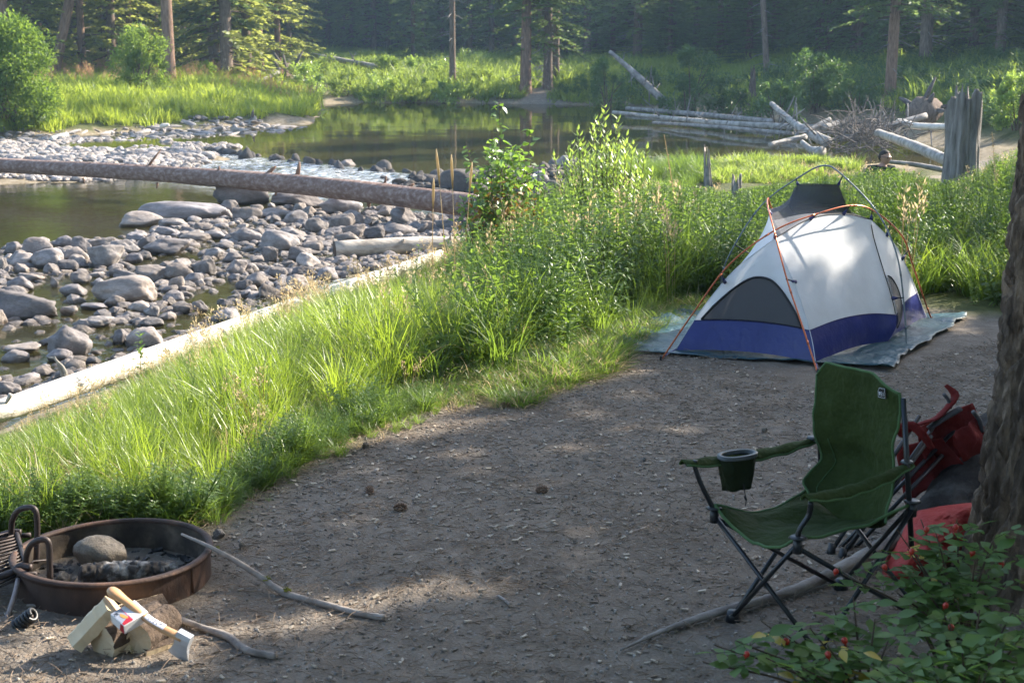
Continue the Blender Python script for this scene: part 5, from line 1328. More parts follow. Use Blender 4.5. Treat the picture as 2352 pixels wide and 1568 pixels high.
# ------------------------------------------------------------------ tent
def cloth(name, c, rough=.65, trans=.0, tcol=None, weave=260, bstr=.12, sheen=.0, spec=.3, fold=.25, foldscale=6):
    m, nt, out = newmat(name)
    v = coords(nt)
    f = noise(nt, v, foldscale, 4, .6)
    col = ramp(nt, f, [(.3, tuple(q * .86 for q in c)), (.7, tuple(min(1, q * 1.1) for q in c))])
    p = N(nt, 'BsdfPrincipled'); p.inputs['Roughness'].default_value = rough; p.inputs['Specular IOR Level'].default_value = spec
    nt.links.new(col, p.inputs['Base Color'])
    b = bump(nt, f, fold, .05)
    if weave:
        w_ = noise(nt, v, weave, 2); b = bump(nt, w_, bstr, .002, b)
    nt.links.new(b, p.inputs['Normal'])
    sh_ = p.outputs[0]
    if trans:
        t = N(nt, 'BsdfTranslucent'); t.inputs[0].default_value = (*(tcol or c), 1)
        mx = N(nt, 'MixShader'); mx.inputs[0].default_value = trans
        nt.links.new(sh_, mx.inputs[1]); nt.links.new(t.outputs[0], mx.inputs[2]); sh_ = mx.outputs[0]
    nt.links.new(sh_, out.inputs[0])
    return m
def netmat(name, c, open_):
    m, nt, out = newmat(name)
    p = N(nt, 'BsdfPrincipled'); p.inputs['Base Color'].default_value = (*c, 1); p.inputs['Roughness'].default_value = .7
    t = N(nt, 'BsdfTransparent'); mx = N(nt, 'MixShader'); mx.inputs[0].default_value = open_
    nt.links.new(p.outputs[0], mx.inputs[1]); nt.links.new(t.outputs[0], mx.inputs[2]); nt.links.new(mx.outputs[0], out.inputs[0])
    return m
def plain(name, c, rough=.5, metallic=0.0, spec=.4):
    return noisy(name, tuple(q * .9 for q in c), tuple(min(1, q * 1.08) for q in c), 14, rough, None, .05, .002, (1, 1, 1), None, metallic, spec)
M['tent_white'] = cloth('white_tent_fabric', (.74, .76, .78), .6, .35, (.8, .82, .84), 300, .06, 0, .3, .12, 4)
M['tent_blue'] = cloth('blue_tent_floor', (.012, .022, .16), .38, .1, (.015, .03, .26), 300, .05, 0, .5, .25, 7)
M['tent_net'] = netmat('dark_tent_mesh', (.045, .045, .055), .22)
M['tent_net2'] = netmat('door_mesh', (.04, .04, .045), .12)
M['black'] = plain('black_binding', (.015, .015, .018), .6)
M['navy'] = plain('navy_webbing', (.02, .025, .12), .6)
M['pole_orange'] = plain('orange_pole', (.5, .13, .05), .3, .6, .6)
M['pole_grey'] = plain('grey_pole', (.14, .17, .19), .3, .6, .6)
V3 = lambda *a: Vector(a)
FL, FR_, RM, BR, BL_, LM = V3(1.155, 10.22, .02), V3(2.06, 9.80, .02), V3(2.72, 10.50, .02), V3(3.26, 11.42, .02), V3(2.36, 11.92, .02), V3(1.62, 11.12, .02)
X0 = V3(1.838, 10.34, .85)
poleR = [V3(1.03, 9.99, .0), V3(1.25, 10.07, .31), V3(1.51, 10.17, .64), X0, V3(2.16, 10.52, .945), V3(2.48, 10.74, .985), V3(2.70, 10.92, .91), V3(2.95, 11.12, .71), V3(3.06, 11.22, .5), V3(3.2, 11.34, .2), V3(3.30, 11.42, 0)]
poleL = [V3(2.03, 9.58, .0), V3(1.965, 9.83, .27), V3(1.895, 10.08, .55), X0 + V3(0, .0, .012), V3(1.855, 10.72, .985), V3(1.92, 11.08, 1.0), V3(2.0, 11.4, .9), V3(2.15, 11.72, .66), V3(2.28, 11.95, .3), V3(2.34, 12.05, 0)]
hoop = [V3(1.6, 11.4, 0), V3(1.62, 11.38, .25), V3(1.665, 11.34, .5), V3(1.88, 11.2, .92), V3(2.14, 11.03, 1.165), V3(2.285, 10.87, 1.262), V3(2.4, 10.76, 1.2), V3(2.62, 10.58, .952), V3(2.74, 10.44, .66), V3(2.79, 10.36, .3), V3(2.81, 10.3, 0)]
tc = V3(2.2, 10.85, 0)
tent = thing('tent', 'white and blue dome tent with dark mesh roof and orange poles on a tarp', 'tent', tc)
for pl_, mt in ((poleR, 'pole_orange'), (poleL, 'pole_orange'), (hoop, 'pole_grey')):
    s_ = spline(pl_, 10); po = MB().tube(s_, .0062, 8).build('pole', M[mt], tent)
    fer = MB()
    for k in range(6, len(s_) - 4, 11): fer.tube([s_[k], s_[k + 1]], .0076, 8)
    fer.build('ferrule', M['pole_grey' if mt == 'pole_grey' else 'pole_orange'], po)
# canvas corner points
P0 = X0 + V3(.02, .03, -.055)
R1, R2, R3 = at(1861, 503, 10.6), at(1938, 492, 10.78), at(2001, 505, 10.86)
L1, L2, L3 = V3(1.88, 10.72, .92), V3(1.93, 11.06, .92), V3(2.02, 11.36, .8)
T1, T2 = at(1833, 424, 11.0), at(1926, 424, 10.8)
def curve(pts, n):
    s_ = spline(pts, 16) if len(pts) > 2 else [pts[0].lerp(pts[1], k / 16) for k in range(17)]
    d = [0]
    for a, b_ in zip(s_[:-1], s_[1:]): d.append(d[-1] + (b_ - a).length)
    out = []
    for t in np.linspace(0, d[-1], n):
        k = min(len(s_) - 2, max(0, int(np.searchsorted(d, t)) - 1)); seg = d[k + 1] - d[k]
        out.append(s_[k].lerp(s_[k + 1], (t - d[k]) / seg if seg > 1e-9 else 0))
    return out
def sagged(a, b_, sag, n=5, toward=None):
    """edge between two corners, drawn in towards a point as stretched cloth is"""
    res = []
    for k in range(n):
        t = k / (n - 1); p = a.lerp(b_, t)
        res.append(p + (toward - p) * sag * 4 * t * (1 - t))
    return res
inside = V3(2.22, 10.86, .25)
def coons(bot, top, left, right, nu, nv):
    Bt, Tp, Lf, Rt = curve(bot, nu), curve(top, nu), curve(left, nv), curve(right, nv)
    g = []
    for j in range(nv):
        t = j / (nv - 1); row = []
        for i in range(nu):
            s_ = i / (nu - 1)
            p = Bt[i] * (1 - t) + Tp[i] * t + Lf[j] * (1 - s_) + Rt[j] * s_ - (Bt[0] * (1 - s_) * (1 - t) + Bt[-1] * s_ * (1 - t) + Tp[0] * (1 - s_) * t + Tp[-1] * s_ * t)
            row.append(p)
        g.append(row)
    return g
def panel(name, g, mat, rows=None, thick=.0):
    g2 = g[rows[0]:rows[1]] if rows else g
    o = MB().grid(g2).build(name, mat, tent); return o
upz = lambda p, z: V3(p.x, p.y, z)
# edges shared by neighbouring panels
e_FL = sagged(FL, P0, .07, 7, inside); e_FR = sagged(FR_, P0, .06, 7, inside)
m_FR = V3(1.93, 10.12, .5); e_FR = [FR_, V3(2.035, 9.88, .2), V3(1.97, 10.05, .46), V3(1.9, 10.22, .66), P0]
e_FL = [FL, V3(1.27, 10.26, .2), V3(1.42, 10.31, .4), V3(1.6, 10.34, .6), P0]
e_RM = [RM, at(2059, 745, 10.55), at(2050, 685, 10.63), at(2024, 600, 10.74), at(2008, 545, 10.82), R3]
e_BR = [BR, at(2121, 712, 11.38), at(2100, 655, 11.28), at(2077, 603, 11.17), at(2050, 556, 11.04), R3 + V3(.0, .04, .0)]
e_BL = [BL_, V3(2.31, 11.82, .2), V3(2.2, 11.6, .5), L3]
bow = lambda a, b_, up, inn: [a, a.lerp(b_, .25) + V3(0, 0, up * .75) + (tc - a.lerp(b_, .25)).normalized() * inn * .75, a.lerp(b_, .5) + V3(0, 0, up) + (tc - a.lerp(b_, .5)).normalized() * inn, a.lerp(b_, .75) + V3(0, 0, up * .75) + (tc - a.lerp(b_, .75)).normalized() * inn, b_]
NB = 7
def split_panel(name, bot, top, left, right, nu, nv, nb, top_mat='tent_white'):
    g = coons(bot, top, left, right, nu, nv)
    panel('floor_wall', g, M['tent_blue'], (0, nb + 1)); o = panel(name, g, M[top_mat], (nb, nv)); return g
tiny = lambda p: [p, p + V3(.004, .004, .001)]
g_front = split_panel('front_wall', bow(FL, FR_, .03, .03), [P0, P0 + V3(.006, -.003, 0)], e_FL, e_FR, 33, 31, NB)
g_right = split_panel('side_wall', bow(FR_, RM, .025, .03), [P0, R1, R2, R3], e_FR, e_RM, 37, 31, 7)
g_rear = split_panel('side_wall', bow(RM, BR, .02, .02), [R3, R3 + V3(.0, .04, .0)], e_RM, e_BR, 25, 31, 7)
g_left = split_panel('side_wall', bow(BL_, FL, .03, .1), [L3, L2, L1, P0], e_BL, e_FL, 29, 31, 7)
g_back = split_panel('back_wall', bow(BR, BL_, .03, .03), [R3 + V3(.0, .04, .0), V3(2.3, 11.3, .86), L3], e_BR, e_BL, 21, 31, 7)
roof = coons([P0, R1, R2, R3], [L1, L1.lerp(T1, .55) + V3(.02, 0, -.05), T1, T2], [P0, L1], [R3, R3.lerp(T2, .5) + V3(-.03, 0, -.075), T2], 31, 21)
panel('mesh_roof', roof, M['tent_net'])
roof2 = coons([R3, R3 + V3(0, .04, 0), V3(2.3, 11.3, .86), L3], [T2, T2.lerp(T1, .3), T2.lerp(T1, .7), T1], [R3, R3.lerp(T2, .5) + V3(-.03, 0, -.06), T2], [L3, L3.lerp(T1, .5) + V3(.0, 0, -.05), T1], 15, 11)
panel('mesh_roof', roof2, M['tent_net'])
roof3 = coons([L1, L2, L3], [T1 + V3(-.002, 0, 0), T1], [L1, L1.lerp(T1, .55) + V3(.02, 0, -.05), T1 + V3(-.002, 0, 0)], [L3, L3.lerp(T1, .5) + V3(.0, 0, -.05), T1], 11, 11)
panel('mesh_roof', roof3, M['tent_net'])
# arched mesh window of the front wall
def gsamp(g, s_, t):
    nv, nu = len(g), len(g[0]); a, b_ = s_ * (nu - 1), t * (nv - 1)
    i, j = min(int(a), nu - 2), min(int(b_), nv - 2); fa, fb = a - i, b_ - j
    return g[j][i] * (1 - fa) * (1 - fb) + g[j][i + 1] * fa * (1 - fb) + g[j + 1][i] * (1 - fa) * fb + g[j + 1][i + 1] * fa * fb
nf_ = (FR_ - FL).cross(P0 - FL).normalized()
if nf_.y > 0: nf_ = -nf_
tb0, tb1 = NB / 30 + .004, .60
arch = []
for k in range(25):
    a = k / 24; ss = .06 + .88 * a
    arch.append((ss, tb0 + (tb1 - tb0) * (1 - abs(2 * a - 1) ** 2.6) ** .75))
win = [[gsamp(g_front, ss, tb0 + (tt - tb0) * q / 8) + nf_ * .006 for ss, tt in arch] for q in range(9)]
MB().grid(win).build('mesh_window', M['tent_net2'], tent)
edge = [gsamp(g_front, ss, tt) + nf_ * .008 for ss, tt in arch]
MB().tube(edge, .008, 6).build('window_binding', M['black'], tent)
MB().tube([win[0][k] + nf_ * .003 for k in range(25)], .004, 5).build('window_binding', M['black'], tent)
# zip line and oval rear door of the side wall
zl = [gsamp(g_right, .985, t) + V3(.006, -.006, 0) for t in np.linspace(.24, .96, 16)]
MB().tube(zl, .004, 5).build('door_zip', M['black'], tent)
dn_ = V3(.7, -.7, .1).normalized()
door = []
for k in range(15):
    t = k / 14; door.append([gsamp(g_rear, .02 + (.02 + .26 * math.sin(math.pi * t) ** .6) * q / 5, .12 + .42 * t) + dn_ * .012 for q in range(6)])
MB().grid(door).build('mesh_door', M['tent_net2'], tent)
MB().tube([row[-1] for row in door], .006, 5).build('door_binding', M['black'], tent)
for pts in ([row[0] for row in g_right[7:]],): pass
# seams where the panels meet and the tub's upper edge
for e in (e_FR, e_FL, e_BR): MB().tube([p + (p - inside).normalized() * .002 for p in curve(e, 24)], .003, 5).build('seam', M['tent_white'], tent)
for g in (g_front, g_right, g_rear): MB().tube([p + (p - V3(2.22, 10.86, p.z)).normalized() * .003 for p in g[7]], .003, 5).build('seam', M['navy'], tent)
MB().tube([p + V3(0, 0, .003) for p in curve([P0, R1, R2, R3], 30)], .004, 5).build('seam', M['black'], tent)
# clips and webbing that hang the cloth from the poles
def nearest(path, p): return min(spline(path, 10), key=lambda q: (q - p).length)
for p, pole in ((R1, poleR), (R2, poleR), (R3, poleR), (T1, hoop), (T2, hoop), (L1, poleL), (gsamp(g_right, .02, .6), poleL), (gsamp(g_front, .02, .55), poleR), (e_RM[2], hoop), (gsamp(g_rear, .95, .55), poleR), (gsamp(g_rear, .95, .8), poleR), (gsamp(g_left, .35, .45), hoop), (P0, poleL)):
    q = nearest(pole, p)
    cl = MB(); cl.tube([p, p.lerp(q, .55)], [.016, .005], 4).build('webbing', M['navy'], tent)
    d = (q - p).normalized() if (q - p).length > 1e-3 else V3(0, 0, 1)
    MB().tube([p.lerp(q, .5), q + d * .008], .005, 6).build('clip', M['black'], tent)
for c, f in ((FL, poleR[0]), (FR_, poleL[0]), (BR, poleR[-1]), (RM, hoop[-1])):
    MB().tube([c + V3(0, 0, .01), f + V3(0, 0, .015)], .008, 5, 0, True, 0, .3).build('corner_strap', M['navy'], tent)
    MB().tube([f + V3(0, 0, -.005), f + V3(0, 0, .03)], [.011, .009], 8).build('pole_tip', M['black'], tent)
# tarp under the tent
m, nt, out = newmat('teal_tarp')
v = coords(nt); f = noise(nt, v, 5, 5, .6); f2 = noise(nt, v, 22, 3)
p = N(nt, 'BsdfPrincipled'); p.inputs['Roughness'].default_value = .42; p.inputs['Specular IOR Level'].default_value = .4
nt.links.new(ramp(nt, f, [(.3, (.01, .04, .05)), (.7, (.026, .078, .088))]), p.inputs['Base Color'])
nt.links.new(bump(nt, f2, .5, .02, bump(nt, f, .7, .05)), p.inputs['Normal']); nt.links.new(p.outputs[0], out.inputs[0])
M['tarp'] = m
tA, tB, tC, tD = V3(.62, 10.28, 0), V3(2.52, 9.62, 0), V3(3.62, 11.5, 0), V3(1.5, 12.15, 0)
r = random.Random(4); TP = []
for j in range(61):
    b_ = j / 60; row = []
    for i in range(61):
        a = i / 60
        p = (tA.lerp(tB, a)).lerp(tD.lerp(tC, a), b_)
        p.x += .05 * float(vnoise(np.array([b_ * 9.0]), np.array([3.3]))[0]) * (1 - a) * 1.5 + .03 * float(vnoise(np.array([b_ * 14.0]), np.array([8.1]))[0]) * a
        p.y += .04 * float(vnoise(np.array([a * 11.0]), np.array([5.5]))[0]) * (1 - b_)
        wr = float(fbm(np.array([p.x * 5.5]), np.array([p.y * 4.0]), 3)[0])
        edge_ = max(0, (.14 - a) / .14) * (b_ > .08) + max(0, (a - .9) / .1) * .6 + max(0, (.12 - b_) / .12) * .35 * smooth(.5, .8, a)
        rid = abs(float(vnoise(np.array([p.x * 7.0 + p.y * 5]), np.array([p.y * 3.0 - p.x * 2]))[0]))
        p.z = hz(p.x, p.y) + .012 + .008 * (wr + 1) + float(edge_) * (.015 + .07 * max(0, .55 - rid))
        row.append(p)
    TP.append(row)
tp = MB().grid(TP).build('tarp', M['tarp'], None, True, (2.1, 10.9, 0))
tag(tp, 'crumpled teal tarp spread on the ground under the tent', 'tarp'); solid(tp, .002)
# rolled edge of the tarp at its left
fold = []
for k in range(26):
    t = k / 25; c = V3(.82, 10.5, .0).lerp(V3(1.42, 11.7, 0), t); c.z = hz(c.x, c.y)
    rad = (.05 + .03 * math.sin(t * 9) + .02 * r.random()) * (1 - .5 * t)
    fold.append([c + V3(math.cos(a) * rad * 1.6, 0, max(-.02, math.sin(a) * rad + .02)) for a in np.linspace(-.4, 3.6, 12)])
o = MB().grid(fold).build('rolled_edge', M['tarp'], tp); o.location = (-2.1, -10.9, 0); solid(o, .003)

# ------------------------------------------------------------------ green camp chair
M['green'] = cloth('green_canvas', (.03, .048, .010), .85, .08, (.07, .12, .015), 420, .3, 0, .2, 1.0, 5)
M['green_trim'] = cloth('green_binding', (.065, .125, .05), .8, 0, None, 420, .2, 0, .2, .2, 9)
M['tube'] = plain('dark_steel_tube', (.028, .031, .036), .32, .55, .5)
M['plastic'] = plain('black_plastic', (.02, .022, .025), .38)
M['greyring'] = plain('grey_plastic_ring', (.045, .055, .06), .4)
FLc, FRc, RRc, RLc = V3(.775, 5.42, .425), V3(1.01, 4.98, .46), V3(1.49, 5.27, .50), V3(1.255, 5.72, .46)
BRt, BLt = V3(1.425, 5.29, .915), V3(1.2, 5.72, .9)
chair = thing('camp_chair', 'green canvas folding camp chair with cup holder, unfolded beside the tree', 'camp chair', (1.15, 5.35, 0))
nu, nv = 25, 25
seat = []
for j in range(nv):                    # from the front edge to the back
    b_ = j / (nv - 1); row = []
    for i in range(nu):
        a = i / (nu - 1)
        p = FLc.lerp(FRc, a).lerp(RLc.lerp(RRc, a), b_)
        lo = .075 * (1 - (2 * a - 1) ** 2) * (1 - .25 * b_) + .05 * b_ * (1 - (2 * a - 1) ** 2)
        edge_in = .035 * math.sin(math.pi * b_)
        p += (FRc - FLc).normalized() * edge_in * (1 - 2 * a)
        p.z -= lo + .045 * math.sin(math.pi * b_) * (abs(2 * a - 1) ** 3) + .03 * math.sin(math.pi * a) * (1 - b_) ** 6 * -.2
        p.z += .013 * float(fbm(np.array([a * 4 + 2]), np.array([b_ * 3.0]), 3)[0])
        row.append(p)
    seat.append(row)
solid(MB().grid(seat).build('seat', M['green'], chair), .004)
for e in (seat[0], [r_[0] for r_ in seat], [r_[-1] for r_ in seat]): MB().tube(e, .006, 6).build('binding', M['green_trim'], chair)
back = []
axw = (RRc - RLc).normalized()
# left and right outlines of the back, bottom to top
bL = curve([at(1850, 1140, 5.52), at(1842, 1108, 5.6), at(1862, 1085, 5.64), at(1886, 1058, 5.68), at(1882, 1035, 5.7), at(1870, 1000, 5.7), at(1862, 955, 5.7), at(1865, 905, 5.7), at(1871, 862, 5.7)], 31)
bR = curve([at(2036, 1200, 5.2), at(2040, 1178, 5.25), at(2050, 1130, 5.3), at(2053, 1090, 5.3), at(2046, 1034, 5.3), at(2054, 1000, 5.29), at(2062, 975, 5.28), at(2064, 935, 5.28), at(2064, 905, 5.28)], 31)
for j in range(31):
    b_ = j / 30; row = []
    for i in range(25):
        a = i / 24
        p = bL[j].lerp(bR[j], a)
        bow_ = 1 - (2 * a - 1) ** 2
        p += V3(.8, .42, 0) * (.075 * bow_ * (1 - .55 * b_ ** 3))
        p.z += smooth(.8, 1, b_) * (.055 * smooth(0, .08, a) * smooth(1.0, .62, a)) - .075 * bow_ * (1 - b_) ** 3
        p += V3(-.85, -.45, 0) * (.018 * float(fbm(np.array([a * 2.6 + 5]), np.array([b_ * 3.4 + a]), 3)[0]) + .006 * float(fbm(np.array([a * 7 + b_ * 3]), np.array([b_ * 2.0]), 2)[0]))
        row.append(p)
    back.append(row)
solid(MB().grid(back).build('backrest', M['green'], chair), .004)
MB().tube(back[-1], .0055, 6).build('binding', M['green_trim'], chair)
for q in (0, -1): MB().tube([r_[q] for r_ in back], .0055, 6).build('binding', M['green_trim'], chair)
MB().tube([back[k][3] + V3(-.006, -.004, 0) for k in range(3, 18)], .002, 4).build('seam', M['green_trim'], chair)
# frame tubes
Ff, Fr, Br, Bl = V3(.85, 5.37, .0), V3(1.10, 4.99, .0), V3(1.57, 5.28, .0), V3(1.33, 5.66, .0)
for q in (Ff, Fr, Br, Bl): q.z = hz(q.x, q.y) + .012
dn = V3(0, 0, -.03)
for a, b_ in ((FLc + dn, Fr), (FRc + dn, Ff), (RLc + dn, Br), (RRc + dn, Bl), (FRc + dn, Br), (RRc + dn, Fr), (FLc + dn, Bl), (RLc + dn, Ff)):
    off = V3(random.uniform(-.01, .01), random.uniform(-.01, .01), 0)
    MB().tube([a + off, b_ + off * .5], .0092, 10).build('leg', M['tube'], chair)
for q in (Ff, Fr, Br, Bl):
    MB().tube([q + V3(0, 0, -.014), q + V3(0, 0, .03)], [.03, .02], 10).build('foot', M['plastic'], chair)
for a, b_ in ((RRc + V3(.004, -.004, -.17), BRt + V3(.012, -.01, -.02)), (RLc + V3(0, .01, -.15), BLt + V3(.015, .01, -.02))):
    MB().tube([a, b_], .0105, 10).build('back_post', M['tube'], chair)
for c in (FLc, FRc, RRc, RLc):
    ax = V3(0, 0, 1); MB().tube([c + V3(0, 0, .001), c + V3(0, 0, .008)], [.034, .024], 16).build('corner_pad', M['plastic'], chair)
    MB().tube([c + V3(0, 0, -.055), c + V3(0, 0, -.004)], .017, 10).build('joint', M['plastic'], chair)
aR0, aR1, aL0, aL1 = V3(1.05, 4.975, .625), V3(1.465, 5.285, .645), V3(.668, 5.425, .615), V3(1.205, 5.73, .615)
MB().tube(spline([FRc + V3(0, 0, -.01), FRc + V3(.004, 0, .03), FRc + V3(.035, .0, .085), aR0 + V3(.0, 0, -.03)], 6), .0098, 10).build('arm_post', M['tube'], chair)
MB().tube(spline([FLc + V3(0, 0, -.01), FLc + V3(-.02, 0, .03), FLc + V3(-.055, .0, .1), aL0 + V3(.03, 0, -.03), aL0 + V3(.03, 0, .0)], 6), .0098, 10).build('arm_post', M['tube'], chair)
def arm(a, b_, w, sag, droop):
    ax = (b_ - a).normalized(); sd = ax.cross(V3(0, 0, 1)).normalized(); rows = []
    for k in range(21):
        t = k / 20; c = a.lerp(b_, t); c.z -= sag * math.sin(math.pi * t)
        ww = w * (.55 + .45 * min(1, 4 * t, 4 * (1 - t))) * (1 - .25 * t)
        rows.append([c + sd * ww * q - V3(0, 0, droop * abs(q) ** 2 * ww * 3 + .003 * math.sin(t * 30 + q * 4)) for q in np.linspace(-1, 1, 9)])
    o = solid(MB().grid(rows).build('armrest', M['green'], chair), .008)
    for q in (0, -1): MB().tube([r_[q] for r_ in rows], .005, 6).build('armrest_binding', M['green_trim'], o)
    return rows
arm(aR0 - (aR1 - aR0).normalized() * .03, aR1 + (aR1 - aR0).normalized() * .025, .036, .02, .25)
arm(aL0 - (aL1 - aL0).normalized() * .02, aL1, .042, .012, .2)
for c in (aR1, aL1): MB().tube([c + V3(0, 0, .003), c + V3(0, 0, .01)], [.026, .02], 14).build('post_collar', M['greyring'], chair)
# cup holder
cc = V3(.868, 5.49, .612); ax = (aL1 - aL0).normalized(); sd = ax.cross(V3(0, 0, 1)).normalized()
def stadium(rx, ry, n=40):
    out_ = []
    for k in range(n):
        th_ = 2 * math.pi * k / n; c, s_ = math.cos(th_), math.sin(th_)
        out_.append((rx * math.copysign(abs(c) ** .75, c), ry * math.copysign(abs(s_) ** .9, s_)))
    return out_
ringo, ringi = stadium(.086, .05), stadium(.070, .036)
rg = [[cc + ax * a + sd * b_ + V3(0, 0, h_) for a, b_ in st] for st, h_ in ((ringi, -.004), (ringi, .012), (ringo, .012), (ringo, -.002))]
rim = MB().grid(rg, 0, True).build('cup_rim', M['greyring'], chair)
bag = []
for k in range(12):
    t = k / 11; sc = 1 - .16 * t + .05 * math.sin(t * 5)
    bag.append([cc + ax * a * sc * (1 + .04 * math.sin(i * 1.1 + t * 3)) + sd * b_ * sc * (1 + .08 * math.sin(i * .9 + t * 4)) + V3(0, 0, -.125 * t + .004 * math.sin(i * .8) * t) for i, (a, b_) in enumerate(stadium(.076, .044))])
bag.append([q.lerp(cc + V3(0, 0, -.128), .55) + V3(0, 0, -.004) for q in bag[-1]]); bag.append([cc + V3(0, 0, -.128)] * 40)
solid(MB().grid(bag, 0, True).build('cup_holder', cloth('dark_green_canvas', (.012, .019, .006), .85, 0, None, 420, .3, 0, .2, .6, 9), chair), .003)
cd_ = MB(); b0 = cc + V3(.02, -.042, -.1)
cd_.tube([b0, b0 + V3(.005, -.004, -.03), b0 + V3(.012, 0, -.06), b0 + V3(.01, 0, -.085)], .002, 5); cd_.tube([b0 + V3(.006, -.002, -.045), b0 + V3(.012, 0, -.062)], .005, 6)
cd_.build('drawcord', M['black'], chair)
# woven label on the backrest
def back_pt(s_, t): return gsamp(back, s_, t)
lc = back_pt(.82, .945) + V3(-.012, -.007, 0); lx = axw; lz = (back_pt(.82, .97) - back_pt(.82, .9)).normalized(); lnn = V3(-.85, -.5, .1)
lp = lambda a, b_, o_=0: lc + lx * a + lz * b_ + lnn * o_
lab = MB(); lab.add([lp(-.021, -.02), lp(.021, -.02), lp(.021, .022), lp(-.012, .022), lp(-.021, .006)], [(0, 1, 2, 3, 4)])
lo = solid(lab.build('woven_label', M['black'], chair, False), .002)
wht = plain('white_thread', (.75, .76, .8), .7)
MB().tube([lp(-.018, -.017, .003), lp(.018, -.017, .003), lp(.018, .019, .003), lp(-.011, .019, .003), lp(-.018, .005, .003), lp(-.018, -.017, .003)], .0009, 4).build('label_outline', wht, lo)
strokes = {'R': [((0, 0), (0, 1)), ((0, 1), (.6, .95)), ((.6, .95), (.6, .6)), ((.6, .6), (0, .5)), ((.25, .5), (.7, 0))], 'E': [((0, 0), (0, 1)), ((0, 1), (.6, 1)), ((0, .5), (.5, .5)), ((0, 0), (.6, 0))], 'I': [((.2, 0), (.2, 1))]}
tb = MB()
for ch, x0 in (('R', -.0125), ('E', -.002), ('I', .0075)):
    for (a, b_), (c, d) in strokes[ch]: tb.tube([lp(x0 + a * .0085, -.010 + b_ * .014, .003), lp(x0 + c * .0085, -.010 + d * .014, .003)], .0012, 4)
tb.build('label_letters', wht, lo)

# ------------------------------------------------------------------ tree in front, its root, the log behind it
M['plate_bark'] = noisy('plated_pine_bark', (.03, .022, .017), (.15, .11, .08), 10, .95, 30, 1.0, .03, (1.6, 1.6, .5), (.42, .31, .215))
from mathutils import noise as mnoise
tx, ty = 2.2, 5.62; tz = hz(tx, ty)
tr_ = thing('near_pine', 'thick rough-barked pine trunk at the right edge beside the camp chair', 'tree', (tx, ty, tz))
rows = []; nn = 220
zs = list(np.linspace(-.1, 2.6, 300)) + list(np.linspace(2.7, 12, 40))
for z in zs:
    row = []; rad0 = .27 + .1 * math.exp(-max(z, 0) * 4.5) - .012 * max(z, 0)
    for k in range(nn):
        th_ = 2 * math.pi * k / nn; c, s_ = math.cos(th_), math.sin(th_)
        q = V3(c * 3.0, s_ * 3.0, z * 1.25)
        warp = V3(mnoise.noise(q * .7), mnoise.noise(q * .7 + V3(9, 3, 1)), 0) * .5
        d_ = mnoise.voronoi(V3(c * 6.5, s_ * 6.5, z * 3.0) + warp)[0]
        fur = min(1.0, (d_[1] - d_[0]) * 3.2)
        d2 = mnoise.voronoi(V3(c * 14, s_ * 14, z * 8) + warp * 2)[0]
        fur2 = min(1.0, (d2[1] - d2[0]) * 2.5)
        rr_ = rad0 * (1 + .05 * mnoise.noise(V3(c * 1.2, s_ * 1.2, z * .6))) + .055 * fur + .02 * fur2 + .006 * mnoise.noise(q * 6)
        if z < .5: rr_ += .06 * max(0, math.cos(3 * th_ + 2.2)) ** 2 * math.exp(-max(z, 0) * 9)
        row.append(V3(tx + .02 * z + c * rr_, ty + s_ * rr_, tz + z))
    rows.append(row)
MB().grid(rows, 0, True).build('trunk', M['plate_bark'], tr_)
V_, Fc_, B_2, _, _ = conifer_meshes(91, H=17, base_h=4.6, Rc=3.6, trunk_r=.2)  # unseen crown, set low and wide to block sky over the chair
me_ = bpy.data.meshes.new('crown'); me_.from_pydata([tuple(p) for p in V_], [], Fc_); me_.materials.append(M['needles']); o = bpy.data.objects.new('crown', me_); COL.objects.link(o); o.parent = tr_; o.location = (.1, 0, 0)
M['root'] = noisy('grey_root', (.12, .105, .095), (.22, .2, .18), 6, .9, 30, .8, .008, (1, 1, 1), (.3, .28, .255))
gr = lambda x, y, dz=0: V3(x, y, hz(x, y) + dz)
rt = [on(1425, 1492, 0), on(1530, 1445, .01), on(1650, 1405, .015), on(1760, 1375, .02), on(1860, 1340, .03), on(1960, 1290, .05), V3(1.72, 6.1, .1)]
root = thing('tree_root', 'long grey tree root snaking out of the ground under the camp chair', 'root', rt[0])
MB().tube(spline(rt, 10), lerp_list([.004, .013, .021, .02, .027, .032, .05], 61), 12, 0, True, .12, .75).build('root_wood', M['root'], root)
rt2 = [on(1640, 1430, .0), on(1740, 1440, .0), on(1900, 1420, .01)]
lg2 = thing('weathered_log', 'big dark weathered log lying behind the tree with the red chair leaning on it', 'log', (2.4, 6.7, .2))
MB().tube(spline([V3(1.62, 5.98, .02), V3(1.95, 6.3, .10), V3(2.35, 6.7, .24), V3(2.75, 7.15, .36), V3(3.3, 7.8, .42)], 14), lerp_list([.06, .15, .24, .28, .26], 57), 28, 0, True, .035).build('trunk', noisy('shade_dark_wood', (.018, .016, .015), (.045, .041, .039), 6, .95, 18, 1.0, .03, (1, 1, 1), (.11, .105, .1), 0, .05), lg2)  # wood colour darkened to stand for the shade the log lies in

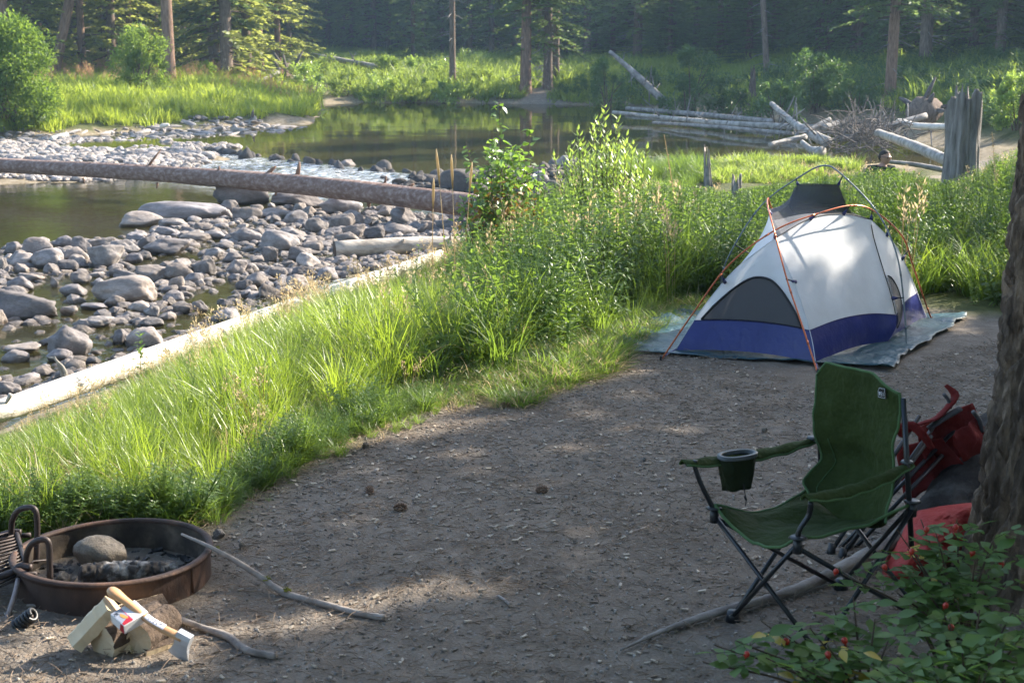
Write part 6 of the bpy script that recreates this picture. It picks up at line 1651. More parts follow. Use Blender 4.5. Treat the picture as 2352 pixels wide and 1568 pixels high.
# folded red chair leaning on the log
M['red'] = cloth('red_canvas', (.15, .017, .015), .85, .04, (.3, .02, .015), 420, .3, 0, .2, .6, 10)
rch = thing('folded_red_chair', 'folded red canvas camp chair leaning against the dark log', 'camp chair', (1.6, 6.2, 0))
def AT(u, v, y): return at(u, v, y)
for a, b_ in (((1912, 1262, 6.13), (2112, 955, 6.42)), ((1935, 1275, 6.08), (2172, 940, 6.4)), ((1925, 1262, 6.2), (2195, 985, 6.5)), ((1940, 1270, 6.16), (2140, 1000, 6.38)), ((1960, 1262, 6.2), (2165, 1045, 6.42))):
    MB().tube([AT(*a), AT(*b_)], .0095, 10).build('leg', M['tube'], rch)
for q in ((1908, 1266, 6.12), (1934, 1278, 6.07), (1950, 1268, 6.18)):
    p = AT(*q); MB().tube([p - V3(0, 0, .02), p + V3(.01, .02, .03)], [.022, .016], 8).build('foot', M['plastic'], rch)
def sheet(name, quad, y, depth, mat, par, seed, n=18, wr=.012):
    """cloth hanging between four pixel corners, with folds"""
    r_ = random.Random(seed); o_ = r_.uniform(0, 30)
    A, B, C, D = [AT(u, v, y + dy) for u, v, dy in quad]
    g = []
    for j in range(n):
        row = []
        for i in range(n):
            a, b_ = i / (n - 1), j / (n - 1)
            p = A.lerp(B, a).lerp(D.lerp(C, a), b_)
            w_ = float(fbm(np.array([a * 3.2 + o_]), np.array([b_ * 1.4 + o_]), 3)[0])
            p += V3(.25, -1, .1) * (wr * w_ + depth * math.sin(math.pi * a) * math.sin(math.pi * (b_ * .8 + .1)) * -1)
            p += V3(1, 0, -.4) * wr * .5 * float(fbm(np.array([a * 2 + o_ + 9]), np.array([b_ * 2.2]), 2)[0])
            row.append(p)
        g.append(row)
    return solid(MB().grid(g).build(name, mat, par), .006)
sheet('seat_fabric', [(2100, 985, 0), (2232, 925, .1), (2268, 1000, .1), (2150, 1115, .05)], 6.38, .05, M['red'], rch, 1, wr=.014)
sheet('seat_fabric', [(2058, 1030, .05), (2165, 1005, .0), (2215, 1075, 0), (2080, 1160, .05)], 6.42, .04, M['red'], rch, 2, wr=.014)
sheet('back_fabric', [(2075, 1085, 0), (2165, 1040, .05), (2150, 1110, .08), (2085, 1150, .05)], 6.46, .03, M['red'], rch, 3, wr=.014)
sheet('side_fabric', [(2185, 1000, .0), (2245, 960, .05), (2262, 1030, .06), (2215, 1060, .04)], 6.33, -.03, M['red'], rch, 4, wr=.014)
strap = spline([AT(2072, 1000, 6.3), AT(2110, 975, 6.28), AT(2150, 960, 6.3), AT(2185, 925, 6.33), AT(2193, 905, 6.35), AT(2172, 884, 6.36)], 8)
MB().tube(strap, lerp_list([.02, .024, .026, .03, .03, .012], len(strap)), 8, 0, True, .1, .35).build('armrest', M['red'], rch)
strap = spline([AT(2072, 1002, 6.3), AT(2066, 985, 6.27), AT(2095, 978, 6.25), AT(2120, 1000, 6.24), AT(2142, 1030, 6.26)], 8)
MB().tube(strap, lerp_list([.018, .02, .022, .02, .012], len(strap)), 8, 0, True, .1, .35).build('armrest', M['red'], rch)
for pts, rd in (([(2132, 985, 6.3), (2165, 962, 6.3), (2205, 938, 6.32)], .024), ([(2168, 905, 6.33), (2178, 918, 6.33), (2182, 935, 6.34)], .016), ([(2235, 945, 6.38), (2250, 965, 6.38), (2255, 990, 6.38)], .02)):
    q = spline([AT(*a) for a in pts], 5); MB().tube(q, rd, 8, 0, True, 0, .5).build('grey_patch', noisy('grey_webbing_patch', (.05, .05, .055), (.075, .075, .08), 30, .8), rch)
# red cloth heaped at the foot of the tree
sack = thing('red_chair_bag', 'bright red fabric bag slumped on the ground between the log and the tree', 'bag', (1.7, 5.75, 0))
outline = [(2008, 1345), (2040, 1290), (2085, 1215), (2120, 1172), (2180, 1160), (2245, 1152), (2262, 1200), (2235, 1260), (2170, 1300), (2100, 1345), (2045, 1368)]
cen = (2130, 1262)
g = []
for k in range(14):
    f = k / 13; row = []
    for (u, v) in [tuple(q) for q in np.array([np.interp(np.linspace(0, len(outline), 44, endpoint=False), range(len(outline) + 1), [o_[c] for o_ in outline + [outline[0]]]) for c in (0, 1)]).T]:
        uu, vv = cen[0] + (u - cen[0]) * f, cen[1] + (v - cen[1]) * f
        y = 5.92 - .0011 * (vv - 1262) - .16 * (1 - f ** 2.5) + .028 * float(fbm(np.array([uu / 38.0 + vv / 60]), np.array([vv / 24.0 - uu / 70]), 3)[0])
        row.append(at(uu, vv, y))
    g.append(row)
for k in range(1, 6):
    f = 1 - k / 6; row = [at(cen[0], cen[1], 6.0).lerp(p + V3(0, .1 + .05 * k / 6, 0), f) for p in g[13]]; g.append(row)
M['red_bright'] = cloth('bright_red_nylon', (.36, .035, .028), .7, .05, (.5, .05, .03), 420, .2, 0, .3, .5, 9)
MB().grid(g, 0, True).build('fabric', M['red_bright'], sack)

# ------------------------------------------------------------------ fire ring
M['ring'] = noisy('rusty_fire_ring', (.024, .016, .013), (.054, .033, .026), 7, .75, 40, .7, .006, (1, 1, .5), (.14, .075, .048), .25, .4)
M['ring_in'] = noisy('sooty_ring_inside', (.018, .015, .013), (.06, .047, .036), 7, .9, 30, .6, .006, (1, 1, 1), (.17, .135, .1))
M['steel_rod'] = noisy('sooty_steel_rod', (.025, .02, .02), (.06, .045, .042), 20, .55, 60, .3, .002, (1, 1, 1), None, .5, .5)
RC = V3(-1.64, 5.78, 0); RRAD = .405; zt = .13
fr_ = thing('fire_ring', 'low round rusty steel campfire ring with a grate on its left', 'fire ring', RC)
n = 96
prof = [(.0, -.16, 0), (.0, .1, 0), (.0, zt - .012, 0), (.012, zt - .012, 0), (.014, zt - .003, 0), (.006, zt + .004, 0), (-.014, zt + .003, 0), (-.017, zt - .006, 0), (-.012, zt - .014, 0), (-.008, .06, 1), (-.008, -.16, 1)]
gp = [[RC + V3(math.cos(2 * math.pi * k / n) * (RRAD - .012 + a), math.sin(2 * math.pi * k / n) * (RRAD - .012 + a), z + .004 * math.sin(4 * math.pi * k / n)) for k in range(n)] for a, z, _ in prof]
MB().grid(gp[:9], 0, True).build('ring_wall', M['ring'], fr_)
MB().grid(gp[8:], 0, True).build('inner_wall', M['ring_in'], fr_)
MB().tube([RC + V3(.36, -.165, .11), RC + V3(.36, -.165, .01)], .006, 6).build('weld_seam', M['ring'], fr_)
def rod(name, pts, rad, par, mat='steel_rod', k=8): return MB().tube(spline(pts, k), rad, 9).build(name, M[mat], par)
grate = MB(); gy = [5.92, 5.5]
# grate swung open on the left, sloping down outwards
gA, gB, gC, gD = at(38, 1222, 5.93), at(66, 1318, 5.55), at(-110, 1395, 5.38), at(-150, 1262, 5.84)
gr_o = MB().tube([gA, gB, gC, gD, gA], .010, 8).build('grate', M['steel_rod'], fr_)
for k in range(1, 14):
    t = k / 14; MB().tube([gA.lerp(gB, t), gD.lerp(gC, t)], .0062, 7).build('grate_bar', M['steel_rod'], gr_o)
rod('handle_loop', [at(83, 1292, 5.82), at(85, 1240, 5.82), at(85, 1195, 5.82), at(80, 1170, 5.82), at(64, 1165, 5.83), at(42, 1172, 5.85), at(28, 1195, 5.88), at(26, 1232, 5.92)], .0125, fr_)
rod('handle_loop', [at(115, 1328, 5.56), at(114, 1290, 5.56), at(113, 1254, 5.56), at(107, 1240, 5.56), at(92, 1239, 5.56), at(72, 1250, 5.57), at(62, 1272, 5.58), at(60, 1302, 5.6)], .0125, fr_)
rod('grate_frame', [at(-60, 1340, 5.5), at(20, 1318, 5.55), at(45, 1300, 5.57), at(72, 1303, 5.56)], .014, fr_)
rod('grate_frame', [at(-60, 1258, 5.9), at(0, 1230, 5.93), at(30, 1222, 5.93), at(48, 1222, 5.93)], .014, fr_)
MB().tube([at(40, 1322, 5.55), at(84, 1318, 5.55)], .012, 8).build('bracket', M['steel_rod'], fr_)
MB().tube([at(44, 1230, 5.95), at(70, 1228, 5.95)], .011, 8).build('bracket', M['steel_rod'], fr_)
MB().tube([at(66, 1297, 5.56), at(78, 1288, 5.6), at(106, 1286, 5.62)], .004, 6).build('hook', M['steel_rod'], fr_)
M['worn_rod'] = noisy('worn_rod', (.2, .16, .15), (.32, .27, .25), 20, .5, 60, .2, .002, (1, 1, 1), None, .4, .5)
hr = rod('handle', [at(42, 1330, 5.52), at(32, 1370, 5.44), at(14, 1425, 5.36), at(12, 1438, 5.32), at(28, 1442, 5.29), at(76, 1412, 5.27)], .0105, fr_, 'worn_rod')
c0, c1 = at(34, 1440, 5.28), at(78, 1408, 5.26); ax = (c1 - c0).normalized(); s1 = ax.cross(V3(0, 0, 1)).normalized(); s2 = ax.cross(s1)
MB().tube([c0.lerp(c1, k / 90) + s1 * math.cos(k * .42) * .021 + s2 * math.sin(k * .42) * .021 for k in range(91)], .0085, 6).build('spring_grip', M['plastic'], fr_)
# what lies in the ring
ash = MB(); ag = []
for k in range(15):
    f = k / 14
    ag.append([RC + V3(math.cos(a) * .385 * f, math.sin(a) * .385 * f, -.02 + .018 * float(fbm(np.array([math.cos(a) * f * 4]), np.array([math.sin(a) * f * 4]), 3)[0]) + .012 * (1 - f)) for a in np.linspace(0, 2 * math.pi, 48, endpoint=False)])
o = ash.grid(ag, 0, True).build('ash_bed', noisy('ash', (.012, .011, .01), (.042, .039, .036), 18, .95, 60, .8, .01, (1, 1, 1), (.24, .22, .2)), None, True, RC); tag(o, kind='stuff')  # ash and char, tone also lowered for the ring wall's shade
def loose_rock(me_, name, label, u, v, y, wpx, hpx, dep=.7, rz=0, z=None, mat=None):
    p = at(u, v, y); s_ = y / FPX * 1.02
    zb = hz(p.x, p.y) if z is None else z
    sites = len(rock_sites); o_ = place_rock(me_, name, p.x, p.y, zb, wpx * s_, wpx * s_ * dep, hpx * s_, rz, label, None, 'stone', .05, .12); rock_sites.pop(); return o_
RM_ = [rock_mesh('fire_rock', 700 + k, 12, .4, 4, M['rock_tan'], .08) for k in range(4)]
loose_rock(RM_[0], 'fire_rock', 'big tan rock lying inside the fire ring behind the charred log', 232, 1305, 5.95, 124, 92, .7, .3, -.03)
loose_rock(RM_[1], 'fire_rock', 'reddish fist-sized rock inside the fire ring at its left', 143, 1318, 5.75, 44, 34, .8, 1.3, -.01)
loose_rock(RM_[2], 'fire_rock', 'grey stone half buried in ash at the back of the fire ring', 322, 1296, 5.95, 42, 22, .8, 2.0, -.02)
for k, (u, v, w, lab) in enumerate([(118, 1322, 20, 'small pale stone inside the ring behind the front handle loop'), (135, 1328, 18, 'small pale stone inside the ring right of the front handle loop'), (98, 1320, 24, 'rounded pinkish stone under the bracket of the fire ring'), (153, 1332, 14, 'smallest pale stone inside the ring at the tip of the charred log')]):
    loose_rock(RM_[k % 4], 'small_stone', lab, u, v, 5.56, w, w * .7, .8, k, 0.0)
# charred log: blocks of char with white ash between
M['char'] = noisy('charred_wood', (.012, .011, .011), (.05, .042, .036), 9, .8, 40, .6, .006, (1, 1, 1), (.66, .6, .53))
chl = thing('charred_log', 'half burnt log with cracked blocky char lying across the fire ring', 'log', (-1.62, 5.6, .03))
c0, c1 = at(178, 1316, 5.66), at(405, 1296, 5.76)
c0.z = c1.z = .052; rows = []
for k in range(150):
    t = k / 149; c = c0.lerp(c1, t); c.z += .006 * math.sin(t * 5); row = []
    for i in range(48):
        th_ = 2 * math.pi * i / 48
        d_ = mnoise.voronoi(V3(t * 8, math.cos(th_) * 1.25, math.sin(th_) * 1.25))[0]
        cr = min(1, (d_[1] - d_[0]) * 5)
        rad = (.056 - .010 * t) * (.86 + .14 * cr) * (1 + .1 * mnoise.noise(V3(t * 20, math.cos(th_) * 2, math.sin(th_) * 2))) * (min(1, .35 + t * 18) if t < .04 else 1)
        dr = (c1 - c0).normalized(); a_ = dr.cross(V3(0, 0, 1)).normalized(); row.append(c + a_ * math.cos(th_) * rad + V3(0, 0, 1) * math.sin(th_) * rad)
    rows.append(row)
MB().grid(rows, 0, True).build('burnt_wood', M['char'], chl)

# ------------------------------------------------------------------ sticks, firewood, box, hatchet
M['stick'] = noisy('grey_stick', (.12, .1, .085), (.24, .21, .185), 12, .85, 60, .8, .005, (1, 1, 1), (.35, .31, .275))
M['moss'] = noisy('yellow_lichen', (.12, .13, .02), (.24, .24, .05), 30, .95)
def branch(name, label, pts, rads, lich=()):
    t = thing(name, label, 'stick', pts[0]); q = spline(pts, 9)
    MB().tube(q, lerp_list(rads, len(q)), 10, 0, True, .09).build('wood', M['stick'], t)
    for (u, v, y) in lich:
        p = at(u, v, y); mb = MB(); r_ = random.Random(u)
        for k in range(26):
            d = V3(r_.gauss(0, 1), r_.gauss(0, 1), abs(r_.gauss(0, 1))).normalized() * r_.uniform(.008, .022); mb.tube([p + V3(r_.gauss(0, .008), r_.gauss(0, .008), 0), p + d], [.003, .001], 4, 0, False)
        mb.build('lichen', M['moss'], t)
    return t
def onz(u, v, z): p = on(u, v, 0); return V3(p.x, p.y, 0) * 0 + on(u, v, z)
branch('long_stick', 'long grey stick propped on the rim of the fire ring', [onz(417, 1226, .165), onz(486, 1257, .148), onz(545, 1290, .10), onz(600, 1325, .055), onz(655, 1362, .018), onz(745, 1387, .012), onz(825, 1408, .012), onz(884, 1418, .012)], [.005, .009, .012, .013, .015, .013, .012, .013], [(498, 1261, 5.8), (612, 1330, 5.65), (660, 1355, 5.58)])
branch('crooked_stick', 'crooked grey stick on the dirt passing behind the firewood', [onz(62, 1390, .014), onz(140, 1392, .014), onz(220, 1394, .014), onz(330, 1402, .014), onz(400, 1418, .014), onz(460, 1440, .014), onz(522, 1460, .016), onz(545, 1478, .016), onz(575, 1495, .015), onz(634, 1507, .014)], [.006, .009, .011, .012, .013, .014, .015, .015, .014, .013], [(428, 1427, 5.33)])
for k, (pts, rd, lab) in enumerate([([(344, 1440), (370, 1432), (384, 1428)], .006, 'thin twig on the dirt just right of the firewood'), ([(520, 1515), (560, 1495), (585, 1480)], .004, 'thin straight twig on the dirt nearest the right end of the crooked stick'), ([(1440, 1225), (1465, 1218), (1490, 1208)], .007, 'dark short stick on the dirt between the chair and the open ground'), ([(1145, 1368), (1160, 1378), (1172, 1388)], .006, 'short dark twig lying alone in the middle of the dirt'), ([(600, 1046), (620, 1060), (640, 1066)], .008, 'dark piece of bark at the foot of the grassy bank')]):
    t = thing('twig', lab, 'twig', onz(*pts[0], .005)); MB().tube(spline([onz(u, v, .006) for u, v in pts], 4), rd, 7, 0, True, .15).build('wood', M['stick'], t)
M['split'] = noisy('split_wood', (.44, .34, .21), (.62, .51, .35), 3, .8, 30, .6, .006, (1, 1, 1), (.7, .6, .44))
M['endgrain'] = noisy('sawn_end_grain', (.36, .27, .17), (.5, .4, .27), 9, .85, 60, .4, .003, (1, 1, 1), (.58, .48, .34))
M['firebark'] = noisy('firewood_bark', (.028, .02, .016), (.075, .054, .04), 16, .95, 50, 1.0, .012, (1, 1, 1), (.15, .11, .085))
def billet(name, label, a, b_, sect, mats, seed, wob=.06):
    """piece of firewood: cross-section polygon swept from a to b; faces get bark or split wood by sect flags"""
    r_ = random.Random(seed); t = thing(name, label, 'firewood', a)
    ax = (b_ - a).normalized(); s1 = ax.cross(V3(0, 0, 1)).normalized(); s2 = s1.cross(ax)
    mb = MB(); rows = []; L = 14
    for k in range(L):
        f = k / (L - 1); c = a.lerp(b_, f)
        rows.append([c + (s1 * x + s2 * y) * (1 + r_.uniform(-wob, wob) * .6) + ax * r_.uniform(-.003, .003) for x, y, _ in sect])
    n_ = len(sect)
    for k in range(L - 1):
        for i in range(n_):
            j = (i + 1) % n_
            mb.add([rows[k][i], rows[k][j], rows[k + 1][j], rows[k + 1][i]], [(0, 1, 2, 3)], sect[i][2])
    for row, fl in ((rows[0], 0), (rows[-1], 1)):
        c = sum(row, V3(0, 0, 0)) / n_
        for i in range(n_):
            j = (i + 1) % n_; mb.add([c, row[i], row[j]] if fl else [c, row[j], row[i]], [(0, 1, 2)], 2)
    mb.build('wood', mats, t, False)
    return t
mats3 = [M['firebark'], M['split'], M['endgrain']]
circ = lambda rad, n_=22, flat=None: [(math.cos(2 * math.pi * k / n_) * rad, (max(math.sin(2 * math.pi * k / n_) * rad, -flat * rad) if flat else math.sin(2 * math.pi * k / n_) * rad), 0) for k in range(n_)]
# leaning split billet
a = on(172, 1474, .045); b_ = on(253, 1388, .185)
billet('split_log', 'pale split log leaning steeply on the left of the firewood pile, brightest in the sun', a, b_, [(-.034, -.042, 1), (.03, -.038, 1), (.044, .0, 1), (.012, .034, 1), (-.034, .032, 0), (-.05, -.005, 1)], mats3, 1, .14)
a = on(236, 1472, .055); b_ = V3(a.x + .15, a.y + .22, .065)
hs_ = [(math.cos(q) * .060, math.sin(q) * .056, 0) for q in np.linspace(-.35, 2.6, 14)] + [(-.066, -.02, 1), (-.05, -.055, 1), (.04, -.058, 1)]
billet('split_log', 'split log with bark and a pale angular sawn end, middle of the firewood', a, b_, hs_, mats3, 2, .05)
a = on(316, 1468, .055); b_ = V3(a.x + .07, a.y + .19, .06)
billet('round_log', 'round log with dark bark and a chopped end under the hatchet', a, b_, circ(.057, 26), mats3, 3, .05)
sp_m = MB(); r_ = random.Random(6)
for k in range(8):                    # chopped splinters on its end
    q = a + V3(r_.gauss(-.03, .016), -.004, r_.gauss(-.02, .02)); sp_m.tube([q + V3(0, .02, 0), q + V3(r_.gauss(0, .008), -.014 * r_.random(), r_.gauss(0, .008))], [.009, .002], 4)
sp_m.build('splinters', M['split'], [o for o in COL.objects if o.name == 'round_log'][0], False)
a = on(330, 1497, .012); b_ = on(372, 1478, .018)
billet('kindling', 'thin weathered splinter of kindling lying under the hatchet blade', a, b_ + V3(.06, .05, 0), [(-.022, -.01, 1), (.02, -.012, 1), (.024, .008, 0), (-.016, .012, 0)], mats3, 4)
a = on(262, 1412, .03); b_ = V3(a.x + .16, a.y + .12, .035)
billet('split_log', 'rough split log at the back of the firewood pile behind the box', a, b_, [(-.035, -.03, 1), (.03, -.03, 0), (.04, .01, 0), (.0, .035, 1), (-.04, .02, 1)], mats3, 5, .08)
# red and white box
bx_ = thing('firestarter_box', 'small white and red cardboard box with a flame picture lying on the firewood', 'box', on(300, 1420, .13))
c = on(298, 1416, .150); e1 = (V3(.95, .26, .05)).normalized(); e2 = V3(-.3, .82, .36).normalized(); e2 = (e2 - e1 * e2.dot(e1)).normalized(); e3 = e1.cross(e2)
e1r = (e1 * math.cos(.55) + e2 * math.sin(.55)); e2 = e3.cross(e1r); e1 = e1r
hx_, hy_, hz_ = .052, .042, .021
bp = lambda a, b_, z: c + e1 * a + e2 * b_ + e3 * z
pw_, pr_, pg_, po_, pk_ = plain('white_card', (.72, .72, .74), .5), plain('red_print', (.42, .02, .035), .45), plain('grey_print', (.3, .33, .4), .5), plain('orange_print', (.62, .3, .08), .5), plain('pink_line', (.65, .12, .2), .5)
mm = Matrix((e1, e2, e3)).transposed()
bmx = bmesh.new(); bmesh.ops.create_cube(bmx, size=1); bmesh.ops.scale(bmx, vec=(2 * hx_, 2 * hy_, 2 * hz_), verts=bmx.verts); bmesh.ops.bevel(bmx, geom=bmx.edges[:], offset=.0015, segments=2, affect='EDGES'); bmesh.ops.transform(bmx, matrix=mm.to_4x4(), verts=bmx.verts); bmesh.ops.translate(bmx, vec=c - Vector(bx_.location), verts=bmx.verts)
mq = bpy.data.meshes.new('carton'); bmx.to_mesh(mq); bmx.free(); mq.materials.append(pw_); o = bpy.data.objects.new('carton', mq); COL.objects.link(o); o.parent = bx_
def decal(name, poly, mat, off=.0006):
    MB().add([bp(a, b_, hz_ + off) for a, b_ in poly], [tuple(range(len(poly)))]).build(name, mat, bx_, False)
decal('grey_band', [(-.05, -.025), (-.012, -.025), (-.012, .04), (-.05, .04)], pg_)
decal('red_band', [(-.05, -.04), (-.012, -.04), (-.012, -.012), (-.03, -.02), (-.05, -.028)], pr_, .001)
decal('flame_print', [(-.034, .006), (-.03, -.012), (-.018, -.022), (-.015, -.012), (-.02, .004), (-.027, .018)], po_, .0014)
decal('pink_line', [(-.0125, -.04), (-.0095, -.04), (-.0095, .04), (-.0125, .04)], pk_, .001)
decal('red_line', [(.012, .03), (.046, .03), (.046, .0312), (.012, .0312)], pk_, .001)
decal('grey_panel', [(-.008, -.038), (.048, -.038), (.048, -.008), (-.008, -.008)], plain('pale_grey_print', (.6, .58, .58), .5), .0005)
dg = MB()                              # the printed number
for seg_ in ([(0, 1), (.6, 1), (.6, .55), (0, .5), (0, 0), (.65, 0)], [(.95, 0), (.95, 1), (1.5, 1), (1.5, 0), (.95, 0)]):
    dg.tube([bp(-.046 + q * .009, .018 + s_ * .012, hz_ + .0012) for q, s_ in seg_], .0009, 4)
dg.build('printed_number', M['black'], bx_)
MB().add([bp(-hx_ - .0007, -.04, -.019), bp(-hx_ - .0007, -.012, -.019), bp(-hx_ - .0007, -.022, .019), bp(-hx_ - .0007, -.04, .019)], [(0, 1, 2, 3)]).build('red_band', pr_, bx_, False)
# hatchet
M['ash_handle'] = noisy('varnished_handle', (.36, .19, .085), (.5, .28, .13), 3, .38, 40, .15, .002, (1, 6, 1), (.56, .33, .17), 0, .5, 0, .3)
M['axe_steel'] = noisy('axe_steel', (.42, .44, .48), (.55, .57, .6), 12, .4, 50, .15, .001, (1, 1, 1), None, .35, .5)  # pale sky reflection is put into the steel's base colour
M['axe_edge'] = noisy('ground_steel_edge', (.5, .5, .51), (.62, .62, .63), 30, .35, 90, .2, .001, (1, 1, 1), None, .4, .5)
hA, hM1, hM2 = at(250, 1352, 5.07), at(300, 1388, 5.04), at(352, 1430, 5.0)
hB = at(420, 1466, 4.97)
hat = thing('hatchet', 'hatchet with a curved varnished handle resting head down on the firewood', 'hatchet', hB)
hp = spline([hA, hM1, hM2, hB], 10); nh = len(hp)
rads = np.interp(np.linspace(0, 1, nh), [0, .03, .1, .25, .5, .75, .9, 1], [.014, .023, .026, .0185, .0175, .0185, .02, .019])
MB().tube(hp, list(rads), 18, 0, True, 0, .68).build('handle', M['ash_handle'], hat)
hd = (hB - hM2).normalized(); bl_dir = (at(377, 1496, 5.0) - at(430, 1456, 4.965)).normalized(); bl_dir = (bl_dir - hd * bl_dir.dot(hd)).normalized(); th_n = hd.cross(bl_dir).normalized()
hc = hB + hd * .004
sec = [(-.026, .027, .014), (-.008, .028, .018), (.014, .027, .016), (.036, .028, .010), (.058, .034, .006), (.0585, .034, .0058), (.084, .043, .0012)]
gq = []
for d, hw, tk in sec:
    cv = lambda q: -.010 * (q / hw) ** 2 * (d / .088 if d > 0 else 0)
    row = [hc + bl_dir * (d + cv(q)) + hd * q + th_n * tk for q in np.linspace(-hw, hw, 9)] + [hc + bl_dir * (d + cv(q)) + hd * q - th_n * tk for q in np.linspace(hw, -hw, 9)]
    gq.append(row)
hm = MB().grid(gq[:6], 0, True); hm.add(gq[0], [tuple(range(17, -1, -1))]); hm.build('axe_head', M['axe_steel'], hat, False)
he = MB().grid(gq[5:], 0, True); he.add(gq[-1], [tuple(range(18))]); he.build('cutting_edge', M['axe_edge'], hat, False)
# paper sticker with bar code on the handle
i0_, i1_ = int(nh * .56), int(nh * .80)
camdir = (V3(0, 0, CAM_H) - hp[i0_]).normalized(); stx = []
for k in range(i0_, i1_ + 1):
    tg = (hp[min(k + 1, nh - 1)] - hp[k - 1]).normalized(); up_ = V3(.1, -.45, .9); up_ = (up_ - tg * up_.dot(tg)).normalized(); sd = tg.cross(up_)
    stx.append([hp[k] + (up_ * math.cos(q) + sd * math.sin(q)) * (rads[k] * (.70 + .30 * abs(math.sin(q))) + .0012) for q in np.linspace(-.75, .75, 7)])
st = MB().grid(stx).build('sticker', plain('sticker_paper', (.72, .7, .76), .5), hat)
bc = MB()
for k in range(1, 5):
    for q in range(6):
        if (k * 7 + q) % 3 == 0: continue
        bc.tube([stx[k][q] .lerp(stx[k + 1][q], .2) + camdir * .0008, stx[k][q].lerp(stx[k + 1][q], .2 + .2 * ((k + q) % 3)) + camdir * .0008], .0009, 4)
for k in range(5, len(stx) - 2): bc.tube([stx[k][2] + camdir * .0008, stx[k + 1][2] + camdir * .0008], .0007, 4)
bc.build('bar_code', M['black'], st)

# ------------------------------------------------------------------ stones and litter on the camp ground
loose_rock(BOULD[1], 'round_stone', 'rounded grey-brown stone at the grassy edge between the thicket and the tarp', 1092, 815, 10.15, 60, 46, .7, .4)
loose_rock(RM_[3], 'small_stone', 'small tan stone at the foot of the grassy bank', 840, 1008, 7.75, 20, 18, .8, 1)
loose_rock(RM_[1], 'small_stone', 'pale flat stone in the bank behind the right of the fire ring', 502, 1185, 6.3, 34, 24, .8, 2)
loose_rock(RM_[2], 'small_stone', 'upright pale pebble in the slope right of the fire ring', 556, 1220, 6.15, 22, 20, .6, 1)
loose_rock(RM_[0], 'small_stone', 'little round stone alone on the dirt left of the chair back', 1757, 968, 8.1, 18, 14, .8, 2)
loose_rock(RM_[3], 'small_stone', 'dark pebble on the dirt in the middle of the camp ground', 1480, 1028, 7.5, 14, 10, .8, 2)
litter = pix_poly([(-300, 1700), (-100, 1330), (0, 1260), (430, 1205), (600, 1120), (760, 1020), (1010, 915), (1260, 865), (1420, 805), (1560, 790), (1900, 900), (2300, 780), (2500, 800), (2700, 1100), (2700, 1700)])
def lit(name, protos, n, s0, s1, seed, dens=None, flat=True):
    P_ = sample_poly(litter, n, seed); x, y = P_[:, 0], P_[:, 1]
    k = np.hypot(x - RC.x, y - RC.y) > .44
    if dens is not None: k &= np.random.default_rng(seed + 1).random(len(x)) < dens(x, y)
    x, y = x[k], y[k]; g = np.random.default_rng(seed + 2); z = height(x, y)
    scatter(name, protos, np.c_[x, y, z + .002], zrot(len(x), seed + 3, .25), g.uniform(s0, s1, len(x)))
chipm = noisy('wood_chip', (.3, .25, .19), (.5, .44, .36), 30, .85, None, .2, .002, (1, 1, 1), None, 0, .3, .35)
darkchip = noisy('bark_chip', (.12, .098, .08), (.24, .2, .16), 30, .9, None, .3, .002, (1, 1, 1), None, 0, .3, .3)
def chip(seed, mat, l, w, t):
    r_ = random.Random(seed); mb = MB(); q = []
    for sx, sy in ((-1, -1), (1, -1), (1.1, 1), (-.9, 1)):
        q.append((sx * l / 2 * r_.uniform(.7, 1.1), sy * w / 2 * r_.uniform(.6, 1.2)))
    zc = [r_.uniform(0, t * .6) for _ in range(4)]
    mb.add([(a, b_, z) for (a, b_), z in zip(q, zc)] + [(a, b_, z + t) for (a, b_), z in zip(q, zc)], [(3, 2, 1, 0), (4, 5, 6, 7), (0, 1, 5, 4), (1, 2, 6, 5), (2, 3, 7, 6), (3, 0, 4, 7)])
    return proto('kind', mb, mat, False)
ctr = lambda x, y: .35 + .65 * np.exp(-(((x - .4) / 1.6) ** 2 + ((y - 7.4) / 1.3) ** 2))
PEB = [plain('grey_pebble', (.2, .185, .165), .85), plain('pale_pebble', (.34, .31, .275), .85), plain('brown_pebble', (.15, .125, .1), .85)]
lit('wood_chips', [chip(k, chipm, .028, .012, .004) for k in range(5)], 3000, .35, 1.35, 900, ctr)
lit('bark_litter', [chip(40 + k, darkchip, .03, .011, .003) for k in range(5)], 2200, .4, 1.3, 910)
lit('ground_pebbles', [bpy.data.objects.new('pebble', rock_mesh('pebble', 800 + k, 10, .3, 2, PEB[k % 3], .05)) for k in range(6)], 8000, .003, .016, 920)
ndl = []
for k in range(4):
    mb = MB(); r_ = random.Random(k)
    for j in range(5):
        p = V3(r_.gauss(0, .05), r_.gauss(0, .05), .003); d = V3(r_.gauss(0, 1), r_.gauss(0, 1), .05).normalized() * r_.uniform(.03, .07); mb.tube([p, p + d * .5 + V3(0, 0, .003), p + d], .0012, 3, 0, False)
    ndl.append(proto('kind', mb, noisy('dry_needle_%d' % k, (.14, .1, .075), (.3, .23, .17), 30, .9, None, 0), False))
lit('dry_needles', ndl, 8000, .5, 1.3, 930)
rr_p = RC + V3(0, 0, 0); g = np.random.default_rng(77); a_ = g.uniform(0, 6.28, 260); q_ = .37 * np.sqrt(g.random(260))
coal = noisy('coal', (.008, .008, .008), (.04, .036, .034), 30, .8, None, .2, .002, (1, 1, 1), (.3, .28, .26), 0, .3, .5)
scatter('ash_and_coals', [chip(70 + k, coal, .04, .022, .014) for k in range(4)], np.c_[RC.x + np.cos(a_) * q_, RC.y + np.sin(a_) * q_, -.012 + 0 * a_], zrot(260, 71, .4), g.uniform(.3, 1.3, 260))
coneM = noisy('pine_cone', (.13, .08, .055), (.24, .16, .11), 30, .9)
conem = MB()
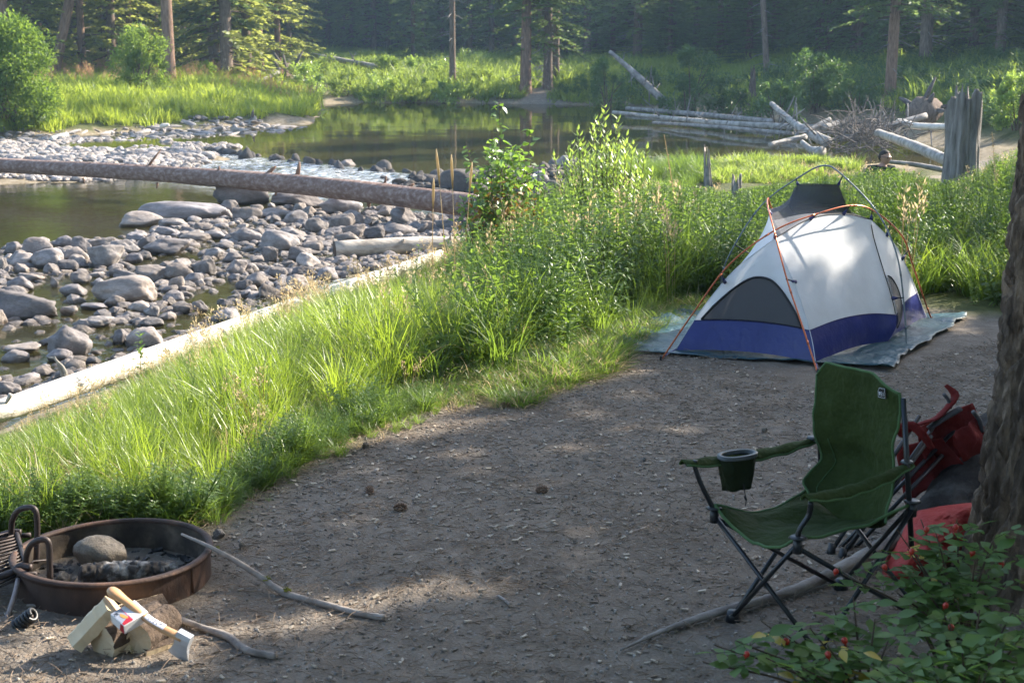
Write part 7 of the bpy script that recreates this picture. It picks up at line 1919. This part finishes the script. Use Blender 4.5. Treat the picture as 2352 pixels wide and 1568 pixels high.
for k in range(60):
    t = k / 60; a = k * 2.4; rr_ = .016 * math.sin(math.pi * (.12 + .85 * t)); p = V3(t * .06, math.cos(a) * rr_, math.sin(a) * rr_ + .015); q = V3(.004, math.cos(a) * .009, math.sin(a) * .009)
    conem.tube([p - q * .6, p + q], [.0042, .003], 5, 0, True, 0, .5)
co = conem.build('pine_cone', coneM); p = on(1262, 1002 + 0, .0); cm = co.data; bpy.data.objects.remove(co)
for u, v, lab in ((1262 - 30, 1132, 'pine cone on the dirt in the middle of the open ground'), (850, 1140, 'pine cone on the dirt near the grassy bank'), (905, 1178, 'small pine cone nearest the fire ring side of the open ground'), (1150, 930, 'pine cone on the dirt near the camp-edge grass')):
    o = bpy.data.objects.new('pine_cone', cm); COL.objects.link(o); p = on(u, v, 0); o.location = (p.x, p.y, hz(p.x, p.y)); o.rotation_euler = (0, 0, u); tag(o, lab, 'pine cone')

# ------------------------------------------------------------------ wild rose in front
LEAFLET = leaf_mesh('leaf', .072, .042, M['rose'], 'oval', .1, .12)
LEAFLET_Y = leaf_mesh('leaf', .06, .032, M['rose_yellow'], 'oval', .2, .3)
M['hip'] = plain('red_rose_hip', (.36, .025, .012), .28, 0, .5)
M['rose_stem'] = noisy('rose_stem', (.05, .035, .025), (.1, .07, .045), 30, .7)
M['rose_green'] = noisy('green_stalk', (.06, .09, .03), (.1, .13, .05), 30, .7)
hipm = MB(); hipm.grid([[V3(math.cos(a) * .0098 * q, math.sin(a) * .0098 * q, z * .95) for a in np.linspace(0, 2 * math.pi, 14, endpoint=False)] for q, z in ((.05, -.013), (.55, -.011), (.9, -.006), (1, 0), (.9, .006), (.5, .011), (.2, .013), (.25, .019), (.05, .02))], 0, True)
ho = hipm.build('rose_hip', M['hip']); HIP = ho.data; bpy.data.objects.remove(ho)
def rose(label, foot, shoots, seed, hips=(), nleaf=9, yellow=.05, droop=.0):
    r = random.Random(seed); t = thing('rose_bush', label, 'bush', foot)
    st = MB(); sk = MB(); xl = MB(); f0 = V3(*foot); cnt = 0
    for tip in shoots:
        tip = V3(*tip); mid_ = f0.lerp(tip, .5) + V3((tip.x - f0.x) * -.1, 0, .1 * (tip - f0).length)
        q = spline([f0 + V3(r.gauss(0, .02), r.gauss(0, .02), -.03), mid_, tip], 12)
        st.tube(q, lerp_list([.006, .0045, .002], len(q)), 6, 0, False)
        for k in range(nleaf):
            s_ = .25 + .75 * (k + r.random() * .8) / nleaf
            p = q[min(len(q) - 1, int(s_ * (len(q) - 1)))]
            az = k * 2.5 + r.uniform(-.5, .5); ax = V3(math.cos(az), math.sin(az), r.uniform(.1, .7)).normalized()
            Lr = r.uniform(.07, .11); e = p + ax * Lr + V3(0, 0, -.012)
            sk.tube([p, p.lerp(e, .5) + V3(0, 0, .006), e], [.0014, .0012, .0009], 4, 0, False)
            yel = r.random() < yellow; ml = LEAFLET_Y if yel else LEAFLET
            sd = ax.cross(V3(0, 0, 1)).normalized()
            put = lambda p_, a_, s2: add_leaf(ml, t, p_, a_, r.uniform(-.4, .4), s2) if cnt < 298 else leaf_quad(xl, p_, a_, V3(r.gauss(0, .3), r.gauss(0, .3), 1), .07 * s2, .042 * s2)
            put(e, ax + V3(0, 0, -.15), r.uniform(.8, 1.15)); cnt += 1
            for w_ in (.35, .72):
                for sg in (-1, 1):
                    put(p.lerp(e, w_), (sd * sg + ax * .5 + V3(0, 0, r.uniform(-.25, .1))), r.uniform(.65, 1.0)); cnt += 1
    for (u, v, y) in hips:
        p = at(u, v, y); o = bpy.data.objects.new('rose_hip', HIP); COL.objects.link(o); o.parent = t; o.location = p - Vector(foot); o.rotation_euler = (math.pi + r.uniform(-.5, .5), r.uniform(-.5, .5), 0)
        near = min((V3(*s_) for s_ in shoots), key=lambda s_: (s_ - p).length)
        sk.tube([p + V3(0, 0, .012), p.lerp(near, .5) + V3(0, 0, .02), near], [.0014, .0014, .0012], 4, 0, False)
    st.build('stems', M['rose_stem'], t); tag(sk.build('stalks', M['rose_green'], t), kind='stuff')
    if xl.v: tag(xl.build('leaves', M['rose'], t, True), kind='stuff')
    return t
def sh_(lst): return [tuple(at(u, v, y)) for u, v, y in lst]
fz = lambda u, y: (lambda p: (p.x, p.y, hz(p.x, p.y)))(at(u, 1568, y))
rose('upper wild rose bush with red hips before the red bag and tree trunk', fz(2200, 4.75), sh_([(2115, 1192, 4.85), (2060, 1215, 4.8), (2200, 1200, 4.8), (2290, 1215, 4.7), (2330, 1260, 4.8), (2160, 1260, 4.7), (2240, 1290, 4.6), (2020, 1300, 4.75), (2100, 1330, 4.6), (2310, 1340, 4.6), (2200, 1380, 4.5), (1935, 1318, 4.85), (2150, 1225, 4.75), (2085, 1260, 4.8), (2270, 1265, 4.65), (2180, 1330, 4.6), (2060, 1360, 4.65)]), 1, [(2128, 1216, 4.8), (2195, 1210, 4.8), (2032, 1302, 4.7), (2094, 1266, 4.7), (2234, 1268, 4.7), (1920, 1312, 4.85), (2172, 1390, 4.5), (2300, 1292, 4.7)], 6, .03)
rose('lower wild rose spray with yellowed leaves reaching left before the chair', fz(1990, 4.3), sh_([(1915, 1395, 4.5), (1960, 1370, 4.5), (1860, 1440, 4.4), (1800, 1450, 4.4), (1748, 1425, 4.4), (1690, 1470, 4.3), (1640, 1480, 4.3), (1615, 1520, 4.25), (2010, 1420, 4.4), (1900, 1480, 4.2), (1760, 1510, 4.2), (1840, 1530, 4.1), (2040, 1470, 4.3)]), 2, [(1902, 1503, 4.2), (1940, 1470, 4.3), (1715, 1502, 4.25), (1806, 1472, 4.35)], 6, .16)
rose('dense wild rose foliage filling the lower right picture corner', fz(2230, 4.1), sh_([(2110, 1430, 4.3), (2180, 1420, 4.3), (2250, 1400, 4.3), (2330, 1390, 4.3), (2350, 1450, 4.2), (2290, 1470, 4.1), (2210, 1490, 4.1), (2130, 1500, 4.1), (2060, 1530, 4.0), (2330, 1530, 4.0), (2250, 1550, 3.9), (2150, 1560, 3.9), (2000, 1555, 4.0)]), 3, [(2185, 1440, 4.3)], 11, .04)
# big soft-leaved plant in the corner
BIGL = leaf_mesh('leaf', .19, .075, M['rose'], 'lance', .12, .25); PALEL = leaf_mesh('leaf', .17, .06, M['straw'], 'lance', .15, .3)
cp_t = thing('broadleaf_plant', 'broad-leaved plant with one papery pale leaf in the lower right corner', 'plant', fz(2340, 3.75))
pb = V3(*cp_t.location); stc = MB(); r = random.Random(9)
stc.tube([pb, pb + V3(.02, 0, .2), pb + V3(.03, 0, .36)], [.006, .005, .003], 6, 0, False)
for k in range(11):
    az = k * 2.4; h_ = .08 + .028 * k; add_leaf(PALEL if k == 9 else BIGL, cp_t, pb + V3(.02, 0, h_), V3(math.cos(az), math.sin(az), .5), 0, r.uniform(.7, 1.05))
stc.build('stem', M['rose_green'], cp_t)

# ------------------------------------------------------------------ man sitting in the weeds by the water
mz = at(2025, 345, 25.0)               # crown of the head
sx_, sy_ = mz.x, 25.0
seat_z = mz.z - .86; gz = hz(sx_, sy_)
bo = place_rock(BOULD[2], 'river_boulder', sx_, sy_ + .05, min(gz, seat_z - .3), .7, .6, seat_z - .02 - min(gz, seat_z - .3), .5, 'boulder hidden in the weeds on which the man with sunglasses sits', None, 'boulder', .02, .2)
man = thing('person', 'man with short dark hair and sunglasses sitting among the weeds, dark shirt', 'person', (sx_, sy_, seat_z))
M['skin'] = noisy('skin', (.36, .2, .145), (.46, .27, .2), 6, .6, None, .05)
M['hair'] = noisy('dark_hair', (.015, .012, .01), (.04, .03, .025), 60, .7)
M['shirt'] = cloth('dark_green_shirt', (.018, .03, .024), .85, 0, None, 0, 0, 0, .2, .4, 10)
def skinned(name, verts, edges, rads, mat, parent, root=0, lev=2):
    me_ = bpy.data.meshes.new(name); me_.from_pydata(verts, edges, [])
    o = bpy.data.objects.new(name, me_); COL.objects.link(o)
    o.modifiers.new('skin', 'SKIN')
    if not me_.skin_vertices: bpy.context.view_layer.update()
    for v_, r_ in zip(me_.skin_vertices[0].data, rads): v_.radius = (r_, r_) if not hasattr(r_, '__len__') else r_
    me_.skin_vertices[0].data[root].use_root = True
    s_ = o.modifiers.new('round', 'SUBSURF'); s_.levels = s_.render_levels = lev
    dg = bpy.context.evaluated_depsgraph_get(); ev = o.evaluated_get(dg)
    new = bpy.data.meshes.new_from_object(ev); o.modifiers.clear(); o.data = new; new.materials.append(mat)
    new.polygons.foreach_set('use_smooth', [True] * len(new.polygons)); o.parent = parent
    return o
bv = [(0, 0, .08), (0, 0, .3), (.02, -.01, .48), (.02, -.01, .585), (.04, -.02, .665), (-.17, .02, .53), (-.24, -.02, .27), (-.1, -.2, .12), (.19, -.02, .53), (.26, -.08, .27), (.1, -.22, .12), (-.1, 0, .06), (-.16, -.42, .08), (-.16, -.45, -.38), (.1, 0, .06), (.16, -.42, .08), (.16, -.45, -.38), (-.16, -.6, -.42), (.16, -.6, -.42)]
be = [(0, 1), (1, 2), (2, 3), (3, 4), (2, 5), (5, 6), (6, 7), (2, 8), (8, 9), (9, 10), (0, 11), (11, 12), (12, 13), (0, 14), (14, 15), (15, 16), (13, 17), (16, 18)]
br = [(.15, .11), (.14, .1), (.13, .09), .056, .055, .06, .045, .035, .06, .045, .035, .09, .065, .05, .09, .065, .05, .04, .04]
skinned('body', bv, be, br, M['skin'], man)
skinned('shirt', [(0, 0, .06), (0, 0, .3), (.02, -.01, .49), (-.17, .02, .535), (-.22, -.01, .36), (.19, -.02, .535), (.245, -.06, .36), (.02, -.01, .575)], [(0, 1), (1, 2), (2, 3), (3, 4), (2, 5), (5, 6), (2, 7)], [(.17, .125), (.16, .118), (.145, .105), .095, .075, .095, .075, .075], M['shirt'], man)
skinned('trousers', [(0, 0, .06), (-.1, 0, .06), (-.16, -.42, .085), (-.16, -.45, -.34), (.1, 0, .06), (.16, -.42, .085), (.16, -.45, -.34)], [(0, 1), (1, 2), (2, 3), (0, 4), (4, 5), (5, 6)], [.13, .1, .075, .065, .1, .075, .065], M['shirt'], man)
# head turned to the right
bmh = bmesh.new(); bmesh.ops.create_icosphere(bmh, subdivisions=4, radius=1)
for v_ in bmh.verts:
    x, y, z = v_.co                       # face looks to +x here
    X, Y, Z = x * .1, y * .076, z * .118
    if z < 0: Y *= 1 + .18 * z; X += .012 * (-z) * (x > -.2)
    if z < -.3 and x < 0: X *= 1 + .45 * z
    nose = math.exp(-((z + .12) / .2) ** 2 - (y / .16) ** 2) * (x > .5)
    X += .024 * nose
    brow = math.exp(-((z - .2) / .1) ** 2 - (y / .5) ** 2) * (x > .5); X += .005 * brow
    eye = sum(math.exp(-((z - .05) / .1) ** 2 - ((y - s_ * .38) / .17) ** 2) for s_ in (-1, 1)) * (x > .4); X -= .008 * eye
    lip = math.exp(-((z + .48) / .07) ** 2 - (y / .28) ** 2) * (x > .4); X += .006 * lip
    chin = math.exp(-((z + .85) / .16) ** 2 - (y / .3) ** 2) * (x > 0); X += .016 * chin
    for s_ in (-1, 1):
        ear = math.exp(-((z + .02) / .2) ** 2 - ((x + .08) / .16) ** 2) * (y * s_ > .8); Y += s_ * .018 * ear
    v_.co = (X, Y, Z)
mh = bpy.data.meshes.new('head'); bmh.to_mesh(mh); mh.materials.append(M['skin']); mh.polygons.foreach_set('use_smooth', [True] * len(mh.polygons))
hd_ = bpy.data.objects.new('head', mh); COL.objects.link(hd_); hd_.parent = man; hd_.location = (.05, -.02, .742); hd_.rotation_euler = (0, .08, R(-38))
for v_ in list(bmh.verts): pass
bmesh.ops.delete(bmh, geom=[v_ for v_ in bmh.verts if v_.co.z < .035 + .55 * (v_.co.x - .0) and not (v_.co.x < -.03 and v_.co.z > -.06)], context='VERTS')
for v_ in bmh.verts: v_.co *= 1.055
mh2 = bpy.data.meshes.new('hair'); bmh.to_mesh(mh2); bmh.free(); mh2.materials.append(M['hair']); mh2.polygons.foreach_set('use_smooth', [True] * len(mh2.polygons))
hr_ = bpy.data.objects.new('hair', mh2); COL.objects.link(hr_); hr_.parent = hd_; solid(hr_, .008)
gl_ = MB()
for s_ in (-1, 1):
    gl_.grid([[V3(.098 - .02 * (abs(a) > 1.2), s_ * .034 + .03 * math.cos(a) * q, .006 + .021 * math.sin(a) * q) for a in np.linspace(0, 6.28, 14, endpoint=False)] for q in (.02, .6, 1)], 0, True)
    gl_.tube([(.094, s_ * .064, .012), (.05, s_ * .084, .014), (-.02, s_ * .088, .01)], .004, 5)
gl_.tube([(.1, -.01, .012), (.1, .01, .012)], .004, 5)
og = gl_.build('sunglasses', plain('dark_lens', (.008, .009, .01), .12)); og.parent = hd_; solid(og, .004)

# ------------------------------------------------------------------ the hazy morning air
hb = MB(); hb.box((0, 0, 45), (1000, 1000, 110))
hz_o = hb.build('haze', [], None, False)
zmin = min(float(GZ.min()), -3)
hz_o.data.clear_geometry()
hb = MB(); z0, z1 = zmin - 1.0, max(float(GZ.max()), max(o_.location.z + 27 for o_ in COL.objects if o_.name.startswith('forest_tree')), 46) + 2
hb.box((0, 0, (z0 + z1) / 2), (620, 620, z1 - z0)); hz_o.data.from_pydata(hb.v, [], hb.f)
m = bpy.data.materials.new('air'); m.use_nodes = True; nt = m.node_tree; nt.nodes.clear()
ou = nt.nodes.new('ShaderNodeOutputMaterial'); pv = nt.nodes.new('ShaderNodeVolumePrincipled')
pv.inputs['Color'].default_value = (.5, .74, 1, 1); pv.inputs['Density'].default_value = .0006; pv.inputs['Anisotropy'].default_value = .3
nt.links.new(pv.outputs[0], ou.inputs['Volume']); m.cycles.homogeneous_volume = True if hasattr(m, 'cycles') and hasattr(m.cycles, 'homogeneous_volume') else None
hz_o.data.materials.append(m); tag(hz_o, kind='stuff')
